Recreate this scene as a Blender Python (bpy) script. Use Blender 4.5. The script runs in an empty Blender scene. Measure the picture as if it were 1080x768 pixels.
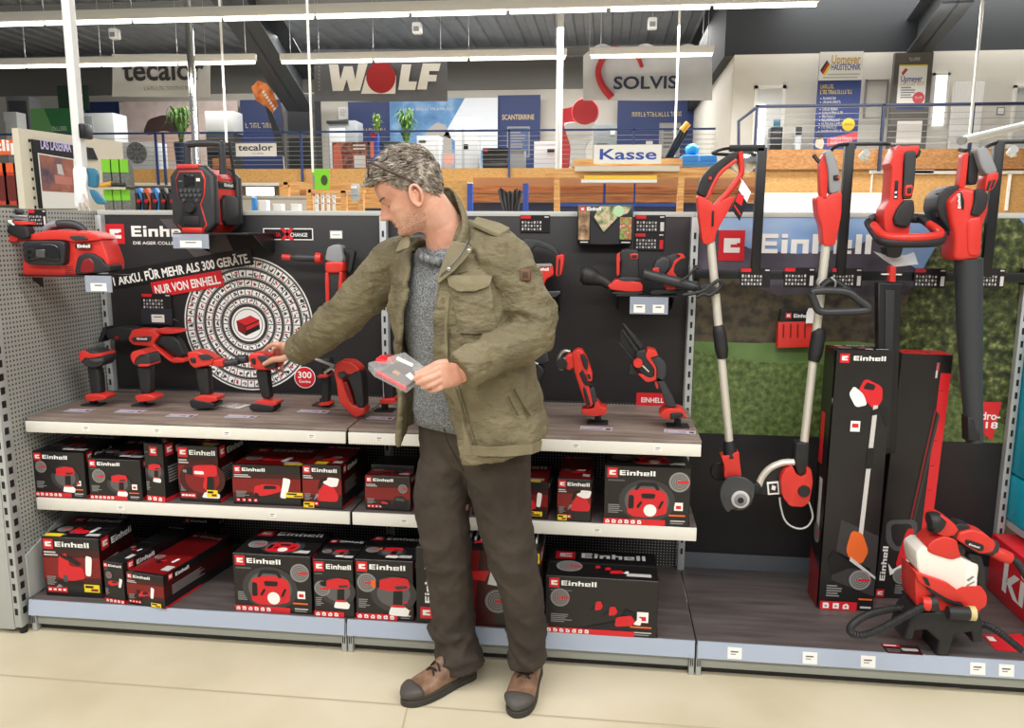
import bpy, bmesh, math, random
from mathutils import Vector, Matrix
random.seed(7)
C = bpy.context.scene.collection
S = bpy.context.scene
PI = math.pi
# ---------------------------------------------------------------- camera
F, YAW, PITCH, ROLL = 846.207, 0.11397, 0.16642, -0.00583
CAM = Vector((0.9039, -2.6377, 1.5339))
def _axes():
    cy, sy, cp, sp = math.cos(YAW), math.sin(YAW), math.cos(PITCH), math.sin(PITCH)
    f = Vector((-sy*cp, cy*cp, -sp)); r = Vector((cy, sy, 0)); d = f.cross(r)
    c, s = math.cos(ROLL), math.sin(ROLL)
    return r*c + d*s, d*c - r*s, f
RX, DN, FW = _axes()
cd = bpy.data.cameras.new('camera'); cam = bpy.data.objects.new('camera', cd); C.objects.link(cam)
cd.sensor_width = 36; cd.lens = 36*F/1080; cd.clip_end = 200; cd.clip_start = 0.05
cam.matrix_world = Matrix(((RX.x, -DN.x, -FW.x, CAM.x), (RX.y, -DN.y, -FW.y, CAM.y), (RX.z, -DN.z, -FW.z, CAM.z), (0, 0, 0, 1)))
S.camera = cam
def ray(x, y): return FW + RX*((x-540)/F) + DN*((y-384)/F)
def at(x, y, Y): d = ray(x, y); return CAM + d*((Y-CAM.y)/d.y)
def atz(x, y, Z): d = ray(x, y); return CAM + d*((Z-CAM.z)/d.z)
# ---------------------------------------------------------------- world, lights, exposure
w = bpy.data.worlds.new('world'); S.world = w; w.use_nodes = True
w.node_tree.nodes['Background'].inputs[0].default_value = (0.93, 0.96, 1.0, 1)
w.node_tree.nodes['Background'].inputs[1].default_value = 0.36
S.view_settings.view_transform = 'Standard'; S.view_settings.look = 'None'
S.view_settings.exposure = 0.0; S.view_settings.gamma = 1.0; S.view_settings.use_curve_mapping = False
def area(name, loc, sx, sy, power, rot=(0, 0, 0), col=(1, 0.98, 0.95)):
    l = bpy.data.lights.new(name, 'AREA'); l.shape = 'RECTANGLE'; l.size = sx; l.size_y = sy; l.energy = power; l.color = col
    o = bpy.data.objects.new(name, l); o.location = loc; o.rotation_euler = rot; C.objects.link(o); return o
area('aisle_tube_light', (1.0, -1.6, 4.3), 11, 0.5, 290)
area('front_tube_light', (1.0, -4.6, 4.3), 11, 0.8, 330, (math.radians(25), 0, 0))
area('middle_tube_light', (0.0, 4.5, 4.5), 14, 0.6, 350)
area('hall_tube_light', (0.0, 9.7, 4.5), 16, 0.8, 950)
area('hall_tube_light', (-1.0, 13.0, 4.5), 18, 0.8, 620)
area('gallery_light', (-2.0, 20.0, 6.6), 22, 2.0, 1500)
area('tube_uplight', (-1.0, 9.5, 4.85), 16, 0.5, 260, (PI, 0, 0))
area('tube_uplight', (-2.0, 12.7, 4.85), 18, 0.5, 420, (PI, 0, 0))
area('gallery_side_light', (9.0, 15.5, 6.3), 9, 1.5, 330)
# ---------------------------------------------------------------- materials
MATS = {}
def lin(h):
    if isinstance(h, str): h = tuple(int(h[i:i+2], 16) for i in (0, 2, 4))
    return tuple((c/255/12.92 if c <= 10.3 else ((c/255+0.055)/1.055)**2.4) for c in h) + (1,)
def mat(name, col, rough=0.5, metal=0.0, var=0.0, scale=30, bump=0.0, bscale=None, emit=0, alpha=1, trans=0, cols=None, spec=None, detail=4, stretch=None, coat=0):
    """procedural material: base colour, optionally varied by noise between several tones, with a noise bump"""
    if name in MATS: return MATS[name]
    m = bpy.data.materials.new(name); m.use_nodes = True; MATS[name] = m
    nt = m.node_tree; b = nt.nodes['Principled BSDF']
    b.inputs['Base Color'].default_value = lin(col); b.inputs['Roughness'].default_value = rough; b.inputs['Metallic'].default_value = metal
    if spec is not None: b.inputs['Specular IOR Level'].default_value = spec
    if coat: b.inputs['Coat Weight'].default_value = coat
    if trans: b.inputs['Transmission Weight'].default_value = trans; b.inputs['IOR'].default_value = 1.3
    if alpha < 1: b.inputs['Alpha'].default_value = alpha
    if emit:
        b.inputs['Emission Color'].default_value = lin(col); b.inputs['Emission Strength'].default_value = emit
    if var or cols or bump:
        tc = nt.nodes.new('ShaderNodeTexCoord'); src = tc.outputs['Object']
        if stretch:
            mp = nt.nodes.new('ShaderNodeMapping'); mp.inputs['Scale'].default_value = stretch
            nt.links.new(src, mp.inputs[0]); src = mp.outputs[0]
        if var or cols:
            n = nt.nodes.new('ShaderNodeTexNoise'); n.inputs['Scale'].default_value = scale; n.inputs['Detail'].default_value = detail
            nt.links.new(src, n.inputs['Vector'])
            r = nt.nodes.new('ShaderNodeValToRGB'); nt.links.new(n.outputs['Fac'], r.inputs[0])
            e = r.color_ramp.elements
            if cols:
                k = len(cols); e[0].position = 0.3; e[0].color = lin(cols[0]); e[1].position = 0.7; e[1].color = lin(cols[-1])
                for i in range(1, k-1):
                    q = e.new(0.3+0.4*i/(k-1)); q.color = lin(cols[i])
            else:
                c = lin(col); e[0].position = 0.3; e[1].position = 0.7
                e[0].color = tuple(v*(1-var) for v in c[:3])+(1,); e[1].color = tuple(min(1, v*(1+var)) for v in c[:3])+(1,)
            nt.links.new(r.outputs[0], b.inputs['Base Color'])
        if bump:
            n2 = nt.nodes.new('ShaderNodeTexNoise'); n2.inputs['Scale'].default_value = bscale or scale; n2.inputs['Detail'].default_value = 5
            nt.links.new(src, n2.inputs['Vector'])
            bp = nt.nodes.new('ShaderNodeBump'); bp.inputs['Strength'].default_value = bump; bp.inputs['Distance'].default_value = 0.01
            nt.links.new(n2.outputs['Fac'], bp.inputs['Height']); nt.links.new(bp.outputs[0], b.inputs['Normal'])
    return m
def pegboard(name, col, hole, pitch, rad, axes):
    """sheet metal with a regular grid of round holes, on two object axes"""
    m = mat(name, col, 0.45); nt = m.node_tree; b = nt.nodes['Principled BSDF']
    tc = nt.nodes.new('ShaderNodeTexCoord'); sx = nt.nodes.new('ShaderNodeSeparateXYZ'); nt.links.new(tc.outputs['Object'], sx.inputs[0])
    def M(op, a, b_=None):
        n = nt.nodes.new('ShaderNodeMath'); n.operation = op
        for i, v in enumerate((a, b_)):
            if v is None: continue
            if isinstance(v, (int, float)): n.inputs[i].default_value = v
            else: nt.links.new(v, n.inputs[i])
        return n.outputs[0]
    q = []
    for a in axes:
        f = M('FRACT', M('DIVIDE', sx.outputs[a], pitch)); q.append(M('POWER', M('SUBTRACT', f, 0.5), 2.0))
    d = M('LESS_THAN', M('ADD', q[0], q[1]), (rad/pitch)**2)
    mx = nt.nodes.new('ShaderNodeMix'); mx.data_type = 'RGBA'; nt.links.new(d, mx.inputs[0])
    mx.inputs[6].default_value = lin(col); mx.inputs[7].default_value = lin(hole); nt.links.new(mx.outputs[2], b.inputs['Base Color'])
    return m
R_ = lambda: 0
RED = mat('red_plastic', 'cf332a', 0.38, var=0.05, scale=12)
DRED = mat('dark_red_print', '3f0d0e', 0.35)
MRED = mat('mid_red_print', '7d1315', 0.35)
PRED = mat('print_red', 'd3202a', 0.35)
BLK = mat('black_rubber', '1f1f21', 0.55, var=0.15, scale=40)
CHAR = mat('charcoal_plastic', '303134', 0.45, var=0.1, scale=25)
DGREY = mat('dark_grey_plastic', '4a4b4e', 0.4)
GREY = mat('grey_plastic', '8b8c8e', 0.45)
LGREY = mat('light_grey_paint', 'b9bab6', 0.45, var=0.03, scale=6)
WHITE = mat('white_paint', 'e9e7e1', 0.4)
PWHITE = mat('print_white', 'f4f2ee', 0.4)
PGREY = mat('print_grey', '8a8785', 0.4)
PMID = mat('print_mid_grey', '5d5a5a', 0.4)
PDARK = mat('print_dark_grey', '383536', 0.4)
CARD = mat('carton_black', '1c1a1b', 0.33, var=0.12, scale=8)
YEL = mat('yellow_label', 'f0d324', 0.45)
ORANGE = mat('print_orange', 'e2662a', 0.4)
STEEL = mat('steel', 'b7b6b4', 0.28, 0.9, var=0.05)
DSTEEL = mat('dark_steel', '5a5a5c', 0.35, 0.85)
SILVER = mat('aluminium_tube', 'd9d4c6', 0.35, 0.35)
CHROME = mat('chrome', 'd5d3cf', 0.12, 1.0)
BMETAL = mat('black_metal', '1b1c1e', 0.4, 0.2)
# ---------------------------------------------------------------- mesh builder
_txt = {}
def text_mesh(s, bold):
    k = (s, bold)
    if k not in _txt:
        c = bpy.data.curves.new('t', 'FONT'); c.body = s; c.offset = bold; c.resolution_u = 3
        o = bpy.data.objects.new('t', c); C.objects.link(o); bpy.context.view_layer.update()
        me = bpy.data.meshes.new_from_object(o.evaluated_get(bpy.context.evaluated_depsgraph_get()))
        vs = [v.co.copy() for v in me.vertices]; fs = [tuple(p.vertices) for p in me.polygons]
        bpy.data.objects.remove(o); bpy.data.curves.remove(c); bpy.data.meshes.remove(me)
        if not vs: vs = [Vector((0, 0, 0))]
        x0 = min(v.x for v in vs); x1 = max(v.x for v in vs)
        _txt[k] = ([Vector((v.x-x0, v.y, 0)) for v in vs], fs, x1-x0)
    return _txt[k]
def chaikin(p, n, closed=True, c=.25):
    for _ in range(n):
        q = []; k = len(p)
        for i in range(k if closed else k-1):
            a, b = p[i], p[(i+1) % k]
            q.append(tuple(a[j]*(1-c)+b[j]*c for j in range(len(a)))); q.append(tuple(a[j]*c+b[j]*(1-c) for j in range(len(a))))
        if not closed: q = [p[0]]+q+[p[-1]]
        p = q
    return p
def spline(pts, n=6):
    pts = [Vector(p) for p in pts]
    if len(pts) < 3: return pts
    P = [pts[0]*2-pts[1]]+pts+[pts[-1]*2-pts[-2]]; out = []
    for i in range(1, len(P)-2):
        for k in range(n):
            t = k/n; a, b, c, d = P[i-1:i+3]
            out.append(0.5*((2*b)+(c-a)*t+(2*a-5*b+4*c-d)*t*t+(3*b-a-3*c+d)*t**3))
    return out+[pts[-1]]
class MB:
    def __init__(s, M=None): s.v = []; s.f = []; s.m = []; s.mats = []; s.M = M or Matrix(); s.off = Vector((0, 0, 0)); s.cur = 0; s.flat = set()
    def use(s, m):
        if m not in s.mats: s.mats.append(m)
        s.cur = s.mats.index(m); return s
    def add(s, vs, fs):
        k = len(s.v); s.v += [s.M @ Vector(v) - s.off for v in vs]
        for f in fs: s.f.append(tuple(i+k for i in f)); s.m.append(s.cur)
        return s
    def box(s, x0, y0, z0, x1, y1, z1, bev=0.0, seg=2):
        c = [(x, y, z) for x in (x0, x1) for y in (y0, y1) for z in (z0, z1)]
        fs = [(0, 1, 3, 2), (4, 6, 7, 5), (0, 4, 5, 1), (2, 3, 7, 6), (0, 2, 6, 4), (1, 5, 7, 3)]
        if not bev: return s.add(c, fs)
        bm = bmesh.new(); vv = [bm.verts.new(p) for p in c]
        for f in fs: bm.faces.new([vv[i] for i in f])
        bmesh.ops.recalc_face_normals(bm, faces=bm.faces)
        bmesh.ops.bevel(bm, geom=list(bm.edges), offset=min(bev, 0.49*min(abs(x1-x0), abs(y1-y0), abs(z1-z0))), segments=seg, profile=0.5, affect='EDGES')
        bm.verts.index_update(); s.add([v.co.copy() for v in bm.verts], [tuple(v.index for v in f.verts) for f in bm.faces]); bm.free(); return s
    def ring(s, rings, caps=True, closed=True):
        n = len(rings[0]); vs = [p for r in rings for p in r]; fs = []
        for i in range(len(rings)-1):
            for j in range(n if closed else n-1):
                k = (j+1) % n; fs.append((i*n+j, i*n+k, (i+1)*n+k, (i+1)*n+j))
        if caps: fs.append(tuple(range(n))); fs.append(tuple(range((len(rings)-1)*n, len(rings)*n)))
        return s.add(vs, fs)
    def tube(s, pts, r, n=10, sm=0, caps=True, flat=1.0, up=None):
        pts = [Vector(p) for p in pts]; rr = r if isinstance(r, (list, tuple)) else [r]*len(pts)
        if sm:
            q = spline(pts, sm); k = len(q); rr = [rr[min(int(i/sm), len(rr)-1)]*(1-(i/sm) % 1)+rr[min(int(i/sm)+1, len(rr)-1)]*((i/sm) % 1) for i in range(k)]; pts = q
        rings = []; nrm = None
        for i, p in enumerate(pts):
            t = (pts[min(i+1, len(pts)-1)]-pts[max(i-1, 0)]).normalized()
            if nrm is None:
                u = up or Vector((0, 1, 0)) if abs(t.y) < 0.9 else Vector((1, 0, 0)); nrm = Vector(u)
            nrm = (nrm-t*nrm.dot(t)).normalized(); b = t.cross(nrm)
            rings.append([p+(nrm*math.cos(a)*flat+b*math.sin(a))*rr[i] for a in (2*PI*k/n for k in range(n))])
        return s.ring(rings, caps)
    def cyl(s, p0, p1, r0, r1=None, n=20, caps=True): return s.tube([p0, p1], [r0, r0 if r1 is None else r1], n, caps=caps)
    def ell(s, c, r, n=16, m=10):
        rings = []
        for i in range(1, m):
            a = PI*i/m; rings.append([(c[0]+r[0]*math.sin(a)*math.cos(b), c[1]+r[1]*math.sin(a)*math.sin(b), c[2]+r[2]*math.cos(a)) for b in (2*PI*k/n for k in range(n))])
        return s.ring(rings)
    def lathe(s, prof, o=(0, 0, 0), n=24, ax='z'):
        rings = []
        for r, z in prof:
            q = []
            for k in range(n):
                a = 2*PI*k/n; x, y = r*math.cos(a), r*math.sin(a)
                q.append((o[0]+x, o[1]+y, o[2]+z) if ax == 'z' else (o[0]+x, o[1]+z, o[2]+y) if ax == 'y' else (o[0]+z, o[1]+x, o[2]+y))
            rings.append(q)
        return s.ring(rings)
    def prism(s, pts, y0, y1, r=0.0, seg=3, sm=0):
        """outline in x,z extruded from y0 to y1 with rounded rims"""
        p = [Vector((q[0], q[1])) for q in (chaikin([tuple(t) for t in pts], sm+1, True, .15) if sm else pts)]
        a = sum(p[i].x*p[(i+1) % len(p)].y-p[(i+1) % len(p)].x*p[i].y for i in range(len(p)))
        if a < 0: p.reverse()
        n = len(p); nr = []
        for i in range(n):
            d1 = (p[i]-p[i-1]); d2 = (p[(i+1) % n]-p[i]); d1 = d1.normalized() if d1.length else d1; d2 = d2.normalized() if d2.length else d2
            n1 = Vector((d1.y, -d1.x)); n2 = Vector((d2.y, -d2.x)); q = n1+n2
            q = q.normalized() if q.length > 1e-6 else n1; nr.append(q/max(0.6, q.dot(n1)))
        r = min(r, abs(y1-y0)*0.49); L = []; lim = [1.0]*n
        if r > 0:
            for _ in range(14):   # shrink the rim until the inset outline no longer crosses itself
                q = [p[i]-nr[i]*r for i in range(n)]; bad = any((q[(i+1) % n]-q[i]).dot(p[(i+1) % n]-p[i]) < 0 for i in range(n))
                if not bad:
                    for i in range(n):
                        a, b = q[i], q[(i+1) % n]; ax, bx = min(a.x, b.x), max(a.x, b.x); ay, by = min(a.y, b.y), max(a.y, b.y)
                        for j in range(i+2, n-(1 if i == 0 else 0)):
                            c, d = q[j], q[(j+1) % n]
                            if max(c.x, d.x) < ax or min(c.x, d.x) > bx or max(c.y, d.y) < ay or min(c.y, d.y) > by: continue
                            cr = lambda o, u, v: (u.x-o.x)*(v.y-o.y)-(u.y-o.y)*(v.x-o.x)
                            if cr(a, b, c)*cr(a, b, d) < 0 and cr(c, d, a)*cr(c, d, b) < 0: bad = True; break
                        if bad: break
                if not bad: break
                r *= .75
        if r > 0:
            for k in range(seg+1):
                t = k/seg*PI/2; L.append((r*(1-math.sin(t)), y0+r*(1-math.cos(t))))
            for k in range(seg+1):
                t = (1-k/seg)*PI/2; L.append((r*(1-math.sin(t)), y1-r*(1-math.cos(t))))
        else: L = [(0, y0), (0, y1)]
        return s.ring([[(p[i].x-nr[i].x*o*lim[i], y, p[i].y-nr[i].y*o*lim[i]) for i in range(n)] for o, y in L])
    def px(s, pts, Y, t, r=0.004, sm=0, seg=3):
        """outline given where the photo shows it, put at depth Y with thickness t"""
        q = [(lambda w: (w.x, w.z))(at(x, y, Y)) for x, y in pts]
        return s.prism(q, Y, Y+t, r, seg, sm)
    def pxtube(s, pts, Y, r, n=10, sm=6, **k): return s.tube([at(p[0], p[1], p[2] if len(p) > 2 else Y) for p in pts], r, n, sm, **k)
    def poly(s, pts): return s.add(pts, [tuple(range(len(pts)))])
    def build(s, name, parent=None, bev=0, angle=35, sub=0, smooth=True):
        me = bpy.data.meshes.new(name); me.from_pydata([tuple(v) for v in s.v], [], s.f)
        for m in s.mats: me.materials.append(m)
        me.polygons.foreach_set('material_index', s.m)
        bm = bmesh.new(); bm.from_mesh(me); bmesh.ops.recalc_face_normals(bm, faces=bm.faces); bm.to_mesh(me); bm.free()
        if smooth:
            me.polygons.foreach_set('use_smooth', [True]*len(me.polygons)); me.set_sharp_from_angle(angle=math.radians(angle))
        o = bpy.data.objects.new(name, me); C.objects.link(o)
        if parent: o.parent = parent
        if bev:
            b = o.modifiers.new('bevel', 'BEVEL'); b.width = bev; b.segments = 2; b.limit_method = 'ANGLE'; b.angle_limit = math.radians(40)
        if sub:
            b = o.modifiers.new('sub', 'SUBSURF'); b.levels = sub; b.render_levels = sub
        return o
class Print:
    """ink on a flat face: u to the right, v up, n towards the viewer"""
    def __init__(s, mb, o, u=(1, 0, 0), v=(0, 0, 1), n=(0, -1, 0)): s.mb = mb; s.o = Vector(o); s.u = Vector(u); s.v = Vector(v); s.n = Vector(n); s.k = 1
    def P(s, x, y): return s.o+s.u*x+s.v*y+s.n*(0.0004*s.k)
    def lay(s): s.k += 1; return s
    def poly(s, m, pts, sm=0):
        if sm: pts = chaikin([tuple(p) for p in pts], sm+1, True, .15)
        s.mb.use(m).poly([s.P(*p) for p in pts]); return s
    def rect(s, m, x0, y0, x1, y1): return s.poly(m, [(x0, y0), (x1, y0), (x1, y1), (x0, y1)])
    def disc(s, m, x, y, r, n=28, r2=None):
        r2 = r2 or r
        return s.poly(m, [(x+r*math.cos(2*PI*k/n), y+r2*math.sin(2*PI*k/n)) for k in range(n)])
    def annulus(s, m, x, y, r0, r1, n=36, a0=0, a1=2*PI):
        q = []
        for k in range(n+1):
            a = a0+(a1-a0)*k/n; q += [s.P(x+r0*math.cos(a), y+r0*math.sin(a)), s.P(x+r1*math.cos(a), y+r1*math.sin(a))]
        s.mb.use(m).add(q, [(2*k, 2*k+1, 2*k+3, 2*k+2) for k in range(n)]); return s
    def text(s, m, t, x, y, h, w=None, rot=0.0, bold=0.012, mid=False):
        vs, fs, W = text_mesh(t, bold); sy = h/0.72; sx = (w/W) if w else sy; c, sn = math.cos(rot), math.sin(rot)
        dx = -W*sx/2 if mid else 0
        s.mb.use(m).add([s.P(x+(v.x*sx+dx)*c-v.y*sy*sn, y+(v.x*sx+dx)*sn+v.y*sy*c) for v in vs], fs); return s
    def blocks(s, m, x, y, h, w, rot=0.0):
        """the heavy block wordmark, drawn stroke by stroke"""
        L = {'E': (.85, [(0, 0, .27, 1), (0, 0, .85, .22), (0, .39, .8, .61), (0, .78, .85, 1)]), 'i': (.27, [(0, 0, .27, .7), (0, .8, .27, 1)]),
             'n': (.8, [(0, 0, .27, .72), (0, .5, .8, .72), (.53, 0, .8, .72)]), 'h': (.8, [(0, 0, .27, 1), (0, .5, .8, .72), (.53, 0, .8, .72)]),
             'e': (.8, [(0, 0, .8, .17), (0, .28, .8, .43), (0, .55, .8, .72), (0, 0, .24, .72), (.56, .28, .8, .72)]), 'l': (.27, [(0, 0, .27, 1)])}
        W = sum(L[c][0]+.16 for c in 'Einhell')-.16; k = w/W; cx = 0; k0 = s.k; c_, s_ = math.cos(rot), math.sin(rot)
        for c in 'Einhell':
            for a, b, d, e in L[c][1]:
                s.k += .12; s.poly(m, [(x+X*c_-Y*s_, y+X*s_+Y*c_) for X, Y in ((p*k+cx, q*h) for p, q in ((a, b), (d, b), (d, e), (a, e)))])
            cx += (L[c][0]+.16)*k; s.k = k0
        return s
    def mark(s, x, y, h, rot=0.0, w=None):
        """red square with the white notched block"""
        w = w or h; c, sn = math.cos(rot), math.sin(rot)
        def q(m, a, b, d, e): s.poly(m, [(x+X*c-Y*sn, y+X*sn+Y*c) for X, Y in ((a*w, b*h), (d*w, b*h), (d*w, e*h), (a*w, e*h))])
        q(PRED, 0, 0, 1, 1); s.lay(); q(PWHITE, .2, .27, .82, .74); s.lay(); q(PRED, .46, .44, .9, .54); q(PRED, .7, .53, .9, .59); s.k -= 2; return s
def setp(o, label=None, cat=None, group=None, kind=None):
    if label: o['label'] = label
    if cat: o['category'] = cat
    if group: o['group'] = group
    if kind: o['kind'] = kind
    return o
def thing(name, label, cat, loc=(0, 0, 0), rot=(0, 0, 0), group=None):
    o = bpy.data.objects.new(name, None); o.empty_display_size = 0.05; C.objects.link(o); o.location = loc; o.rotation_euler = rot
    return setp(o, label, cat, group)
def part(name, root, f, bev=0, label=None, kind=None, **k):
    """child mesh built in world coordinates and stored relative to its (unrotated) thing"""
    mb = MB(); base = Vector(root.location); q = root.parent
    while q is not None: base += Vector(q.location); q = q.parent
    mb.off = base; f(mb); o = mb.build(name, root, bev, **k)
    if label: o['label'] = label
    if kind: o['kind'] = kind
    return o
def solo(name, label, cat, loc, f, bev=0, group=None, kind=None, **k):
    mb = MB(); mb.off = Vector(loc); f(mb); o = mb.build(name, None, bev, **k); o.location = loc
    return setp(o, label, cat, group, kind)
def copy_tree(o, parent=None):
    c = o.copy(); C.objects.link(c); c.parent = parent
    for ch in list(o.children): copy_tree(ch, c)
    return c
# ================================================================ setting
FLOOR = mat('screed_floor', 'cfc4a8', 0.42, cols=['bfb395', 'cdc2a6', 'd6ccb3'], scale=1.6, detail=8, bump=0.02, bscale=60)
OSB = mat('osb_board', 'd6a35f', 0.7, cols=['cc9650', 'd9a866', 'dfb57a'], scale=14, stretch=(1, 1, 2.5), detail=6)
OSBD = mat('osb_board_brown', '9a6b3c', 0.7, cols=['86582a', '9b6c3d', 'aa7f4f'], scale=14, stretch=(1, 1, 2.5), detail=6)
WALLP = mat('beige_wall', 'd2ccc0', 0.7, var=0.02, scale=2)
WALLW = mat('pale_wall', 'd6d1c6', 0.7, var=0.02, scale=2)
BANDG = mat('grey_wall_band', '77756f', 0.7)
DECK = mat('steel_deck', '85888c', 0.55, 0.1, var=0.08, scale=3)
BEAM = mat('painted_steel_beam', '3a3d40', 0.6)
BEAML = mat('grey_purlin', '8a8b89', 0.6)
NAVY = mat('navy_paint', '1f3161', 0.5)
RAILB = mat('blue_rail_paint', '31477f', 0.45)
PINE = mat('pine_wood', 'd99c56', 0.55, cols=['c27f3f', 'dba463', 'e8bf86'], scale=6, stretch=(0.4, 3, 6))
PINED = mat('red_cedar_boards', 'a9683d', 0.55, cols=['8a4c28', 'b0703f', 'c58a58'], scale=5, stretch=(0.4, 3, 8))
def struct(name, f, bev=0, **k):
    mb = MB(); f(mb); o = mb.build(name, None, bev, **k); o['kind'] = 'structure'; return o
def rpx(mb, m, x0, y0, x1, y1, Y, t=0.05, bev=0.0):
    a, b = at(x0, y1, Y), at(x1, y0, Y); mb.use(m).box(a.x, Y, a.z, b.x, Y+t, b.z, bev); return mb
def f(mb): mb.use(FLOOR).box(-30, -9, -0.1, 30, 26, 0)
struct('floor', f)
JOINT = mat('floor_joint', 'b9ad90', 0.6)
def f(mb):
    a, b = atz(-40, 709, 0), atz(600, 757, 0); d = (b-a).normalized(); n = Vector((-d.y, d.x, 0))*0.004; b = b+d*2
    mb.use(JOINT).poly([(p.x, p.y, 0.0012) for p in (a-n, b-n, b+n, a+n)])
    a, b = atz(437, 716, 0), atz(424, 770, 0); n = Vector((0.003, 0.0005, 0)); b = b+(b-a)*2
    mb.use(JOINT).poly([(p.x, p.y, 0.0012) for p in (a-n, b-n, b+n, a+n)])
struct('trim_1', f)
# trapezoidal roof deck, purlins and rafters
def f(mb):
    mb.use(DECK); x = -24.0; pts = []
    while x < 24: pts += [(x, 7.16), (x+.22, 7.16), (x+.26, 7.10), (x+.48, 7.10)]; x += .52
    r = [[(px_, -9, z) for px_, z in pts], [(px_, 26, z) for px_, z in pts]]; mb.ring(r, caps=False, closed=False)
    mb.box(-24, -9, 7.2, 24, 26, 7.25)
struct('ceiling', f, smooth=False)
def beam(name, a, b, h, wd, m, n):
    """I section from a to b"""
    def f(mb):
        mb.use(m); A, B = Vector(a), Vector(b); d = (B-A).normalized(); s = Vector((0, 0, 1)).cross(d).normalized() if abs(d.z) < .95 else Vector((1, 0, 0)); u = d.cross(s)
        def bar(c0, c1, e0, e1):
            mb.ring([[P+s*x+u*z for x, z in ((c0, e0), (c1, e0), (c1, e1), (c0, e1))] for P in (A, B)])
        bar(-wd/2, wd/2, -h/2, -h/2+.04); bar(-wd/2, wd/2, h/2-.04, h/2); bar(-.02, .02, -h/2, h/2)
    return struct(name, f, smooth=False)
k = 0
for Y, z in ((22.6, 6.78), (17.5, 6.95), (13.0, 6.95)):
    k += 1; beam('ceiling_beam_%d' % k, (-24, Y, z), (24, Y, z), .28, .16, BEAML, k)
a, b = at(238, -30, 15.5), at(318, 100, 21.5); beam('ceiling_beam_5', a, b, 1.05, .8, BEAM, 5)
a, b = at(1012, -20, 13), at(952, 62, 17); beam('ceiling_beam_6', a, b, .75, .5, BEAM, 6)
# building shell behind the gallery
def f(mb):
    mb.use(WALLP).box(-24, 24, 0, 5.2, 24.2, 5.95); mb.use(BANDG).box(-24, 23.95, 5.95, 5.2, 24.2, 7.1)
struct('wall_back', f)
def f(mb):
    a, b = at(770, 160, 15.6), at(770, 58, 15.6); mb.use(WALLW).box(a.x, 15.6, 3.05, 14, 15.8, b.z)
    mb.box(a.x, 15.802, 3.05, a.x+.15, 23.9, b.z)
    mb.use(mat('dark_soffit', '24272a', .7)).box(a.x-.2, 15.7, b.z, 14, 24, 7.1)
struct('wall_side_room', f)
def f(mb): mb.use(BEAML).box(-24, 18.42, 2.95, 5.5, 24, 3.05); mb.box(3.6, 14.32, 2.95, 14, 18.4, 3.05)
struct('gallery_floor', f)
def f(mb):
    mb.use(OSB).box(-24, 18.34, 2.72, 5.2, 18.42, 3.08); mb.use(WHITE).box(-24, 18.3, 2.64, 5.2, 18.42, 2.72)
    mb.use(OSBD).box(3.75, 14.24, 2.74, 14, 14.34, 3.12)
struct('trim_2', f)
def f(mb):
    mb.use(mat('osb_board_mid', 'b78a50', .7, cols=['ab7c41', 'b98c52', 'c29b66'], scale=14, stretch=(1, 1, 2.5), detail=6)).box(3.75, 14.36, 0, 14, 14.5, 2.74); rpx(mb, WHITE, 944, 180, 1080, 183.5, 14.3, .06); rpx(mb, WHITE, 917, 180, 921, 222, 14.3, .06); rpx(mb, WHITE, 917, 179, 985, 183, 14.3, .06)
    rpx(mb, WHITE, 1063, 183, 1065, 222, 14.3, .06)
struct('wall_right', f)
def f(mb): mb.use(mat('wall_below', 'b9b0a0', 0.7)).box(-24, 22, 0, 5, 22.2, 2.95)
struct('wall_under_gallery', f)
# gallery railing: posts, top rail, wires
def railing(label, x0, x1, Y, z0, z1, posts, thick=.03, RAILB=RAILB):
    t = thing('railing', label, 'railing', ((x0+x1)/2, Y, z0))
    part('top_rail', t, lambda mb: mb.use(RAILB).box(x0, Y-thick, z1-.05, x1, Y+thick, z1, .008))
    for p in posts: part('post', t, lambda mb: mb.use(RAILB).box(p-.025, Y-.03, z0-.42, p+.025, Y+.03, z1))
    for i in range(7): part('wire', t, lambda mb: mb.use(STEEL).cyl((x0, Y, z0+.1+i*.115), (x1, Y, z0+.1+i*.115), .006, n=6))
X = lambda x, y, Y: at(x, y, Y).x
railing('long blue railing with wires along the gallery edge', X(0, 140, 18.3), X(775, 140, 18.3), 18.25, 3.08, 4.03, [X(x, 160, 18.25) for x in (165, 173, 318, 537, 668, 762)])
railing('dark blue railing on the gallery above the brown chipboard fascia', X(797, 120, 14.2), X(1110, 120, 14.2), 14.2, 3.12, 3.97, [X(x, 140, 14.2) for x in (797, 930, 1024)], RAILB=mat('dark_rail_paint', '232b47', .5))
def f(mb):
    a, b, c = at(797, 114, 14.2), at(779, 128, 14.2), at(779, 158, 14.2); mb.use(mat('dark_rail_paint', '232b47', .5)).tube([a, b, c], .03, 8)
solo('handrail', 'short bent dark handrail end left of the white stairhead door', 'handrail', at(779, 158, 14.2), f)
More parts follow.
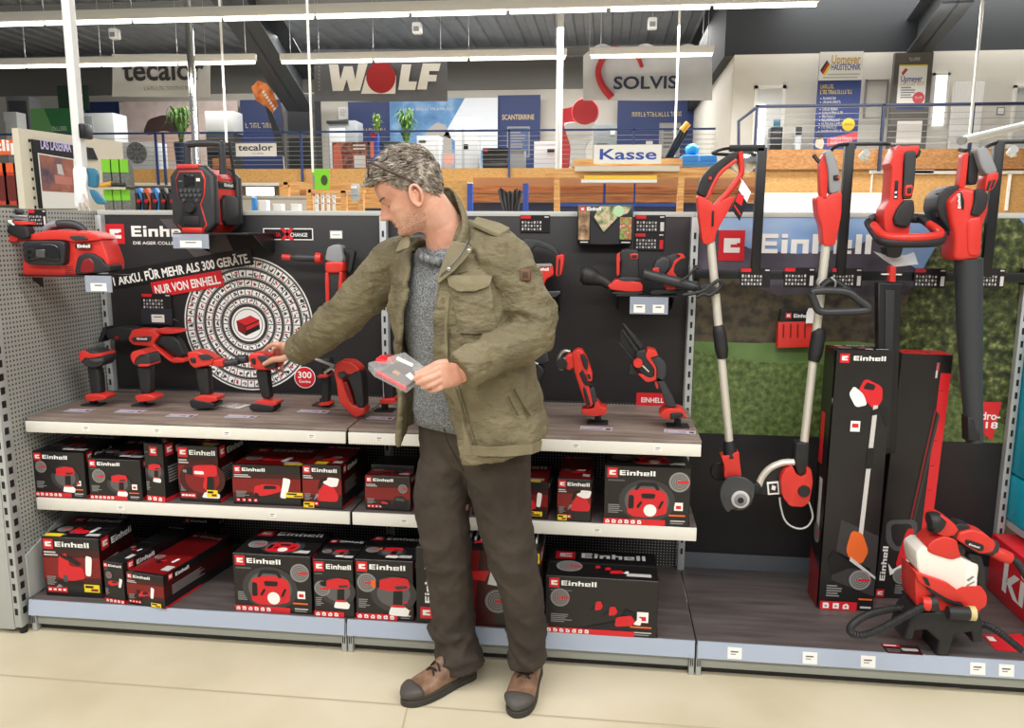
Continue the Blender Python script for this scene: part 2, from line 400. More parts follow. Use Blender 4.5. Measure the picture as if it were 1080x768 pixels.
# doors, windows, notice and radiator of the side room
def dr(name, x0, y0, x1, y1, Y, fm, pm, fw=.07):
    a, b = at(x0, y1, Y), at(x1, y0, Y)
    def f(mb):
        mb.use(fm).box(a.x, Y-.05, a.z, a.x+fw, Y+.02, b.z); mb.box(b.x-fw, Y-.05, a.z, b.x, Y+.02, b.z); mb.box(a.x, Y-.05, b.z-fw, b.x, Y+.02, b.z); mb.use(pm).box(a.x+fw, Y-.02, a.z, b.x-fw, Y, b.z-fw)
    return struct(name, f)
GLOW = mat('daylit_glass', 'eef4f8', 0.3, emit=1.2)
dr('door_1', 792, 90, 829, 162, 15.58, WHITE, mat('door_white', 'dcdcd8', 0.4))
def f(mb): rpx(mb, GLOW, 796, 110, 808, 160, 15.5, .04)
struct('window_1', f)
dr('window_2', 979, 77, 1002, 133, 15.58, WHITE, GLOW, .05)
dr('door_2', 1062, 90, 1090, 162, 15.58, WHITE, mat('door_grey', 'c9c9c4', .4), .05)  # grey door in its white frame, no glazing
def f(mb):
    for i in range(9): rpx(mb, WHITE, 1004+i*3.5, 86, 1006.6+i*3.5, 158, 15.45, .08, .01)
solo('radiator', 'tall ribbed column radiator on the side room wall', 'radiator', at(1020, 158, 15.45), f)
dr('wall_notice', 910, 84, 937, 124, 15.58, PGREY, mat('notice_board', 'cfcac0', .6), .03)  # framed notice on the side room wall, no glazing
# fluorescent light rows
TUBE = mat('lit_tube', 'fffdf6', 0.4, emit=4.0)
def light_row(label, x0, x1, Y, z, h, n):
    t = thing('strip_light', label, 'strip light', ((x0+x1)/2, Y, z), group='rows of fluorescent strip lights')
    part('housing', t, lambda mb: mb.use(WHITE).box(x0, Y-.05, z+.045, x1, Y+.05, z+h, .008))
    L = (x1-x0)/n
    for i in range(n):
        part('lamp_tube', t, lambda mb: mb.use(TUBE).cyl((x0+L*i+.03, Y, z+.02), (x0+L*(i+1)-.03, Y, z+.02), .032, n=10))
    for i in range(n+1):
        xx = min(max(x0+L*i, x0+.2), x1-.2); part('hanger_wire', t, lambda mb: mb.use(STEEL).cyl((xx, Y, z+h), (xx, Y, 7.1), .006, n=6))
light_row('longest fluorescent strip light, running across the top of the picture', -9.2, 3.74, 9.5, 4.6, .19, 9)
light_row('fluorescent strip light at the left, ending beside the rafter', -12, -5.74, 12.6, 4.6, .17, 4)
light_row('fluorescent strip light in front of the dark grey banner with the red dot', -5.28, .12, 12.65, 4.6, .17, 3)
light_row('short fluorescent strip light in front of the white banner with the red arc', .53, 2.73, 12.65, 4.6, .17, 1)
# thin vertical poles
def pole(label, x0, y0, x1, y1, Y, r, m=WHITE, name='ceiling_pole', foot=None):
    a, b = at(x0, y0, Y), at(x1, y1, Y); a.z = 7.1
    return solo(name, label, 'pole', Vector((b.x, Y, b.z)), lambda mb: mb.use(m).cyl(Vector((b.x, Y, b.z)), Vector((b.x, Y, a.z)), r, n=12))
pole('chrome round pole in front of the child poster', 205, 0, 208, 175, 12, .07, CHROME)
pole('thin white rod ending above the carrying handle of the radio', 234, 0, 239, 150, 11, .02)
pole('thin white rod hanging down to the green sign', 322.5, 0, 330, 182, 6, .014)
pole('white pole right of the navy wall panel', 590, 0, 589, 178, 10, .05, LGREY)
pole('thin white rod in front of the white banner', 715, 0, 711, 165, 10, .016)
pole('thin pale rod in front of the radiator', 1033, 0, 1022, 150, 9, .02)
# ================================================================ shelving run
BX = (-1.25, 0, 1.25, 2.5); YB = .626
PEG = pegboard('perforated_sheet', 'a4a6a0', '33322f', .0175, .0042, (1, 2))
PEGX = pegboard('perforated_back_sheet', '2f2d2e', 'c8c6c0', .0125, .0022, (0, 2))
WOODG = mat('grey_oak_laminate', '85766d', 0.5, cols=['65574f', '82736a', '9a8b81'], scale=5, stretch=(1, 7, 7), detail=7)
BASE = mat('base_shelf_grey_brown', '5e5654', 0.42, cols=['4a4341', '625957'], scale=4, stretch=(1, 8, 8))
RAILW = mat('price_rail_white', 'e3e0d6', 0.35)
RAILL = mat('price_rail_clear_blue', 'a9b4c6', 0.25, spec=.6)
PLINTH = mat('plinth_grey', 'a3a69f', 0.4, 0.1)
UPR = mat('upright_grey', 'b4b7b6', 0.4, .2)
SLOT = mat('slot_black', '161616', .6)
PANEL = mat('panel_anthracite', '2b292a', 0.45, var=.06, scale=5, spec=.35)
TAG = mat('paper_label', 'efece6', 0.5)
def tags(mb, x0, x1, y, z, hh, spots, w=.03, h=.018):
    p = Print(mb, (0, y, z))
    for s_ in spots:
        p.k = 1; p.rect(TAG, s_-w/2, hh/2-h/2, s_+w/2, hh/2+h/2); p.lay(); p.rect(PMID, s_-w*.3, hh/2+h*.1, s_+w*.25, hh/2+h*.25); p.rect(PGREY, s_-w*.3, hh/2-h*.25, s_+w*.1, hh/2-h*.15)
def shelf(label, x0, x1, yf, yb, ztop, th, m, rail, rh, spots, group):
    t = thing('shelf', label, 'shelf', ((x0+x1)/2, yb, ztop-th), group=group)
    part('board', t, lambda mb: mb.use(m).box(x0, yf, ztop-th, x1, yb, ztop, .002))
    def g(mb):
        mb.use(rail).box(x0+.002, yf-.012, ztop-th-rh+.004, x1-.002, yf-.001, ztop-th+.001 if th > .012 else ztop, .002); tags(mb, x0, x1, yf-.012, ztop-th-rh+.004, rh, spots)
    part('price_rail', t, g)
    part('bracket', t, lambda mb: mb.use(UPR).prism([(x0+.01, ztop-th-.001), (x0+.014, ztop-th-.001), (x0+.014, ztop-th-.05), (x0+.01, ztop-th-.05)], yf+.05, yb-.01))
e = .003
shelf('upper work shelf of grey-brown wood decor on the left, carrying the four drills', BX[0]+e, BX[1]-e, .08, YB-.005, .825, .013, WOODG, RAILW, .045, (-1.0, -.72, -.45, -.13), 'wood decor work shelves')
shelf('upper work shelf of grey-brown wood decor on the right, carrying the pruning saw', BX[1]+e, BX[2]-e, .08, YB-.005, .825, .013, WOODG, RAILW, .045, (.12, .35, .82, 1.1), 'wood decor work shelves')
shelf('middle shelf on the left with seven black cartons', BX[0]+e, BX[1]-e, .10, YB-.005, .506, .006, BASE, RAILW, .045, (-.9, -.3), 'middle shelves')
shelf('middle shelf on the right behind the man', BX[1]+e, BX[2]-e, .10, YB-.005, .506, .006, BASE, RAILW, .045, (.2, .9), 'middle shelves')
def base_shelf(label, x0, x1, spots):
    t = thing('base_shelf', label, 'base shelf', ((x0+x1)/2, .3, 0), group='base shelves')
    part('board', t, lambda mb: mb.use(BASE).box(x0, .006, .112, x1, YB+.02, .13, .002))
    def g(mb):
        mb.use(RAILL).prism([(0, 0), (0, 0)], 0, 0) if 0 else None
        mb.use(RAILL).ring([[(x, y, z) for y, z in ((-.012, .074), (-.002, .068), (.006, .118), (.004, .131), (-.002, .131))] for x in (x0+.003, x1-.003)])
        p = Print(mb, (0, -.0125, .074), v=(0, .0105, .0565))
        for s_ in spots:
            p.k = 2; p.rect(TAG, s_-.024, .1, s_+.024, .8); p.lay(); p.rect(PMID, s_-.014, .5, s_+.012, .58); p.rect(PGREY, s_-.014, .36, s_+.004, .42)
    part('price_rail', t, g)
    def g(mb):
        mb.use(PLINTH).box(x0+.02, .012, .028, x1-.02, .03, .07, .002); mb.box(x0+.02, .018, .066, x1-.02, .03, .112); mb.use(BMETAL).box(x0+.02, .03, .004, x1-.02, .05, .028)
    part('plinth', t, g)
    for x in (x0+.001, x1-.019):
        def g(mb): mb.use(UPR).box(x, .004, 0, x+.018, .05, .112, .002); mb.use(SLOT).box(x+.004, .002, .035, x+.007, .01, .06); mb.box(x+.011, .002, .035, x+.014, .01, .06)
        part('foot', t, g)
base_shelf('left base shelf on the floor, under the jigsaw carton', BX[0]+.002, BX[1]-.002, ())
base_shelf('middle base shelf on the floor, under the blower carton', BX[1]+.002, BX[2]-.002, ())
base_shelf('right base shelf on the floor, under the paint sprayer', BX[2]+.002, BX[3]+.1, (1.38, 1.63, 1.82, 2.17, 2.26))
def upright(label, X_, z1, y0=YB-.03, w=.028):
    def g(mb):
        mb.use(UPR).box(X_-w/2, y0, 0, X_+w/2, y0+.06, z1, .002); mb.use(SLOT); z = .2
        while z < z1-.04:
            mb.box(X_-.004, y0-.001, z, X_+.005, y0+.004, z+.025); z += .05
    solo('shelf_upright', label, 'upright', (X_, y0, 0), g, group='slotted uprights of the shelving')
upright('slotted steel upright between perforated side panel and left display panel', -1.24, 1.584)
upright('slotted steel upright behind the man, between the two dark panels', 0, 1.584)
upright('slotted steel upright between the dark panel and the meadow poster', 1.25, 1.584)
upright('slotted steel upright at the right edge, beside the turquoise panel', 2.49, 1.584)
def g(mb):
    mb.use(UPR).box(-1.29, -.03, .03, -1.262, .02, 1.62, .002); mb.use(SLOT); z = .08
    while z < 1.58: mb.box(-1.2625, -.016, z, -1.2605, .004, z+.026); mb.box(-1.283, -.0315, z, -1.272, -.0285, z+.026); z += .05
    mb.use(BMETAL).cyl((-1.276, -.005, 0), (-1.276, -.005, .03), .014)
solo('shelf_upright', 'slotted steel upright at the left edge, front end of the perforated panel', 'upright', (-1.276, 0, 0), g, group='slotted uprights of the shelving')
solo('perforated_panel', 'light grey perforated side panel at the left end of the shelving', 'panel', (-1.275, .3, .02), lambda mb: mb.use(PEG).box(-1.275, .02, .02, -1.262, YB+.03, 1.6))
solo('side_bracket', 'pale sheet metal side bracket at the left end of the base shelf', 'bracket', (-1.25, .3, .131), lambda mb: mb.use(LGREY).ring([[(x, y, z) for y, z in ((.02, .131), (YB-.03, .131), (YB-.03, .40), (.30, .40), (.02, .30))] for x in (-1.2605, -1.2555)]))
solo('shelf_upright', 'pale steel upright at the left picture edge, beside a red tool', 'upright', (-1.4, .0, 0), lambda mb: mb.use(UPR).box(-1.40, -.03, .02, -1.292, .62, 1.6, .004), group='slotted uprights of the shelving')
# ---------------------------------------------------------------- back panels with their printed graphics
XGREY = mat('panel_print_grey', '565253', .38)
def panel_left(mb):
    mb.use(PANEL).box(BX[0]+.025, YB, .835, BX[1]-.0145, YB+.02, 1.585, .001); mb.use(LGREY).box(BX[0]-.008, YB-.004, 1.585, BX[1]-.001, YB+.03, 1.605, .002)
    W = lambda x, y: (lambda q: (q.x, q.z))(at(x, y, YB))
    p = Print(mb, (0, YB, 0)); K = 1/260
    p.poly(XGREY, [W(168, 231), W(230, 231), W(248, 268), W(222, 290)]); p.poly(XGREY, [W(300, 232), W(392, 231), W(392, 280), W(372, 300)]) if 0 else None
    p.lay(); x, z = W(113, 257); p.mark(x, z, .083)
    x, z = W(139, 249.5); p.k = 2; p.blocks(PWHITE, x, z, .045, .27); p.text(PWHITE, 'DIE AGER COLLECTION', x+.005, z-.033, .013, .26)
    # power band
    p.k = 1; a, b = W(278, 253), W(330, 241); p.rect(PWHITE, a[0], a[1], b[0], b[1]); p.lay(); q = .004; p.rect(BMETAL, a[0]+q, a[1]+q, b[0]-q, b[1]-q)
    p.lay(); p.text(PRED, 'POWER', a[0]+.008, a[1]+.014, .016, .068); p.text(PWHITE, 'CHANGE', a[0]+.118, a[1]+.014, .016, .074)
    cx, cz = W(303, 247); p.poly(PRED, [(cx-.03, cz-.024), (cx-.012, cz-.024), (cx+.03, cz+.024), (cx+.012, cz+.024)]); p.poly(PRED, [(cx+.012, cz-.024), (cx+.03, cz-.024), (cx-.012, cz+.024), (cx-.03, cz+.024)])
    # wheel of small tool pictures
    cx, cz = W(262, 342); r = random.Random(3)
    p.k = 1; p.disc(PWHITE, cx, cz, .288, 64); p.lay(); p.disc(PDARK, cx, cz, .282, 64); p.lay()
    for r0, r1, n in ((.246, .274, 54), (.204, .230, 44), (.164, .188, 35), (.127, .148, 27), (.092, .111, 20)):
        p.annulus(PWHITE, cx, cz, r0-.004, r0-.0025, 64); p.annulus(PGREY, cx, cz, r1+.002, r1+.0035, 64)
        for i in range(n):
            a0 = 2*PI*(i+.06)/n; a1 = 2*PI*(i+.94)/n; p.annulus(PWHITE, cx, cz, r0, r1, 3, a0, a1); p.lay()
            for q in range(3):
                A = a0+(a1-a0)*r.uniform(.25, .75); R2 = r0+(r1-r0)*r.uniform(.25, .75); s_ = (r1-r0)*r.uniform(.14, .3); t = r.uniform(0, 3)
                c, s2 = math.cos(t), math.sin(t); X_, Z_ = cx+R2*math.cos(A), cz+R2*math.sin(A); m_ = (PRED, BMETAL, PDARK, PMID)[int(r.random()*3.6)]; w_ = s_*.45
                p.k += 1; p.poly(m_, [(X_+s_*c-w_*s2, Z_+s_*s2+w_*c), (X_-s_*c-w_*s2, Z_-s_*s2+w_*c), (X_-s_*c+w_*s2, Z_-s_*s2-w_*c), (X_+s_*c+w_*s2, Z_+s_*s2-w_*c)])
            p.k -= 4
    p.lay(); p.disc(PWHITE, cx, cz, .074, 40); p.lay(); p.disc(PGREY, cx, cz, .066, 40); p.lay(); p.disc(PWHITE, cx, cz, .062, 40); p.lay()
    p.poly(BMETAL, [(cx-.052, cz+.012), (cx-.046, cz-.03), (cx-.012, cz-.05), (cx+.052, cz-.02), (cx+.05, cz+.02), (cx+.012, cz+.038)]); p.lay()
    p.poly(PRED, [(cx-.052, cz+.014), (cx+.012, cz+.036), (cx+.05, cz+.02), (cx-.012, cz-.006)]); p.poly(MRED, [(cx-.052, cz+.012), (cx-.014, cz-.008), (cx-.014, cz-.044), (cx-.046, cz-.028)]); p.poly(PRED, [(cx-.01, cz-.012), (cx+.05, cz+.014), (cx+.05, cz), (cx-.01, cz-.028)])
    # slogan
    p.k = 13; A = Vector(W(118, 301.7)); B = Vector(W(268, 276)); d = (B-A).normalized(); n = Vector((-d.y, d.x)); ro = math.atan2(d.y, d.x); L = (B-A).length
    p.poly(BMETAL, [A-n*.012, B-n*.012, B+n*.06, A+n*.06]); p.lay(); a = A+d*.015; p.text(PWHITE, '1 AKKU. FÜR MEHR ALS 300 GERÄTE.', a.x, a.y, .038, L-.03, ro, .03)
    A = Vector(W(163, 313)); B = Vector(W(237, 300)); L = (B-A).length; d = (B-A).normalized(); n = Vector((-d.y, d.x))
    p.poly(PRED, [A-n*.006, B-n*.006, B+n*.062, A+n*.062]); p.lay(); a = A+d*.012+n*.010; p.text(PWHITE, 'NUR VON EINHELL.', a.x, a.y, .036, L-.024, ro, .03)
    x, z = W(322, 398); p.k = 14; p.disc(PWHITE, x, z, .047); p.lay(); p.disc(PRED, x, z, .044); p.lay(); p.text(PWHITE, '300', x-.03, z-.002, .028, .06, 0, .02); p.text(PWHITE, 'Geräte', x-.026, z-.023, .013, .052)
    p.k = 2; x, z = W(348, 252); p.rect(PGREY, x, z, x+.055, z+.035); p.lay(); p.rect(PWHITE, x+.003, z+.003, x+.052, z+.032); p.lay(); p.rect(PGREY, x+.012, z+.015, x+.044, z+.018)
solo('backdrop', 'anthracite back panel printed with a wheel of tool pictures and slogan', 'backdrop', (-.6, YB, .835), panel_left)
def panel_mid(mb):
    mb.use(PANEL).box(BX[1]+.016, YB, .835, BX[2]-.016, YB+.02, 1.585, .001); mb.use(LGREY).box(BX[1], YB-.004, 1.585, BX[2]-.001, YB+.03, 1.605, .002)
    p = Print(mb, (0, YB, 0)); a, b = at(671, 428, YB), at(703, 415, YB); p.rect(PRED, a.x, a.z, b.x, b.z); p.lay(); p.text(PWHITE, 'EINHELL', a.x+.02, a.z+.016, .02, .09, 0, .02)
solo('backdrop', 'plain anthracite back panel behind the sanders', 'backdrop', (.6, YB, .835), panel_mid)
for x0, x1, lab in ((BX[0], BX[1], 'dark perforated back sheet behind the left cartons'), (BX[1], BX[2], 'dark perforated back sheet behind the right cartons')):
    solo('back_sheet', lab, 'back sheet', (x0+.6, YB, .13), lambda mb: mb.use(PEGX).box(x0+.016, YB, .131, x1-.016, YB+.02, .834))
# meadow poster
SKY = mat('poster_sky', '6d93c6', .4, cols=['4f7fbe', '7fa3d2', 'b9c9e0'], scale=2.2, stretch=(.6, 1, 1.6))
MTN = mat('poster_mountain', '5c5763', .4, cols=['37323b', '4f4a56', '625c69'], scale=6)
HEDGE = mat('poster_hedge', '4a4a33', .4, cols=['1d1c17', '3b352a', '564a38', '3c4526'], scale=22, detail=10)
HEDGEL = mat('poster_leaves', '4f5c2d', .4, cols=['11150a', '2c3517', '4d5729', '8d9060'], scale=36, detail=12)
LAWN = mat('poster_lawn', '566a35', .4, cols=['35451f', '556835', '75874f'], scale=45, detail=10)
LAWNS = mat('poster_lawn_soft', '6f9444', .4, cols=['4f6b34', '66804a'], scale=10)
def panel_right(mb):
    x0, x1 = BX[2]+.016, BX[3]-.018
    mb.use(PANEL).box(x0, YB, .20, x1, YB+.02, 1.585, .001); mb.use(LGREY).box(BX[2], YB-.004, 1.585, BX[3]+.02, YB+.03, 1.605, .002)
    W = lambda x, y: (lambda q: (min(max(q.x, x0), x1), q.z))(at(x, y, YB)); p = Print(mb, (0, YB, 0)); zt = 1.585; zb = .715
    p.rect(SKY, x0, 1.2, x1, zt); p.lay()
    p.poly(MTN, [(x0, 1.12), (x0, 1.52), W(745, 232), W(762, 246), W(790, 262), W(840, 268), W(900, 262), W(917, 252), W(935, 254), W(950, 272), W(975, 290), (x1, 1.3), (x1, 1.1)]); p.lay()
    p.poly(HEDGE, [(x0, 1.0), (x0, 1.36), W(780, 296), W(820, 312), W(870, 308), W(930, 318), W(960, 305), W(985, 270), (x1, 1.3), (x1, 1.0)]); p.lay()
    p.poly(LAWNS, [(x0, .95), W(728, 360), W(800, 362), W(900, 360), (x1, 1.05), (x1, .9), (x0, .9)]); p.lay()
    p.poly(LAWN, [(x0, zb), (x0, 1.06), W(800, 382), W(900, 384), (x1, 1.0), (x1, zb)]); p.lay()
    p.poly(HEDGEL, [W(940, 385), W(950, 330), W(985, 262), W(1010, 232), (x1-.15, zt), (x1, zt), (x1, .78), W(1060, 448), W(1020, 430), W(1000, 400), W(970, 392)], 1); p.lay()
    a, b = W(757, 275), W(786, 243); p.k = 10; p.mark(a[0], a[1], b[1]-a[1], 0, b[0]-a[0])
    a = W(800, 267); b = W(918, 267); p.k = 10; p.blocks(PWHITE, a[0], a[1], .075, b[0]-a[0])
    a, b = W(1015, 461), W(1056, 424); p.k = 11; n = (b[0]-a[0])
    p.poly(PRED, [(a[0], a[1]+.03), (a[0], b[1]), (b[0], b[1]), (b[0]-.02, a[1]-.01), (b[0]-.06, a[1]+.02)]); p.lay(); p.text(PWHITE, 'dro-', a[0]+.06, a[1]+.075, .03, .07, 0, .02); p.text(PWHITE, '18', a[0]+.08, a[1]+.04, .026, .045, 0, .02)
solo('backdrop', 'poster panel of lawn, hedge and blue sky with a big white wordmark', 'backdrop', (1.87, YB, .2), panel_right)
solo('back_sheet', 'grey steel back sheet low behind the right base shelf', 'back sheet', (1.87, YB, .13), lambda mb: mb.use(mat('steel_sheet_dark', '63676d', .4, .2)).box(BX[2]+.016, YB-.002, .131, BX[3]-.018, YB+.02, .199))
# neighbouring bay at the right edge
TURQ = mat('turquoise_panel', '16a3bb', .4)
def g(mb):
    for z0, z1, y in ((.60, 1.2, .50), (.41, .595, .46)): mb.use(TURQ).box(2.509, y, z0, 2.95, y+.25, z1, .012)
solo('storage_crate', 'turquoise block at the right picture edge beyond the last upright', 'crate', (2.7, .4, .5), g)
solo('shelf_board', 'grey shelf below the turquoise block at the right edge', 'shelf', (2.7, .3, .46), lambda mb: mb.use(UPR).box(2.51, .44, .385, 3.0, .74, .409))
def g(mb):
    mb.use(PRED).box(2.45, .14, .131, 2.85, .58, .36, .004); p = Print(mb, (2.45, .58, .131), u=(0, -1, 0), n=(-1, 0, 0)); p.text(PWHITE, 'kit', .12, .05, .14, .26, 0, .02)
solo('carton', 'red carton with big white letters at the right edge', 'box', (2.7, .3, .131), g)
solo('backdrop', 'grey back panel of the next bay at the right picture edge', 'backdrop', (2.9, YB, .13), lambda mb: mb.use(UPR).box(2.52, YB+.17, .0, 3.6, YB+.19, 1.6))
# ================================================================ printed cartons
LETTER = {}
TG = mat('print_light_grey', 'c9c6c2', .4)
def icon(p, kind, x, y, s, fl=1):
    """picture of the tool printed on a carton"""
    def q(m, pts, sm=0): p.k += .5; p.poly(m, chaikin([(x+fl*s*(a-.5), y+s*(b-.5)) for a, b in pts], 2, True, .13))
    def c(m, a, b, r): p.k += .5; p.disc(m, x+fl*s*(a-.5), y+s*(b-.5), s*r, 20)
    def bat(a, b): q(PWHITE, [(a, b), (a+.42, b-.02), (a+.46, b+.12), (a+.36, b+.2), (a+.06, b+.2)])
    def glow(m, r=.62): p.k += .3; p.disc(m, x, y, s*r, 24, s*r*.8)
    k0 = p.k
    if kind in ('drill', 'driver', 'heatgun'):
        glow(PDARK, .5); glow(PMID, .36)
        bat(.38, .02); q(BMETAL, [(.48, .2), (.68, .2), (.7, .62), (.5, .6)]); q(PRED, [(.18, .6), (.2, .8), (.5, .88), (.82, .86), (.86, .64), (.7, .58), (.4, .56)])
        q(BMETAL, [(.02, .66), (.02, .76), (.2, .79), (.2, .62)]); q(PRED, [(.44, .2), (.74, .2), (.74, .26), (.44, .26)]); q(PDARK, [(.56, .6), (.8, .64), (.8, .7), (.52, .68)])
        if kind == 'heatgun': q(ORANGE, [(.02, .64), (.02, .78), (.12, .8), (.12, .62)])
    elif kind == 'inflator':
        glow(PDARK, .66); glow(PMID, .52); q(PRED, [(.04, .2), (.08, .72), (.3, .8), (.72, .8), (.95, .7), (.98, .2), (.6, .1), (.2, .1)]); q(BMETAL, [(.2, .76), (.3, .95), (.7, .95), (.8, .78), (.72, .76), (.66, .86), (.34, .86), (.28, .76)])
        q(BMETAL, [(.06, .3), (.08, .64), (.2, .62), (.2, .3)]); q(BMETAL, [(.36, .68), (.7, .68), (.68, .56), (.38, .56)]); c(PWHITE, .58, .27, .15); q(BMETAL, [(.3, .3), (.4, .46), (.36, .5), (.26, .36)]); q(BMETAL, [(.8, .3), (.9, .5), (.84, .52), (.76, .34)])
    elif kind == 'multitool':
        q(PRED, [(.02, .36), (.06, .56), (.3, .62), (.72, .6), (.74, .44), (.4, .34), (.2, .3)]); q(BMETAL, [(.28, .48), (.62, .5), (.6, .58), (.3, .58)]); q(BMETAL, [(.04, .3), (.14, .24), (.16, .36), (.06, .4)]); q(PWHITE, [(.7, .28), (.86, .26), (1.0, .76), (.8, .8), (.78, .64)])
    elif kind in ('jigsaw', 'sander', 'planer'):
        q(PRED, [(.08, .3), (.14, .84), (.34, .92), (.4, .6), (.72, .58), (.78, .3), (.4, .22)]); q(BMETAL, [(.14, .9), (.5, .8), (.7, .66), (.6, .6), (.4, .72), (.2, .8)]); q(BMETAL, [(.02, .12), (.04, .22), (.7, .2), (.7, .12)]); q(PWHITE, [(.78, .38), (.92, .36), (.98, .84), (.82, .88)]); q(DGREY, [(.22, .2), (.34, .2), (.32, .36), (.22, .38)]); q(PGREY, [(.0, .04), (.2, .08), (.1, .14)])
    elif kind == 'grinder':
        c(BMETAL, .16, .3, .17); q(PRED, [(.16, .3), (.22, .54), (.5, .56), (.72, .58), (.72, .44), (.4, .34)]); q(BMETAL, [(.36, .42), (.66, .46), (.66, .56), (.4, .54)]); q(BMETAL, [(.06, .5), (.12, .62), (.3, .52), (.24, .44)]); q(PWHITE, [(.74, .32), (.88, .3), (.96, .74), (.8, .8)])
    elif kind == 'charger':
        q(BMETAL, [(.5, .2), (.96, .18), (.98, .48), (.8, .6), (.54, .56)]); q(DGREY, [(.56, .44), (.9, .42), (.86, .52), (.6, .54)]); q(BMETAL, [(.04, .18), (.4, .16), (.42, .34), (.3, .44), (.08, .36)]); q(PRED, [(.08, .32), (.34, .3), (.3, .36), (.12, .4)])
    elif kind == 'vac':
        q(PRED, [(.2, .1), (.3, .5), (.5, .7), (.8, .62), (.96, .3), (.9, .1)]); q(PWHITE, [(.42, .72), (.6, .92), (1.0, .9), (.92, .62), (.7, .6)]); q(BMETAL, [(.24, .5), (.34, .84), (.6, .9), (.58, .82), (.42, .76), (.36, .52)]); q(PGREY, [(.1, .1), (.3, .3), (.2, .36)])
    elif kind == 'blower':
        for a, b, f_ in ((.0, .22, .5), (.28, .12, .55)):
            q(BMETAL, [(a+.02, b+.28), (a+.3*f_, b+.36), (a+.3*f_, b+.42), (a+.02, b+.32)]); q(PRED, [(a+.26*f_, b+.3), (a+.3*f_, b+.5), (a+.5*f_, b+.52), (a+.6*f_, b+.4), (a+.5*f_, b+.32)])
        q(BMETAL, [(-.1, .08), (.6, .2), (.62, .32), (.5, .28), (-.1, .12)]); q(PRED, [(.56, .18), (.58, .4), (.9, .46), (1.0, .3), (.9, .22)]); q(BMETAL, [(.68, .42), (.78, .6), (1.0, .48), (1.02, .4), (.8, .48)]); q(PWHITE, [(.94, .26), (1.06, .42), (1.12, .4), (1.1, .24)])
    elif kind == 'combi':
        glow(DRED, .6); glow(MRED, .45); q(BMETAL, [(.04, .62), (.06, .76), (.3, .8), (.3, .58)]); q(PGREY, [(.0, .66), (.0, .72), (.1, .72), (.1, .64)]); q(PRED, [(.26, .58), (.28, .84), (.9, .88), (.9, .6), (.6, .54)]); q(PWHITE, [(.3, .62), (.56, .62), (.54, .7), (.3, .7)]); q(BMETAL, [(.6, .2), (.8, .2), (.8, .58), (.58, .56)]); q(PWHITE, [(.46, .02), (.94, .02), (.94, .14), (.56, .18)]); q(PRED, [(.5, .3), (.58, .56), (.64, .56), (.6, .2)])
    p.k = k0
def badge(p, x, y, r):
    p.lay(); p.disc(PGREY, x, y, r, 28); p.lay()
    for k in range(3): p.annulus(PDARK, x, y, r*(.3+.2*k), r*(.36+.2*k), 24)
    p.lay(); p.poly(PRED, [(x-r*.2, y-r*.14), (x+r*.9, y-r*.1), (x+r*.9, y+r*.14), (x-r*.2, y+r*.1)]); p.k -= 3
def strip(p, x0, x1, h, n, y0=0.0):
    p.lay(); p.rect(PRED, x0, y0, x1, y0+h); p.lay(); r = random.Random(n*7+1)
    for i in range(n):
        a = x0+h*.3+i*h*1.05; s_ = h*.32; y = y0+h*.5
        if a+2*s_ > x1: break
        p.poly(PWHITE, [(a, y-s_), (a+2*s_, y-s_), (a+2*s_, y+s_*r.uniform(.2, 1)), (a+s_*r.uniform(.4, 1.6), y+s_), (a, y+s_*r.uniform(.2, 1))])
        p.lay(); p.rect(PRED, a+s_*.6, y-s_*.4, a+s_*1.3, y+s_*.2); p.k -= 1
    p.k -= 2
def para(p, m, x, y, w, h, n, seed=1):
    r = random.Random(seed); d = h/n
    for i in range(n): p.rect(m, x, y-d*i-d*.55, x+w*r.uniform(.6, 1), y-d*i)
def yellow(p, x, y, w, h):
    p.lay(); p.rect(YEL, x, y, x+w, y+h); p.lay(); p.rect(BMETAL, x+w*.08, y+h*.55, x+w*.6, y+h*.85); p.rect(MRED, x+w*.45, y+h*.15, x+w*.9, y+h*.45); p.k -= 2
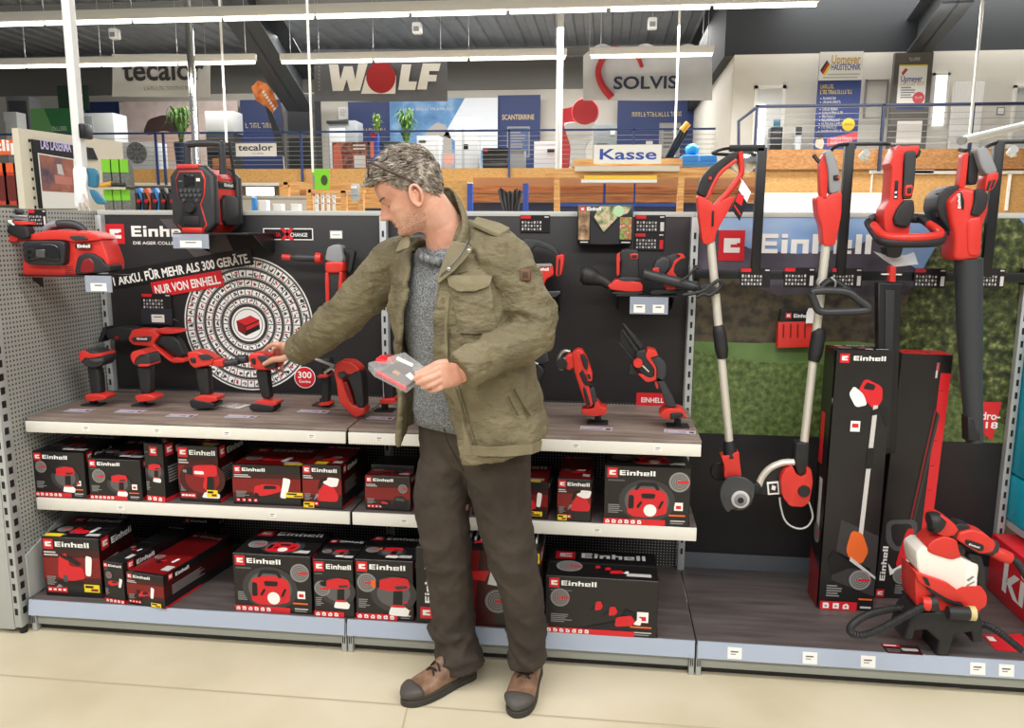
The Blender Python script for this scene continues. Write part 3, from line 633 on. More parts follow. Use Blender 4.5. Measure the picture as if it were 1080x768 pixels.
def face(p, W, H, d):
    """front artwork of a carton, W x H"""
    st = d.get('style', 'dark'); k = d['icon']; m_ = min(W, H)
    if st == 'red':
        for i, (m, a, b) in enumerate(((DRED, .2, .8), (MRED, .3, .68))): p.k = 1+i; p.poly(m, [(0, H*a), (W, H*(a+.04)), (W, H*b), (0, H*(b-.03))])
    p.k = 4; s = d.get('ms', .17)*m_ if 'ms' in d else (.17*H if W > H*.6 else .2*W); x0, y0 = W*.03, H-s-.03*H
    if st != 'tallmark':
        p.mark(x0, y0, s); p.k = 4; p.blocks(PWHITE, x0+s*1.2, y0+s*.26, s*.5, min(W*.95-(x0+s*1.2), s*3.4))
    else: p.mark(W*.3, H-.2*H, W*.42)
    p.k = 5
    ix, iy, isz = d.get('ip', (.58, .44, .62)); isz *= m_ if W < 1.6*H else H
    if st == 'red': para(p, TG, W*.03, y0-H*.04, W*.3, H*.09, 2, 3)
    else: para(p, PMID, W*.04, y0-H*.03, W*.28, H*.05, 1, 3)
    icon(p, k, W*ix, H*iy, isz, d.get('fl', 1))
    if 'badge' in d: a, b, r = d['badge']; badge(p, W*a, H*b, r*m_)
    p.k = 5
    if d.get('strip', 1): strip(p, 0, W*d.get('sw', .72), H*.1, d.get('sn', 6), H*d.get('sy', 0.0))
    if st == 'red':
        for i in range(4): p.k = 6; p.rect(PRED, W*(.05+.085*i), H*.07, W*(.05+.085*i)+H*.09, H*.16); p.lay(); p.rect(PWHITE, W*(.065+.085*i), H*.1, W*(.065+.085*i)+H*.05, H*.13)
    p.k = 5; para(p, PGREY, W*.05, H*.34, W*.2, H*.16, 5, 9)
    if d.get('side', 1): p.rect(ORANGE, W*.76, H*.17, W*.95, H*.2); p.rect(PWHITE, W*.82, H*.27, W*.92, H*.27+W*.1); p.lay(); p.rect(PRED, W*.84, H*.3, W*.9, H*.3+W*.04); p.k -= 1; p.rect(TG, W*.78, H*.08, W*.95, H*.1); p.rect(PGREY, W*.78, H*.04, W*.93, H*.06)
    if 'yel' in d: p.k = 8; a, b = d['yel']; yellow(p, W*a, H*b, W*.27, H*.13)
def top(p, W, D, d):
    p.k = 3
    if d.get('redtop'): p.rect(MRED, W*.02, D*.03, W*.98, D*.97); p.lay()
    if d.get('topyel'): p.rect(YEL, W*d['topyel'], D*.03, W*(d['topyel']+.3), D*.16); p.lay()
    s = min(D*.3, W*.2); p.mark(W*.06, D*.92-s, s); p.k += 3; p.blocks(PWHITE, W*.08+s*1.2, D*.92-s*.8, s*.6, min(W*.6, s*3.6)); p.k = 6
    icon(p, d['icon'], W*.55, D*.3, min(W*.5, D*.5)); badge(p, W*.2, D*.35, min(W*.12, D*.2)); p.k = 6; p.rect(TG, W*.72, D*.1, W*.94, D*.2)
def sidef(p, D, H, d):
    p.k = 3
    if d.get('style') == 'red': p.poly(DRED, [(0, H*.3), (D, H*.3), (D, H*.75), (0, H*.75)]); p.lay()
    s = min(H*.2, D*.3); p.mark(D*.06, H*.78, s); p.k += 3; p.blocks(PWHITE, D*.08+s*1.2, H*.8, s*.55, min(D*.6, s*3)); para(p, PGREY, D*.1, H*.6, D*.6, H*.3, 6, 4); p.rect(PRED, 0, 0, D*.5, H*.07)
def carton(label, zs, bl, br, ht, depth, d, name='carton', group='black cartons on the shelves', roll=0.0, yaw=None):
    """bl, br: bottom front corners in the photo, standing on height zs"""
    A, B = atz(bl[0], bl[1], zs), atz(br[0], br[1], zs); u = (B-A); W = u.length; u.normalize(); u = u if yaw is None else Vector((math.cos(yaw), math.sin(yaw), 0)); back = Vector((-u.y, u.x, 0))
    ht = (lambda t: (at(ht[0], ht[1], A.y).z-zs))(0) if isinstance(ht, tuple) else ht
    mb = MB(); mb.use(CARD).box(0, 0, 0, W, depth, ht, .0015, 1); face(Print(mb, (0, 0, 0)), W, ht, d)
    top(Print(mb, (0, 0, ht), (1, 0, 0), (0, 1, 0), (0, 0, 1)), W, depth, d)
    sidef(Print(mb, (W, 0, 0), (0, 1, 0), (0, 0, 1), (1, 0, 0)), depth, ht, d); sidef(Print(mb, (0, depth, 0), (0, -1, 0), (0, 0, 1), (-1, 0, 0)), depth, ht, d)
    mb.use(mat('carton_seam', '3a3536', .6)); mb.box(W*.01, depth*.5-.001, ht, W*.99, depth*.5+.001, ht+.0006)
    if d.get('extra'): d['extra'](mb, W, ht, depth)
    o = mb.build(name, None, smooth=False); o.location = A+Vector((0, 0, .0008)); o.rotation_euler = (0, roll, math.atan2(u.y, u.x)); setp(o, label, 'box', group); return o
zm, zb = .506, .13
carton('carton with a cordless drill picture, first from the left on the middle shelf', zm, (38, 523), (91.5, 525.8), (33.5, 476), .26, dict(icon='drill', badge=(.16, .66, .13), ip=(.62, .44, .66)))
carton('carton with an impact driver picture, second from the left on the middle shelf', zm, (95.5, 526), (150.5, 528.5), (93.5, 484), .28, dict(icon='driver', badge=(.2, .58, .17), ip=(.58, .4, .62)))
carton('narrow upright carton with a drill picture and a lone red square on top', zm, (155.5, 528), (175, 530.2), (151.3, 467.5), .22, dict(icon='drill', style='tallmark', ip=(.52, .52, 1.0), side=0, sw=1.0, sy=.0))
carton('carton showing a large combi drill on red, right of the narrow upright carton', zm, (190, 528.5), (232, 530.8), (187.5, 470), .22, dict(icon='combi', style='red', ip=(.6, .42, .95), side=0, yel=(.7, .1), topyel=.6, strip=0))
carton('wide carton showing a multi-tool with white battery, fifth on the middle shelf', zm, (246.5, 531.5), (318, 534.5), (245, 490), .24, dict(icon='multitool', style='red', redtop=1, ip=(.58, .42, .98), side=0, yel=(.78, .22), topyel=.75, strip=0))
carton('carton showing a red glue gun, right of the wide multi-tool carton', zm, (320, 535.5), (361, 538), (319, 490), .27, dict(icon='vac', style='red', redtop=1, ip=(.58, .45, .75), side=0, yel=(.02, .01), topyel=.3, strip=0))
def pile(mb, W, H, D): mb.use(CARD).box(W*.02, D*.35, H+.001, W*.98, D*.98, H+.02, .001)
carton('flat carton showing a battery charger, partly behind the open jacket', zm, (385.5, 537.5), (433, 540), (384, 501.5), .2, dict(icon='charger', style='red', redtop=1, ip=(.62, .36, .85), badge=(.84, .66, .13), side=0, strip=0, extra=pile))
carton('carton with a yellow sticker just right of the knees on the middle shelf', zm, (498, 543.5), (577.5, 548), (496, 506), .22, dict(icon='sander', style='red', redtop=1, ip=(.74, .44, .8), side=0, yel=(.66, .08), topyel=.6, strip=0))
carton('small carton with a yellow sticker at its lower left, beside the inflator carton', zm, (587.5, 549), (622.7, 551), (586.6, 505), .3, dict(icon='vac', style='red', redtop=1, ip=(.62, .5, .8), side=0, yel=(.02, .02), strip=0))
carton('large carton showing a red inflator, at the right end of the middle shelf', zm, (636.5, 552), (726.5, 556), (638, 491), .27, dict(icon='inflator', badge=(.87, .76, .17), ip=(.5, .42, .7)))
carton('carton showing a jigsaw, first from the left on the base shelf', zb, (49, 628), (108.5, 631.5), (41.5, 566), .22, dict(icon='jigsaw', style='red', ip=(.54, .46, .7), side=0, yel=(.7, .1), topyel=.02, strip=0))
carton('small long carton between the jigsaw carton and the grinder carton', zb, (112, 634.5), (133.8, 636.6), (110, 592), .40, dict(icon='multitool', badge=(.28, .68, .16), ip=(.58, .5, .8), side=0, sw=1.0), yaw=-.16)
carton('long carton showing an angle grinder, with a dark carton behind it', zb, (135.4, 637), (179, 639.3), (133, 603), .42, dict(icon='grinder', style='red', redtop=1, ip=(.5, .42, .72), side=0, yel=(.65, .03), strip=0), yaw=-.16)
carton('plain looking dark carton at the back, behind the long grinder carton', zb, (196, 575), (232, 577), .13, .06, dict(icon='grinder', ip=(.5, .42, .4), side=0))
carton('large carton showing a red inflator, on the base shelf', zb, (248.3, 643.5), (329.5, 648.8), (246.3, 583.5), .25, dict(icon='inflator', badge=(.86, .72, .16), ip=(.47, .42, .72)))
carton('carton showing an impact driver, between the inflator and heat gun cartons', zb, (332, 649.8), (373.8, 652.3), (331, 590), .2, dict(icon='driver', badge=(.22, .5, .2), ip=(.6, .46, .9), side=0, sw=.75))
carton('carton showing a heat gun, left of the trouser legs on the base shelf', zb, (376, 652.3), (436.5, 655.8), (375.5, 590), .24, dict(icon='heatgun', badge=(.2, .62, .17), ip=(.66, .45, .8)))
def vert_art(mb, W, H, D):
    p = Print(mb, (0, 0, 0)); p.k = 12; p.rect(CARD, 0, 0, W, H); p.lay(); p.mark(W*.03, H*.06, W*.1); p.k = 14; p.blocks(PWHITE, W*.125, H*.27, W*.055, H*.52, PI/2)
    p.k = 13; p.poly(DRED, [(W*.34, 0), (W*.66, 0), (W*.6, H), (W*.3, H)]); p.lay(); p.poly(MRED, [(W*.4, 0), (W*.46, 0), (W*.52, H), (W*.34, H)]); p.lay(); p.poly(PRED, [(W*.42, H*.62), (W*.56, H*.6), (W*.6, H*.74), (W*.42, H*.72)]); p.poly(PWHITE, [(W*.58, H*.56), (W*.66, H*.54), (W*.68, H*.74), (W*.61, H*.76)])
    para(p, TG, W*.38, H*.5, W*.02, H*.45, 1); para(p, PGREY, W*.42, H*.5, W*.015, H*.45, 1); badge(p, W*.66, H*.34, W*.1); p.k += 2; p.rect(YEL, W*.94, H*.86, W*.995, H*.99)
    mb.use(TAG)
    for i in range(14): mb.box(W*(.3+.05*i), D*.3, H, W*(.3+.05*i)+.006, D*.7, H+.014)
carton('big carton behind the trouser legs with its wordmark printed upwards', zb, (440, 656), (569, 663), (437.5, 577), .26, dict(icon='grinder', extra=vert_art))
carton('large carton showing three blowers, at the right end of the middle base shelf', zb, (575, 666.3), (692.5, 674), (574.7, 607), .24, dict(icon='blower', badge=(.13, .63, .16), ip=(.6, .42, .78), sw=.8, sn=7))
# tall cartons leaning at the right
def tall_trim(mb, W, H, D):
    p = Print(mb, (0, 0, 0)); p.k = 12; p.rect(CARD, 0, 0, W, H); p.lay(); s = W*.17
    p.mark(W*.06, H-s-.012, s); p.k = 14; p.blocks(PWHITE, W*.3, H-s*.72-.012, s*.5, W*.56)
    X_ = lambda a, b: (a*W, b*H)
    p.k = 14; p.poly(PDARK, [X_(.2, .12), X_(1, .06), X_(1, .3), X_(.3, .36)]); p.lay()
    p.poly(PRED, [X_(.4, .84), X_(.52, .9), X_(.84, .87), X_(.86, .82), X_(.74, .78), X_(.6, .81)], 1); p.lay(); p.poly(CARD, [X_(.5, .86), X_(.56, .885), (.72*W, .875*H), X_(.7, .855)], 1); p.poly(PWHITE, [X_(.26, .84), X_(.34, .87), X_(.52, .84), X_(.6, .8), X_(.4, .79)], 1)
    p.lay(); p.poly(TG, [X_(.63, .3), X_(.71, .3), X_(.79, .8), X_(.71, .8)]); p.lay(); p.poly(BMETAL, [X_(.65, .56), X_(.76, .56), X_(.8, .64), X_(.67, .64)], 1)
    p.poly(BMETAL, [X_(.66, .78), X_(.95, .8), X_(1, .74), X_(.96, .72), X_(.86, .77), X_(.68, .76)], 1)
    p.poly(ORANGE, [X_(.42, .24), X_(.5, .32), X_(.7, .31), X_(.84, .24), X_(.74, .19), X_(.55, .19)], 1); p.lay(); p.poly(BMETAL, [X_(.1, .2), X_(.2, .24), X_(.5, .2), X_(.86, .14), X_(.9, .17), X_(.5, .17), X_(.2, .14)], 0); p.lay(); p.poly(TG, [X_(.5, .2), X_(1, .13), X_(1, .14), X_(.52, .215)])
    p.rect(PWHITE, W*.33, H*.7, W*.5, H*.74); p.lay(); p.rect(PRED, W*.36, H*.715, W*.47, H*.73); badge(p, W*.72, H*.125, W*.2); p.k += 3; para(p, PGREY, W*.12, H*.1, W*.3, H*.05, 5); strip(p, W*.02, W*.7, H*.035, 5, 0)
    p.rect(ORANGE, W*.72, H*.045, W*.97, H*.052); p.rect(TG, W*.76, H*.012, W*.96, H*.02)
    p = Print(mb, (0, D, 0), (0, -1, 0), (0, 0, 1), (-1, 0, 0)); p.k = 12; p.rect(CARD, 0, 0, D, H); p.lay(); p.poly(MRED, [(0, 0), (D, 0), (D, H*.16), (0, H*.2)]); p.rect(PRED, D*.1, H*.55, D*.5, H*.75); p.rect(TG, D*.4, H*.3, D*.7, H*.5); badge(p, D*.5, H*.28, D*.3)
carton('tall upright carton showing a grass trimmer, on the right base shelf', zb, (862.5, 641.5), (919.5, 644.5), (866.3, 369), .13, dict(icon='drill', extra=tall_trim, strip=0, side=0), group='tall garden tool cartons')
def tall_hedge(mb, W, H, D):
    p = Print(mb, (0, 0, 0)); p.k = 12; p.rect(CARD, 0, 0, W, H); p.lay(); X_ = lambda a, b: (a*W, b*H)
    p.poly(PRED, [X_(.8, 0), X_(1, 0), X_(1, .93), X_(.8, .93)]); p.lay()
    for i in range(9): p.rect(MRED, W*.82, H*(.06+.1*i), W*.9, H*(.063+.1*i))
    p.k = 14; p.mark(W*.02, H*.005, W*.17); p.k = 15; p.blocks(PWHITE, W*.17, H*.075, W*.11, H*.145, PI/2)
    p.k = 14; p.poly(BMETAL, [X_(.5, .33), X_(.62, .33), X_(.86, .76), X_(.76, .8)]); p.lay(); p.poly(PDARK, [X_(.6, .33), X_(.64, .33), X_(.88, .76), X_(.84, .78)]); p.poly(MRED, [X_(.54, .33), X_(.58, .33), X_(.8, .78), X_(.77, .79)])
    p.lay(); p.poly(DGREY, [X_(.06, .33), X_(.1, .24), X_(.3, .2), X_(.72, .22), X_(.7, .34)], 1); p.lay(); p.poly(CARD, [X_(.16, .315), X_(.22, .25), X_(.34, .22), X_(.62, .24), X_(.6, .32)], 1); p.lay()
    p.poly(PRED, [X_(.34, .14), X_(.5, .3), X_(.66, .3), X_(.62, .2), X_(.5, .14)], 1); p.lay(); p.poly(PWHITE, [X_(.2, .15), X_(.26, .1), X_(.6, .14), X_(.64, .17), X_(.3, .125)]); badge(p, W*.5, H*.1, W*.18)
    p.k = 15; p.rect(PWHITE, W*.5, H*.155, W*.6, H*.185); para(p, PGREY, W*.4, H*.06, W*.2, H*.04, 5); p.k = 14; p.rect(TG, W*.7, H*.91, W*.74, H*.97); p.rect(PRED, W*.7, H*.94, W*.76, H*.97)
    mb.use(PRED).box(W*.01, D*.03, H, W*.99, D*.97, H+.003)
o = carton('tall carton with a red ruler stripe showing a hedge trimmer, leaning right', zb, (921.5, 630), (972.5, 631.5), .96, .1, dict(icon='drill', extra=tall_hedge, strip=0, side=0), group='tall garden tool cartons', roll=math.radians(1.5))
# ================================================================ display tools
def crop(x0, y0, k): return lambda pts: [((x0+p[0]/k), (y0+p[1]/k))+tuple(p[2:]) for p in pts]
LENS = mat('smoked_lens', '141416', .12, spec=.7)
CLEAR = mat('clear_plastic', 'f2f2f2', .08, alpha=.32, spec=.6)
CLEARB = mat('clear_bluish_holder', 'aeb6c6', .15, alpha=.6)
class Tool:
    """a thing whose parts are outlines with thickness at depth Y"""
    def __init__(s, name, label, cat, K, Y, foot, group=None):
        s.K = K; s.Y = Y; a = at(*K([foot])[0], Y); s.t = thing(name, label, cat, a, group=group)
    def p(s, name, *sh, label=None, parent=None):
        """shapes: (material, points, dy, thickness, rim, smoothing)"""
        def f(mb):
            for q in sh:
                m, pts, dy, t = q[:4]; r = q[4] if len(q) > 4 else .006; sm = q[5] if len(q) > 5 else 1
                mb.use(m).px(s.K(pts), s.Y+dy, t, r, sm)
        return part(name, parent or s.t, f, label=label, bev=0)
    def tube(s, name, m, pts, r, dy=0, sm=6, n=10, parent=None, label=None, **k):
        return part(name, parent or s.t, lambda mb: mb.use(m).tube([at(*s.K([q])[0][:2], s.Y+dy+(q[2] if len(q) > 2 else 0)) for q in pts], r, n, sm, **k), label=label)
    def disc(s, name, m, c, r, dy, t, parent=None, label=None, n=28):
        q = at(*s.K([c])[0], s.Y)
        return part(name, parent or s.t, lambda mb: mb.use(m).lathe([(r*.9, s.Y+dy), (r, s.Y+dy+t*.2), (r, s.Y+dy+t*.8), (r*.9, s.Y+dy+t)], (q.x, 0, q.z), n, 'y'), label=label)
    def base(s, px_, w, d, parent=None):
        q = atz(px_[0], px_[1], .8255)
        def f(mb): mb.use(BLK).box(q.x-w/2, q.y-d/2, .8255, q.x+w/2, q.y+d/2, .831, .001); mb.box(q.x-.012, q.y-.01, .83, q.x+.012, q.y+.01, .853, .002)
        return part('display_base', s.t, f)
    def logo(s, name, a, h, w, dy, m=PWHITE, rot=0):
        q = at(*s.K([a])[0], s.Y+dy); return part(name, s.t, lambda mb: Print(mb, (0, s.Y+dy, 0)).blocks(m, q.x, q.z, h, w, rot))
# --- drills on the left work shelf
g_ = 'cordless drivers standing on the work shelf'
K = crop(70, 330, 6.68); Yq = atz(99, 426, .83).y-.02
T = Tool('cordless_drill', 'cordless drill at far left of the work shelf, by the perforated panel', 'drill', K, Yq, (190, 655), g_); T.base((99, 427), .075, .06)
T.p('grip', (BLK, [(140, 375), (210, 370), (228, 430), (242, 575), (168, 578), (155, 480)], 0, .042, .016)); T.p('head', (CHAR, [(84, 320), (105, 265), (180, 258), (262, 300), (268, 335), (240, 375), (190, 390), (140, 383), (105, 345)], -.02, .085, .024))
T.p('shell', (RED, [(82, 303), (104, 265), (126, 265), (165, 290), (245, 284), (258, 305), (160, 322), (130, 314), (112, 335), (98, 342)], -.026, .09, .01)); T.p('battery_clip', (RED, [(120, 580), (150, 628), (278, 612), (280, 588), (205, 572)], -.02, .07, .012)); T.p('label_band', (DGREY, [(150, 330), (250, 318), (255, 340), (200, 352)], -.028, .01, .003))
K = crop(70, 330, 6.68); Yq = atz(151, 427, .83).y-.02
T = Tool('impact_driver', 'short impact driver standing second from the left, below the reciprocating saw', 'drill', K, Yq, (540, 655), g_); T.base((151, 427.5), .07, .06)
T.p('grip', (BLK, [(492, 375), (585, 365), (590, 450), (590, 575), (522, 575), (502, 470)], 0, .042, .016)); T.p('head', (CHAR, [(465, 350), (452, 310), (470, 270), (530, 265), (580, 300), (592, 350), (585, 378), (510, 382), (480, 372)], -.02, .08, .03))
T.p('shell', (RED, [(450, 315), (455, 285), (480, 266), (530, 266), (565, 290), (520, 296), (490, 318), (478, 340), (475, 365)], -.027, .09, .012), (RED, [(500, 362), (590, 360), (588, 376), (510, 382)], -.026, .08, .006)); T.p('battery_clip', (RED, [(475, 585), (500, 632), (625, 618), (620, 590), (560, 575)], -.02, .07, .012))
K = crop(160, 340, 6.353); Yq = atz(214, 430, .83).y-.02
T = Tool('cordless_drill', 'cordless drill in profile standing third from the left, chuck pointing at the hand', 'drill', K, Yq, (345, 575), g_)
T.p('grip', (BLK, [(285, 300), (375, 300), (380, 400), (388, 495), (322, 495), (300, 400)], 0, .042, .016)); T.p('head', (RED, [(235, 200), (300, 192), (350, 212), (410, 250), (400, 290), (330, 300), (285, 310), (255, 285), (240, 250)], -.02, .075, .02))
T.p('side_cover', (CHAR, [(305, 220), (350, 215), (410, 245), (330, 255)], -.026, .02, .005), (BLK, [(252, 240), (290, 238), (292, 275), (262, 272)], -.025, .02, .004)); T.p('gearbox', (RED, [(390, 258), (470, 250), (478, 300), (420, 296), (390, 290)], -.012, .055, .018)); T.tube('chuck', CHAR, [(470, 275), (520, 272), (585, 262)], [.017, .014, .013], .015, 3, 14)
T.p('battery_clip', (RED, [(280, 505), (330, 490), (435, 500), (438, 530), (330, 552), (290, 535)], -.02, .07, .012)); T.p('battery', (BLK, [(250, 530), (270, 515), (420, 545), (415, 572), (320, 584), (262, 575)], -.022, .075, .008))
K = crop(160, 340, 6.353); Yq = atz(276, 431, .83).y-.02; HANDY = Yq
T = Tool('cordless_drill', 'cordless drill that the man touches with his outstretched hand', 'drill', K, Yq, (740, 600), g_)
T.p('grip', (BLK, [(690, 320), (770, 310), (782, 420), (795, 515), (735, 510), (712, 420)], 0, .042, .016)); T.p('head', (RED, [(640, 240), (655, 210), (720, 200), (770, 225), (835, 270), (820, 320), (740, 325), (690, 320), (660, 290)], -.02, .075, .022))
T.p('side_cover', (CHAR, [(700, 230), (750, 220), (835, 262), (830, 310), (760, 312), (730, 270)], -.026, .02, .005), (BLK, [(660, 245), (690, 240), (692, 285), (672, 280)], -.026, .02, .004)); T.tube('chuck', CHAR, [(640, 245), (600, 248), (570, 252)], [.016, .018, .015], .015, 3, 14)
T.p('battery_clip', (RED, [(672, 545), (720, 520), (835, 538), (836, 558), (730, 570), (680, 560)], -.02, .07, .01)); T.p('battery', (BLK, [(650, 565), (680, 540), (820, 560), (815, 600), (700, 604), (655, 585)], -.022, .075, .008))
K = crop(290, 240, 3.746); Yq = atz(406, 433, .83).y-.02
T = Tool('cordless_drill', 'cordless drill half hidden behind the open jacket, under the clear pack', 'drill', K, Yq, (435, 725), g_); T.base((406, 433), .075, .06)
T.p('grip', (BLK, [(424, 560), (462, 555), (468, 685), (430, 682)], 0, .042, .014)); T.p('head', (RED, [(400, 530), (415, 512), (450, 512), (470, 540), (465, 568), (415, 566)], -.02, .075, .02)); T.p('battery_clip', (RED, [(408, 680), (425, 700), (475, 695), (472, 676)], -.02, .07, .01)); T.p('side_cover', (CHAR, [(410, 540), (465, 538), (460, 560), (418, 562)], -.025, .02, .004))
# --- stick tool and planer between the hand and the man
K = crop(290, 240, 3.746); Yq = atz(342, 428, .83).y-.02
T = Tool('rotary_hammer', 'small red and black tool with a steel bar standing behind the red reciprocating tool', 'power tool', K, Yq, (200, 700), None); T.base((341, 427), .075, .06)
T.p('grip', (BLK, [(180, 530), (210, 530), (212, 695), (182, 695)], 0, .04, .012)); T.tube('steel_bar', STEEL, [(158, 518), (235, 548)], .007, -.01, 1); T.p('head', (BLK, [(178, 520), (215, 516), (222, 560), (182, 566)], -.012, .05, .01)); T.p('collar', (RED, [(166, 584), (205, 582), (206, 594), (168, 596)], -.016, .06, .005)); T.p('base_ring', (RED, [(166, 698), (205, 690), (220, 702), (180, 706)], -.016, .06, .005))
K = crop(290, 240, 3.746); Yq = atz(376, 440, .826).y-.02
T = Tool('multi_cutter', 'red and black cutter with a closed loop handle leaning on the work shelf', 'power tool', K, Yq, (330, 752), None)
T.p('body', (RED, [(236, 542), (255, 528), (300, 530), (335, 560), (325, 590), (280, 580), (262, 600), (300, 700), (352, 712), (354, 740), (320, 754), (300, 742), (250, 690), (240, 610), (230, 575)], -.02, .075, .02)); T.p('grip', (BLK, [(286, 590), (318, 568), (342, 572), (352, 715), (322, 712), (306, 640)], -.024, .07, .02)); T.p('inner_frame', (MRED, [(256, 615), (285, 605), (318, 705), (300, 720), (268, 690)], -.01, .05, .006)); T.tube('blade', STEEL, [(196, 575), (222, 556), (238, 566)], .006, 0, 2); T.p('side_cover', (CHAR, [(246, 575), (276, 568), (280, 590), (252, 600)], -.026, .02, .004))
# --- hanging angle grinder
K = crop(290, 240, 3.746); Y = .54
T = Tool('angle_grinder', 'grey headed angle grinder hanging on the dark panel below the small white label', 'angle grinder', K, Y, (235, 350))
T.p('gear_head', (GREY, [(195, 130), (205, 78), (235, 66), (262, 72), (270, 135), (240, 142)], -.02, .06, .016)); T.p('collar', (RED, [(194, 135), (270, 132), (268, 180), (198, 182)], -.022, .065, .012)); T.p('body', (BLK, [(200, 175), (266, 175), (256, 300), (262, 320), (204, 318)], -.012, .06, .02)); T.p('shell', (RED, [(196, 175), (212, 180), (214, 310), (200, 310)], -.02, .06, .006), (RED, [(252, 175), (266, 178), (260, 300), (246, 300)], -.02, .06, .006)); T.p('battery_mount', (RED, [(196, 325), (225, 312), (250, 318), (250, 345), (220, 352), (196, 346)], -.02, .06, .008))
T.tube('side_handle', CHAR, [(62, 118), (90, 120), (150, 121), (166, 121)], [.011, .017, .015, .013], 0, 4, 14); T.tube('handle_tip', RED, [(30, 116), (64, 119)], .012, 0, 1, 12); T.tube('handle_collar', RED, [(164, 121), (184, 122)], [.024, .02], 0, 1, 14); T.p('guard', (BLK, [(262, 80), (312, 92), (315, 100), (300, 178), (285, 172), (296, 110), (266, 100)], .0, .03, .006)); T.tube('cable_tie', mat('yellow_tie', 'd8c440', .5), [(262, 265), (272, 300), (276, 320)], .004, -.02, 3)
# --- reciprocating saw
K = crop(100, 330, 6.75); Y = .53
T = Tool('reciprocating_saw', 'long red and black reciprocating saw hanging above the small drills', 'saw', K, Y, (420, 350))
T.p('shoe', (BLK, [(20, 205), (40, 150), (60, 100), (75, 100), (80, 140), (60, 180), (40, 212)], -.02, .06, .006)); T.p('nose', (BLK, [(70, 125), (150, 100), (270, 110), (262, 150), (235, 200), (140, 202), (85, 180)], -.025, .07, .022)); T.p('badge', (MRED, [(135, 168), (165, 166), (168, 192), (140, 196)], -.03, .02, .003))
T.p('body', (RED, [(265, 115), (400, 122), (460, 158), (415, 215), (430, 245), (545, 340), (560, 318), (640, 330), (640, 355), (545, 360), (400, 240), (270, 230), (235, 190)], -.025, .07, .018, 1)); T.p('top_handle', (RED, [(430, 112), (590, 118), (620, 138), (560, 150), (470, 150)], -.02, .06, .012)); T.p('side_cover', (CHAR, [(255, 175), (405, 165), (390, 205), (270, 205)], -.03, .02, .004)); T.logo('wordmark', (300, 192), .009, .045, -.0306)
T.p('grip', (BLK, [(420, 185), (440, 170), (550, 160), (600, 210), (640, 300), (600, 320), (560, 300), (480, 240), (430, 225)], -.01, .045, .016)); T.tube('hanging_wire', BMETAL, [(535, 112), (555, 50), (590, 60)], .0025, .03, 4, 6)
# --- radio on its tray
mb = None
rl = at(222, 246, .46); T = thing('jobsite_radio', 'square black and red jobsite radio with a big carrying handle', 'radio', (rl.x-.045, .45, rl.z), (0, 0, math.radians(-9)))
Wd, Dp, H = .20, .15, .262
def oct_(w, h, c): return [(-w/2, c), (-w/2+c, 0), (w/2-c, 0), (w/2, c), (w/2, h-c), (w/2-c, h), (-w/2+c, h), (-w/2, h-c)]
def lpart(name, f, root=T, **k):
    mb = MB(); f(mb); o = mb.build(name, root, **k); return o
def f(mb): mb.use(RED).prism(oct_(Wd-.03, H-.012, .035), .0, Dp, .012); mb.use(BLK)
lpart('body', f)
lpart('front_frame', lambda mb: mb.use(CHAR).prism(oct_(Wd, H, .04), -.03, .012, .014))
def f(mb): mb.use(CHAR).prism(oct_(Wd, H, .04), Dp-.015, Dp+.02, .012)
lpart('rear_frame', f)
def f(mb):
    hh = [(-.07, .03), (-.05, .012), (.05, .012), (.065, .03), (.05, .085), (.042, .11), (.062, .15), (.07, .21), (.055, .242), (-.05, .242), (-.068, .21), (-.062, .14), (-.04, .11), (-.05, .08)]
    mb.use(RED).prism(hh, -.034, -.02, .004); mb.use(BLK).prism([(x*.93, .127+(z-.127)*.95) for x, z in hh], -.037, -.02, .003)
lpart('control_panel', f)
lpart('screen', lambda mb: mb.use(LENS).box(-.025, -.04, .18, .022, -.03, .225, .002))
def f(mb, r_):
    for r_ in (r_,):
        for i in range(5): mb.use(DGREY).lathe([(.0075, -.042), (.0085, -.036)], (-.04+.02*i+.004*r_, 0, .165-.018*r_), 12, 'y')
def f3(mb):
    mb.use(WHITE).box(.032, -.039, .2, .048, -.036, .212); mb.use(GREY).box(-.05, -.039, .2, -.034, -.036, .203)
for r_ in range(2): lpart('button_row', lambda mb: f(mb, r_))
for x_ in (-.03, .03): lpart('button', lambda mb: mb.use(DGREY).lathe([(.007, -.042), (.008, -.036)], (x_, 0, .128), 12, 'y'))
lpart('indicator', f3)
lpart('tuning_knob', lambda mb: mb.use(BLK).lathe([(.02, -.052), (.024, -.046), (.026, -.036)], (0, 0, .1), 20, 'y'))
lpart('battery_door', lambda mb: mb.use(BLK).box(-.035, -.041, .03, .035, -.036, .066, .003))
lpart('bumper', lambda mb: (mb.use(RED).box(-.045, -.045, .0, .05, -.02, .022, .006), mb.box(-.06, -.034, H-.012, .04, -.0, H+.004, .004)))
def f(mb): mb.use(CHAR).tube([(-.075, .06, H-.02), (-.075, .06, H+.07), (-.06, .06, H+.09), (.07, .06, H+.09), (.085, .06, H+.07), (.085, .06, H-.03)], [.014]*6, 10, 5)
lpart('carrying_handle', f)
def f(mb): mb.use(BLK).prism([(y, z) for y, z in ((.05, .03), (.09, .03), (.1, .06), (.1, .11), (.08, .13), (.05, .12), (.04, .08))], Wd/2-.018, Wd/2-.004, .004)
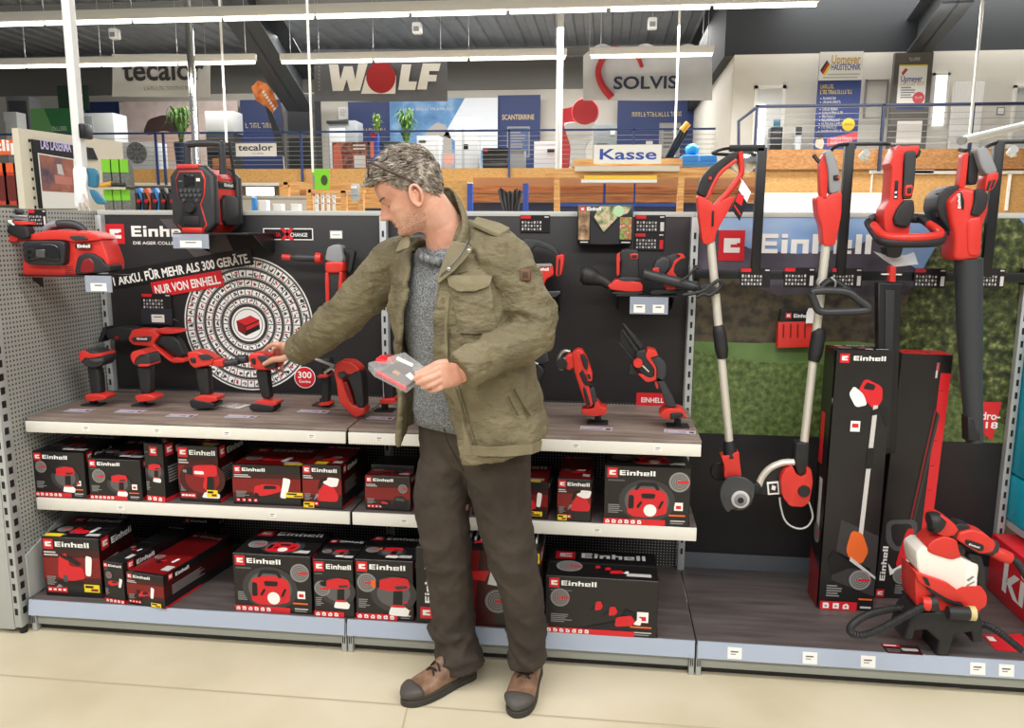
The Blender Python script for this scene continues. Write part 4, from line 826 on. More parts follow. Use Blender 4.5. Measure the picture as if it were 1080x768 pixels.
def f(mb):
    mb.M = Matrix.Rotation(PI/2, 4, 'Z'); mb.use(BLK).prism([(.03, .05), (.05, .03), (.11, .03), (.13, .05), (.13, .13), (.11, .15), (.05, .15), (.03, .13)], -(Wd/2+.004), -(Wd/2-.03), .006)
    mb.M = Matrix(); mb.use(CARD).box(Wd/2-.02, .02, .175, Wd/2-.012, .14, .205, .001); Print(mb, (Wd/2-.012, .03, .18), (0, 1, 0), n=(1, 0, 0)).blocks(PWHITE, .03, .005, .012, .06)
lpart('side_speaker', f)
lpart('aerial', lambda mb: mb.use(BLK).tube([(Wd/2-.01, Dp-.02, H-.06), (Wd/2-.02, Dp-.03, H+.1)], .006, 8))
def tray(name, label, x0, y0, x1, y1, Y0, Y1, hold, cards=1, m=BMETAL, two=True):
    a, b = at(x0, y1, Y0), at(x1, y0, Y0); t = thing(name, label, 'tray', ((a.x+b.x)/2, Y1, b.z-.01))
    part('plate', t, lambda mb: mb.use(m).box(a.x, Y0, b.z-.006, b.x, Y1, b.z, .001)); 
    for xb in ((b.x-.012, a.x+.008) if two else (a.x+.008,)): part('bracket', t, lambda mb: mb.use(m).ring([[(x, y, z) for y, z in ((Y0+.06, b.z-.006), (Y1, b.z-.006), (Y1, a.z-.02), (Y0+(Y1-Y0)*.55, a.z+.01))] for x in (xb, xb+.004)]))
    c, d = at(hold[0], hold[3], Y0-.004), at(hold[2], hold[1], Y0-.004)
    def f(mb):
        mb.use(CLEARB).box(c.x, Y0-.006, c.z, d.x, Y0-.003, d.z); p = Print(mb, (0, Y0-.006, 0)); w_ = (d.x-c.x)/cards
        for i in range(cards): p.k = 1; p.rect(TAG, c.x+w_*(i+.2), c.z+(d.z-c.z)*.08, c.x+w_*(i+.8), c.z+(d.z-c.z)*.55); p.lay(); p.rect(PMID, c.x+w_*(i+.35), c.z+(d.z-c.z)*.38, c.x+w_*(i+.65), c.z+(d.z-c.z)*.45)
    part('price_holder', t, f); return t
tray('display_tray', 'black steel tray holding the jobsite radio, with a clear price holder', 183, 246, 262, 262, .36, YB-.003, (183, 247, 220, 262))
tray('display_tray', 'black steel tray holding the red air pump at the left', 20, 291, 119, 300, .10, .215, (91, 291, 117.5, 308), two=False)
tray('display_tray', 'small tray holding the two sanders, with two white price cards', 649, 312, 715, 326, .44, YB-.003, (664, 313.5, 705, 331), 2)
tray('display_tray', 'small black tray under the jigsaw beside the man', 563, 308, 591, 326, .48, YB-.003, (568, 313, 570, 315))
# --- red inflator / lamp at the left
K = crop(0, 210, 6.98); Y = .115
T = Tool('air_pump', 'red portable air pump with a dark lamp front on the left tray', 'air pump', K, Y, (450, 572))
T.p('body', (RED, [(163, 575), (160, 490), (180, 310), (220, 260), (380, 225), (500, 240), (600, 230), (700, 255), (745, 300), (805, 465), (800, 535), (540, 565), (440, 580)], 0, .10, .03, 1), (RED, [(210, 262), (380, 225), (700, 255), (745, 300), (560, 320), (460, 300), (200, 305)], -.012, .1, .02, 1))
T.p('lamp_front', (BLK, [(165, 320), (190, 306), (440, 306), (478, 325), (472, 470), (440, 492), (172, 482)], -.03, .06, .01, 1)); T.p('lens', (LENS, [(185, 335), (420, 325), (440, 460), (330, 450), (300, 440), (190, 465)], -.036, .02, .006, 1), (mat('lamp_reflector', '6c6a68', .2, .6), [(260, 370), (330, 370), (330, 430), (260, 430)], -.037, .01, .003, 0))
T.p('battery_bay', (BLK, [(540, 560), (570, 420), (620, 398), (680, 402), (745, 440), (770, 480), (810, 490), (810, 535), (690, 550)], -.012, .08, .01, 1), (MRED, [(580, 545), (600, 450), (660, 430), (690, 470), (690, 545)], -.015, .02, .006, 1)); T.p('label', (CARD, [(552, 332), (660, 330), (660, 365), (552, 365)], -.016, .01, .001, 0)); T.logo('wordmark', (570, 358), .012, .05, -.0167); T.p('gauge', (CHAR, [(500, 272), (600, 268), (650, 300), (540, 305)], -.02, .02, .003, 1))
T.tube('handle', CHAR, [(360, 250), (400, 205), (440, 188), (520, 186), (590, 205), (640, 250)], [.012, .016, .018, .018, .016, .012], .06, 5, 12); T.tube('carry_bar', GREY, [(330, 230), (370, 195), (420, 182)], .013, .05, 4, 10)
def f(mb):
    for i in range(5): mb.use(MRED).px(K([(478, 500+13*i), (540, 495+13*i), (540, 500+13*i), (478, 505+13*i)]), Y-.002, .01, .001, 0)
part('vent', T.t, f)
# --- bunch of tools at the upper left edge
K = crop(0, 210, 6.98); Y = .10
T = Tool('hand_saw_set', 'bunch of black and red hand tools at the upper left edge', 'hand tools', K, Y, (80, 310))
T.p('body', (RED, [(-60, 270), (40, 262), (135, 280), (120, 315), (-60, 312)], 0, .06, .01)); T.p('blade', (GREY, [(-60, 160), (40, 170), (100, 240), (40, 260), (-60, 230)], .01, .01, .002), (STEEL, [(-60, 115), (200, 122), (200, 138), (-60, 132)], .02, .01, .002, 0)); T.p('grip', (BLK, [(30, 240), (90, 140), (200, 195), (215, 290), (140, 300)], -.01, .04, .01), (BLK, [(-40, 75), (120, 70), (130, 110), (-40, 108)], .04, .04, .01)); T.p('clip', (RED, [(90, 160), (190, 165), (205, 190), (120, 190)], -.015, .05, .006), (WHITE, [(60, 150), (110, 190), (95, 196), (50, 165)], -.012, .02, .002))
def card(label, x0, y0, x1, y1, Y, style=0, grp='black specification cards'):
    a, b = at(x0, y1, Y), at(x1, y0, Y); w, h = b.x-a.x, b.z-a.z
    def f(mb):
        mb.use(CARD).box(a.x, Y, a.z, b.x, Y+.002, b.z); p = Print(mb, (a.x, Y, a.z)); p.rect(PRED, w*.02, h*.8, w*.36, h*.98); p.rect(TG, w*.82, h*.86, w*.96, h*.93); p.lay()
        r = random.Random(int(x0))
        for j in range(3):
            for i in range(7):
                c = w*(.06+.1*i); p.rect((TG, PGREY)[(i+j) % 2], c, h*(.12+.2*j), c+w*.055, h*(.12+.2*j+.1+.04*r.random()))
        if style: p.rect((TG, PRED)[style-1], w*.84, h*.1, w*.96, h*.6)
        if style == 3: p.rect(TAG, w*.3, h*.05, w*.75, h*.3)
    return solo('specification_card', label, 'card', (a.x, Y, a.z), f, group=grp)
card('black specification card in a holder above the reciprocating saw', 150, 310, 180, 327, .615)
def f(mb):
    a, b = at(149, 342, .61), at(181, 326, .61); mb.use(mat('dark_holder', '2b2d36', .3)).box(a.x, .611, a.z, b.x, .614, b.z); p = Print(mb, (0, .611, 0)); q, r_ = at(160, 340, .61), at(173, 332, .61); p.rect(TAG, q.x, q.z, r_.x, r_.z); p.lay(); p.rect(PMID, q.x+.01, r_.z-.012, r_.x-.01, r_.z-.008)
solo('price_holder', 'dark price holder with a white card under the specification card left of the wheel', 'price holder', at(165, 342, .611), f)
card('black specification card above the jigsaw, right of the man', 548.5, 227, 580, 245, .62)
card('upper black specification card right of the brochure holder', 669.5, 227, 702, 245.5, .62, 1)
card('lower black specification card right of the brochure holder', 669, 246, 701, 264, .62, 2)
card('black specification card on the rail, left of the trimmer with the square handle', 780, 283, 813, 303, .49)
card('black specification card on the rail behind the silver edger tube, left half', 826, 282.5, 860, 303, .49, 1)
card('black specification card on the rail, right of the edger tube', 876, 283, 910, 303, .49, 1)
card('black specification card on the rail, right of the hedge trimmer sheath', 963, 283.5, 998.5, 303.5, .49, 1)
card('black specification card on the rail, right of the blower tube', 1028, 283.5, 1061, 303.5, .49, 1)
card('small dark specification card beside the bunch of hand tools', 31, 221, 48, 239, .16, 1)
def f(mb):
    a, b = at(-12, 299, .13), at(9, 276, .13); mb.use(CARD).box(a.x, .13, a.z, b.x, .134, b.z); p = Print(mb, (0, .13, 0)); h = b.z-a.z; p.rect(TAG, a.x+.01, a.z+h*.2, b.x-.006, a.z+h*.62); p.lay(); p.rect(PRED, a.x+.01, a.z+h*.58, b.x-.006, a.z+h*.66)
solo('price_holder', 'black price holder with a white and red card at the left picture edge', 'price holder', at(0, 299, .13), f)
# --- jigsaw behind the man's shoulder
K = crop(540, 230, 6.988); Y = .50
T = Tool('jigsaw', 'red jigsaw with black bow handle behind the olive sleeve', 'jigsaw', K, Y, (240, 540))
T.p('body', (RED, [(60, 345), (150, 340), (300, 345), (310, 420), (250, 455), (225, 520), (200, 560), (150, 540), (60, 470)], -.02, .08, .02)); T.p('bow_handle', (CHAR, [(40, 180), (100, 152), (200, 165), (310, 205), (350, 270), (320, 280), (300, 245), (170, 205), (130, 250), (60, 300)], -.015, .06, .022)); T.p('battery_mount', (RED, [(325, 275), (385, 268), (380, 340), (360, 425), (322, 432), (325, 340)], -.022, .08, .012)); T.p('mount_slot', (BLK, [(342, 300), (356, 300), (350, 420), (336, 420)], -.026, .02, .003)); T.p('top_cover', (GREY, [(150, 340), (290, 335), (300, 358), (160, 362)], -.024, .02, .004)); T.logo('wordmark', (185, 388), .012, .045, -.0206)
T.p('sole_plate', (DSTEEL, [(150, 545), (360, 538), (355, 560), (320, 586), (150, 580)], -.03, .09, .004, 0))
# pole saw grip left of the man, partly visible
K = crop(290, 240, 3.746); Y = .5
T = Tool('hedge_shear', 'black grip of a tool hanging behind the man, left of his chin', 'power tool', K, Y, (440, 165)); T.tube('upper_grip', CHAR, [(398, 125), (430, 95), (520, 40)], .016, 0, 4, 10); T.tube('lower_grip', CHAR, [(382, 152), (430, 138), (520, 110)], .02, 0, 4, 10); T.tube('trim', RED, [(400, 120), (420, 96), (470, 62)], .006, -.016, 4, 8); T.p('head', (CHAR, [(500, 20), (640, 20), (640, 150), (500, 150)], 0, .06, .02)); part('hook', T.t, lambda mb: mb.use(BMETAL).tube([at(430, 262, .55), at(430, 258, YB)], .006, 8))
# --- sanders
K = crop(600, 250, 6.75); Y = .47
T = Tool('orbital_sander', 'red orbital sander with black dust canister on the left side of the small tray', 'sander', K, Y, (410, 410))
T.p('pad', (BLK, [(295, 400), (330, 388), (520, 388), (530, 402), (480, 415), (360, 415)], -.03, .1, .006)); T.p('skirt', (RED, [(275, 350), (300, 330), (340, 300), (510, 320), (528, 345), (525, 388), (430, 392), (300, 378)], -.035, .11, .03)); T.p('neck', (CHAR, [(350, 295), (375, 285), (500, 288), (516, 310), (400, 320), (360, 312)], -.035, .1, .02)); T.p('body', (BLK, [(362, 120), (375, 92), (410, 86), (490, 92), (502, 125), (496, 200), (505, 300), (360, 300), (375, 200)], -.03, .09, .035)); T.p('rear_shell', (RED, [(338, 125), (365, 110), (400, 125), (398, 150), (362, 165), (362, 270), (340, 282)], -.02, .075, .01)); T.p('switch', (RED, [(435, 118), (495, 116), (492, 162), (438, 160)], -.034, .02, .006), (BLK, [(445, 128), (486, 126), (484, 150), (448, 150)], -.037, .02, .004)); T.tube('dust_canister', BLK, [(80, 268), (110, 270), (160, 285), (200, 300), (240, 312), (290, 345)], [.024, .038, .036, .026, .02, .018], 0, 4, 16)
T = Tool('detail_sander', 'second sander with a long black dust tube on the right side of the small tray', 'sander', K, Y, (690, 400))
T.p('pad', (BLK, [(575, 400), (600, 378), (800, 374), (830, 380), (770, 398), (600, 414)], -.03, .09, .006)); T.p('skirt', (RED, [(680, 350), (760, 350), (760, 375), (690, 378)], -.03, .08, .012)); T.p('body', (CHAR, [(600, 215), (620, 170), (660, 140), (700, 140), (728, 170), (722, 220), (690, 265), (660, 280), (605, 262)], -.025, .08, .03)); T.p('grip', (CHAR, [(690, 145), (740, 120), (800, 118), (800, 150), (760, 190), (740, 260), (700, 270), (720, 190)], -.01, .06, .02)); T.p('shell', (RED, [(765, 118), (810, 118), (832, 148), (790, 160), (755, 195), (745, 250), (770, 280), (740, 296), (690, 270), (735, 215), (752, 165), (800, 138)], -.018, .06, .01)); T.p('switch', (RED, [(594, 222), (640, 216), (645, 255), (600, 255)], -.032, .02, .006)); T.tube('dust_tube', CHAR, [(530, 258), (600, 280), (760, 320), (890, 355)], [.017, .02, .02, .018], -.06, 4, 14); T.tube('tube_rim', BLK, [(890, 355), (920, 366)], .016, -.06, 1, 12)
K = crop(720, 145, 4.15); Y = .36
T = Tool('strap', 'black strap looped round the silver trimmer tube', 'strap', K, Y, (100, 665)); T.tube('band', BLK, [(0, 690), (80, 675), (120, 650), (160, 625), (165, 655), (120, 690), (90, 685), (60, 700)], .007, 0, 5, 8); T.tube('loose_end', BLK, [(-10, 625), (20, 610), (60, 570), (72, 575)], .005, .02, 4, 8); T.p('buckle', (BLK, [(70, 645), (110, 640), (160, 660), (165, 685), (90, 690)], -.005, .03, .006))
# --- multi tool and pruning saw on the right work shelf
K = crop(560, 330, 5.91); Yq = atz(631, 446, .83).y-.02
T = Tool('multi_tool', 'slim red oscillating tool standing at an angle on the right work shelf', 'multi tool', K, Yq, (425, 690)); T.base((630.5, 446), .075, .06)
T.p('body', (RED, [(255, 250), (290, 228), (320, 236), (350, 290), (385, 385), (380, 430), (355, 430), (388, 580), (350, 595), (335, 560), (270, 370), (262, 300)], -.02, .06, .022)); T.p('top_cover', (BLK, [(305, 262), (330, 255), (358, 310), (355, 350), (335, 355)], -.026, .02, .006), (BLK, [(300, 380), (325, 352), (350, 420), (385, 450), (335, 455)], -.024, .05, .01)); T.p('switch', (RED, [(340, 375), (370, 368), (385, 415), (372, 432), (350, 428)], -.03, .02, .004), (BLK, [(350, 382), (366, 378), (376, 412), (358, 414)], -.032, .02, .003)); T.p('grip', (CHAR, [(350, 470), (395, 462), (415, 560), (390, 580)], -.014, .05, .018)); T.p('side_label', (BLK, [(322, 468), (338, 462), (372, 570), (362, 586), (345, 575)], -.024, .02, .004))
T.p('head', (RED, [(212, 275), (240, 255), (282, 270), (285, 330), (240, 362), (215, 352)], -.015, .05, .016), (GREY, [(190, 290), (222, 278), (225, 345), (196, 340)], -.012, .045, .014)); T.tube('guard_ring', STEEL, [(245, 240), (205, 238), (178, 268), (172, 310), (182, 345), (200, 352)], .006, 0, 5, 10); T.p('battery_clip', (RED, [(315, 605), (390, 600), (400, 560), (415, 555), (440, 590), (472, 595), (470, 632), (400, 648), (315, 632)], -.025, .075, .012)); T.disc('collar', BLK, (195, 315), .02, -.02, .03)
K = crop(640, 330, 5.91); Yq = atz(715, 449, .83).y-.02
T = Tool('pruning_saw', 'red and black mini pruning saw standing at the right end of the work shelf', 'saw', K, Yq, (445, 700)); T.base((714.5, 449.5), .08, .065)
T.p('guide_bar', (BLK, [(95, 68), (110, 72), (228, 205), (212, 235), (150, 150)], -.01, .03, .005, 0), (BLK, [(92, 110), (105, 108), (200, 235), (188, 255)], -.014, .03, .005, 0), (BLK, [(68, 180), (82, 185), (170, 290), (160, 302)], -.012, .03, .005, 0), (mat('black_sheath', '161618', .5), [(90, 105), (210, 230), (190, 300), (150, 290), (75, 190)], -.004, .02, .003, 0)); T.p('tip_guard', (BLK, [(150, 310), (180, 350), (195, 380), (130, 390)], -.008, .03, .003, 0))
T.p('body', (BLK, [(180, 245), (235, 225), (280, 290), (305, 330), (300, 400), (270, 420), (200, 370), (175, 310)], -.02, .07, .014)); T.p('shell', (RED, [(240, 275), (255, 225), (310, 240), (320, 265), (300, 275), (270, 280), (310, 345), (308, 420), (250, 435), (195, 385), (210, 378), (265, 408), (295, 400), (298, 350)], -.024, .075, .008)); T.p('motor_cover', (CHAR, [(262, 285), (318, 272), (372, 320), (368, 400), (345, 425), (312, 400), (308, 340)], -.018, .07, .016)); T.disc('knob', RED, (192, 306), .017, -.038, .03, label='red round tension knob'); T.p('side_label', (TG, [(225, 325), (265, 365), (260, 372), (218, 332)], -.0225, .01, .001, 0)); T.p('grip', (CHAR, [(312, 425), (355, 425), (420, 540), (435, 592), (370, 590), (345, 500)], -.012, .05, .02)); T.p('trigger', (RED, [(295, 430), (312, 425), (325, 465), (312, 478)], -.006, .03, .004)); T.p('battery_clip', (RED, [(330, 630), (370, 598), (470, 600), (498, 640), (495, 655), (410, 650), (400, 665), (335, 655)], -.025, .08, .012)); T.p('battery', (BLK, [(395, 625), (470, 622), (480, 645), (430, 665), (395, 668)], -.03, .08, .006))
# half hidden tool at the man's elbow
K = crop(560, 330, 5.91); Y = .45
T = Tool('trigger_clamp', 'dark grey tool half hidden behind the bent elbow', 'power tool', K, Y, (60, 420)); T.p('head', (CHAR, [(25, 245), (100, 235), (120, 310), (60, 330), (10, 300)], 0, .05, .012)); T.p('grip', (BLK, [(-10, 320), (60, 325), (90, 370), (60, 430), (60, 580), (0, 580)], 0, .05, .014)); T.tube('jaw', STEEL, [(0, 300), (45, 320)], .006, -.01, 1)
# --- leaflets on the work shelf
LEAF = mat('leaflet_paper', 'cfc3cf', .45)
def leaflet(label, c, w, d, a, m=LEAF, pr=0):
    q = atz(c[0], c[1], .826); t = MB(Matrix.Rotation(a, 4, 'Z')); t.use(m).box(-w/2, -d/2, 0, w/2, d/2, .0012)
    p = Print(t, (-w/2, -d/2, .0012), (1, 0, 0), (0, 1, 0), (0, 0, 1)); r = random.Random(int(c[0]))
    if pr:
        for i in range(6): p.rect((PRED, PDARK, TG)[i % 3], w*(.06+.15*i), d*.06, w*(.06+.15*i+.07), d*.94)
    else:
        p.rect(mat('leaflet_pink', 'b98a9a', .45), w*.03, d*.75, w*.97, d*.95); p.rect(mat('leaflet_blue', '8d90ab', .45), w*.05, d*.1, w*.7, d*.5); p.lay(); p.rect(PDARK, w*.8, d*.1, w*.95, d*.5)
        for i in range(3): p.rect(TAG, w*.1, d*(.15+.12*i), w*r.uniform(.4, .65), d*(.2+.12*i))
    o = t.build('leaflet', None, smooth=False); o.location = (q.x, q.y, .8262); setp(o, label, 'leaflet', 'leaflets lying on the work shelves')
leaflet('printed price leaflet lying in front of the far left drill', (84, 433), .1, .05, .05); leaflet('printed price leaflet lying in front of the short impact driver', (138, 434), .11, .05, .0); leaflet('printed price leaflet lying in front of the third drill from the left', (192, 438.5), .11, .05, 0); leaflet('white leaflet with red and black stripes, left of the touched drill', (247.5, 428), .1, .075, -.25, PWHITE, 1)
leaflet('printed price leaflet lying in front of the touched drill', (255, 439.5), .12, .05, -.02); leaflet('printed price leaflet lying below the red cutter', (331, 434), .12, .05, -.03); leaflet('printed price leaflet lying by the jacket edge', (402, 441), .1, .05, -.03); leaflet('printed price leaflet lying in front of the slim oscillating tool', (629, 452), .115, .05, -.08); leaflet('printed price leaflet lying in front of the pruning saw', (717, 455.5), .11, .05, -.1)
# --- brochure holder
def f(mb):
    a, b = at(608.5, 258, .56), at(668, 216.5, .56); w, h = b.x-a.x, b.z-a.z; mb.use(mat('holder_black', '18171a', .3)).box(a.x, .56, a.z, b.x, .615, b.z, .002)
    p = Print(mb, (a.x, .56, a.z)); p.rect(mat('photo_brown', '7d6650', .4, cols=['3b2a22', '8a6e52', 'c8ab85'], scale=30), w*.02, h*.12, w*.22, h*.97); p.poly(mat('photo_garden', '6c7a4d', .4, cols=['3f4a2c', '7c8a5c', 'c9b79a', 'a4573e'], scale=32), [(w*.3, h*.7), (w*.48, h*.32), (w*.74, h*.72), (w*.9, h*.8), (w*.98, h*.97), (w*.4, h*.97)]); p.rect(mat('photo_green', '7fae4a', .4, cols=['2f4020', '83a85a', 'a3483a', 'cfc6b0'], scale=38), w*.77, h*.14, w*.98, h*.7); p.lay(); p.poly(mat('holder_front', '29282b', .35), [(w*.24, h*.03), (w*.76, h*.03), (w*.76, h*.66), (w*.48, h*.28), (w*.24, h*.66)]); p.lay()
    p.mark(w*.05, h*.84, h*.12); p.k += 3; p.blocks(PWHITE, w*.17, h*.86, h*.09, w*.25); p.rect(TG, w*.06, h*.05, w*.2, h*.08); p.rect(TG, w*.8, h*.05, w*.96, h*.08); p.disc(mat('pale_disc', 'a8c89a', .5), w*.74, h*.85, h*.14)
solo('brochure_holder', 'black brochure holder with colour photos fixed on the dark panel', 'brochure holder', at(638, 258, .56), f)
# ================================================================ hanging garden tools
YR = .50
def f0(x, y): return at(x, y, YR)
T = thing('hanging_rack', 'black steel hanging frame in front of the meadow poster', 'frame', at(900, 296, YR))
a, b = f0(733, 291), f0(1090, 291); zr = (a.z+b.z)/2
part('rail', T, lambda mb: mb.use(BMETAL).box(a.x, YR, zr-.017, BX[3]-.03, YR+.02, zr+.017, .002))
part('wall_bracket', T, lambda mb: mb.use(BMETAL).box(a.x, YR+.02, zr-.03, a.x+.02, YB-.04, zr+.03)); part('wall_bracket', T, lambda mb: mb.use(BMETAL).box(BX[3]-.05, YR+.02, zr-.03, BX[3]-.03, YB-.04, zr+.03))
for xt, yt, xb in ((800, 156, 793), (896, 151, 879), (1052, 150, 1034)):
    q = f0((xt+xb)/2+4, 215); zt = f0(xt, yt).z
    part('post', T, lambda mb: mb.use(BMETAL).box(q.x-.017, YR-.012, zr, q.x+.017, YR+.012, zt, .002))
def hook(pts, Y0=YR, r=.006): part('hook', T, lambda mb: mb.use(BMETAL).tube([at(p[0], p[1], Y0+(p[2] if len(p) > 2 else 0)) for p in pts], r, 8, 5))
part('arm', T, lambda mb: mb.use(BMETAL).box(f0(769, 158).x, YR-.012, f0(800, 160).z, f0(806, 158).x, YR+.012, f0(800, 153).z, .002))
hook([(771, 156), (760, 158, -.04), (752, 162, -.1), (775, 163, -.08), (778, 160)]); hook([(896, 152), (882, 154, -.05), (872, 164, -.1), (866, 172, -.1), (858, 164, -.08)], r=.007); hook([(896, 152), (935, 152, -.04), (944, 155, -.1), (948, 166, -.12), (954, 166, -.12)], r=.007); hook([(1052, 150), (1040, 155, -.05), (1035, 162, -.1), (1022, 160, -.1), (1012, 158, -.06)], r=.007); hook([(1052, 150), (1090, 149)], r=.008)
TRANS = mat('smoked_guard', '4a4c4e', .2, alpha=.75)
# --- grass trimmer with square bow handle
K = crop(720, 145, 4.15); Y = .39
T = Tool('grass_trimmer', 'red grass edger with cutting disc and silver tube, hanging leftmost on the frame', 'grass trimmer', K, Y, (200, 1580))
T.p('body', (RED, [(62, 250), (70, 330), (88, 472), (140, 458), (148, 412), (235, 262), (205, 258), (140, 295), (108, 268)], -.02, .06, .018)); T.tube('front_arm', RED, [(250, 62), (256, 120), (252, 168), (200, 240), (135, 310)], .011, 0, 5, 12); T.p('grip', (BLK, [(62, 245), (80, 180), (120, 130), (215, 65), (245, 62), (240, 105), (190, 120), (150, 170), (105, 265)], -.018, .05, .02)); T.tube('grip_trim', RED, [(108, 266), (135, 205), (170, 150), (236, 98)], .007, -.018, 5, 8); T.disc('lock_button', RED, (117, 180), .006, -.024, .01); T.p('side_label', (CARD, [(128, 322), (138, 320), (136, 388), (126, 390)], -.0225, .01, .001, 0))
K2 = lambda P: P
def seg(T, name, m, p0, p1, r, dy=0, n=14, y1=0, rr=None): T.K = K2; T.tube(name, m, [p0, (p1[0], p1[1], y1)], [r, rr or r], dy, 1, n)
seg(T, 'tube', SILVER, (749.5, 255), (769.5, 470), .0155, .0); T.tube('tube_collar', BLK, [(757, 343), (758.5, 350), (761, 368), (762, 378)], [.017, .024, .025, .019], 0, 3, 16); T.tube('lower_collar', BLK, [(768.5, 465), (769.5, 472), (770.5, 482)], [.019, .024, .027], 0, 2, 16)
T.K = crop(730, 450, 6.4); T.p('motor_housing', (RED, [(195, 205), (225, 200), (270, 185), (318, 168), (322, 240), (335, 335), (300, 370), (215, 352), (218, 270)], -.025, .07, .022)); T.disc('guide_wheel', BLK, (200, 320), .038, .03, .02); T.p('guard', (TRANS, [(185, 470), (192, 410), (235, 350), (300, 335), (370, 350), (425, 395), (420, 470), (390, 535), (310, 560), (270, 560), (240, 585), (205, 540)], -.05, .02, .004, 1)); T.disc('cutting_disc', DSTEEL, (308, 462), .052, -.027, .004, n=36); T.disc('hub', TG, (310, 462), .034, -.058, .012); T.disc('hub_ring', GREY, (310, 462), .024, -.061, .006); T.disc('bolt', BLK, (310, 462), .011, -.067, .012); T.p('hinge', (BLK, [(400, 395), (450, 380), (470, 410), (440, 460), (410, 450)], -.03, .04, .005)); T.p('guard_shade', (RED, [(210, 400), (250, 360), (350, 350), (380, 375), (300, 385)], -.028, .02, .006))
def f(mb):
    o = at(790, 212, Y-.04); mb.use(PWHITE); q = [at(*p, Y-.03) for p in crop(720, 145, 4.15)([(262, 185), (299, 240), (250, 362), (212, 312)])]
    mb.ring([[p+Vector((0, d, 0)) for p in q] for d in (0, .001)]); mb.use(CARD).poly([q[i]*.1+sum((q[j] for j in range(4)), Vector())*.225-Vector((0, .0006, 0)) for i in range(4)]) if 0 else None
    m = lambda u, v: q[0]+(q[1]-q[0])*u+(q[3]-q[0])*v-Vector((0, .0006, 0))
    mb.use(CARD).poly([m(0, .35), m(1, .35), m(1, 1), m(0, 1)]); mb.use(PRED).poly([m(.05, .42)+Vector((0, -.0005, 0)), m(.6, .3)+Vector((0, -.0005, 0)), m(.7, .6)+Vector((0, -.0005, 0)), m(.1, .7)+Vector((0, -.0005, 0))]); mb.use(PRED).poly([m(.1, .8)+Vector((0, -.0005, 0)), m(.9, .8)+Vector((0, -.0005, 0)), m(.9, .85)+Vector((0, -.0005, 0)), m(.1, .85)+Vector((0, -.0005, 0))])
    mb.use(TAG).tube([at(781, 188, Y-.01), at(783, 192, Y-.03)], .001, 5)
solo('hang_tag', 'white and red cardboard tag hanging from the leftmost garden tool', 'tag', at(781, 232, Y-.03), f)
# --- edger
K = crop(840, 140, 3.84); Y = .39
T = Tool('lawn_trimmer', 'red lawn trimmer with silver tube and D-shaped auxiliary handle, second on the frame', 'grass trimmer', K, Y, (40, 1600))
T.p('body', (RED, [(80, 262), (96, 255), (118, 272), (135, 250), (186, 236), (183, 330), (170, 400), (157, 458), (108, 460), (104, 380), (85, 330)], -.02, .065, .02)); T.p('grip', (GREY, [(112, 78), (140, 66), (158, 100), (176, 160), (184, 235), (135, 250), (130, 150)], -.02, .055, .02)); T.p('inner_frame', (RED, [(94, 125), (112, 80), (122, 110), (130, 180), (122, 268), (98, 262)], -.01, .04, .01)); T.p('switch', (BLK, [(150, 172), (172, 170), (174, 192), (152, 194)], -.026, .02, .004)); T.disc('switch_button', RED, (161, 183), .0045, -.029, .01)
T.tube('collar_rings', RED, [(112, 415), (155, 412)], .01, -.008, 1, 8); T.tube('auxiliary_handle', CHAR, [(62, 650), (75, 690), (98, 724), (180, 726), (280, 720), (290, 706), (255, 680), (210, 648), (140, 640), (80, 642), (62, 650)], .014, -.07, 4, 12); T.tube('handle_bracket', BLK, [(90, 640), (140, 600), (210, 640)], .014, -.035, 4, 10); T.tube('strap_ring', STEEL, [(92, 588), (84, 610), (110, 640), (150, 632), (158, 605), (140, 585)], .004, -.05, 4, 8)
T.K = K2; seg(T, 'tube', SILVER, (871.5, 256), (847.5, 472), .0155); T.tube('tube_collar', BLK, [(865, 346), (863.5, 352), (860, 372), (858, 381)], [.018, .026, .026, .02], 0, 3, 16)
T.K = crop(730, 450, 6.4); T.p('sleeve', (BLK, [(700, 112), (745, 104), (796, 112), (792, 180), (788, 290), (770, 336), (712, 330), (692, 250)], -.02, .06, .026)); T.p('motor_housing', (RED, [(625, 300), (680, 268), (705, 325), (740, 345), (770, 325), (775, 272), (806, 290), (817, 380), (792, 515), (745, 546), (660, 540), (608, 470), (598, 345)], -.035, .09, .026)); T.disc('cap', BLK, (740, 416), .0225, -.042, .02, label='black round cap'); T.p('guard', (BLK, [(430, 440), (440, 400), (470, 330), (560, 258), (700, 240), (640, 330), (600, 400), (600, 465), (520, 470), (450, 465)], .0, .05, .006)); T.tube('guard_rim', SILVER, [(448, 400, -.005), (470, 345), (510, 295), (560, 262), (620, 243), (690, 240)], .013, -.004, 5, 8); T.tube('plant_guard', TG, [(590, 480), (598, 540), (620, 620), (660, 668), (725, 690), (780, 672), (812, 620), (808, 570), (786, 505)], .0035, -.01, 5, 8)
T.p('label', (PWHITE, [(504, 376), (582, 370), (590, 458), (512, 462)], -.003, .003, .0005, 0), (CARD, [(516, 388), (574, 383), (580, 446), (522, 450)], -.0036, .002, .0004, 0), (PWHITE, [(540, 395), (566, 405), (560, 432), (535, 425)], -.0042, .002, .0004, 0))
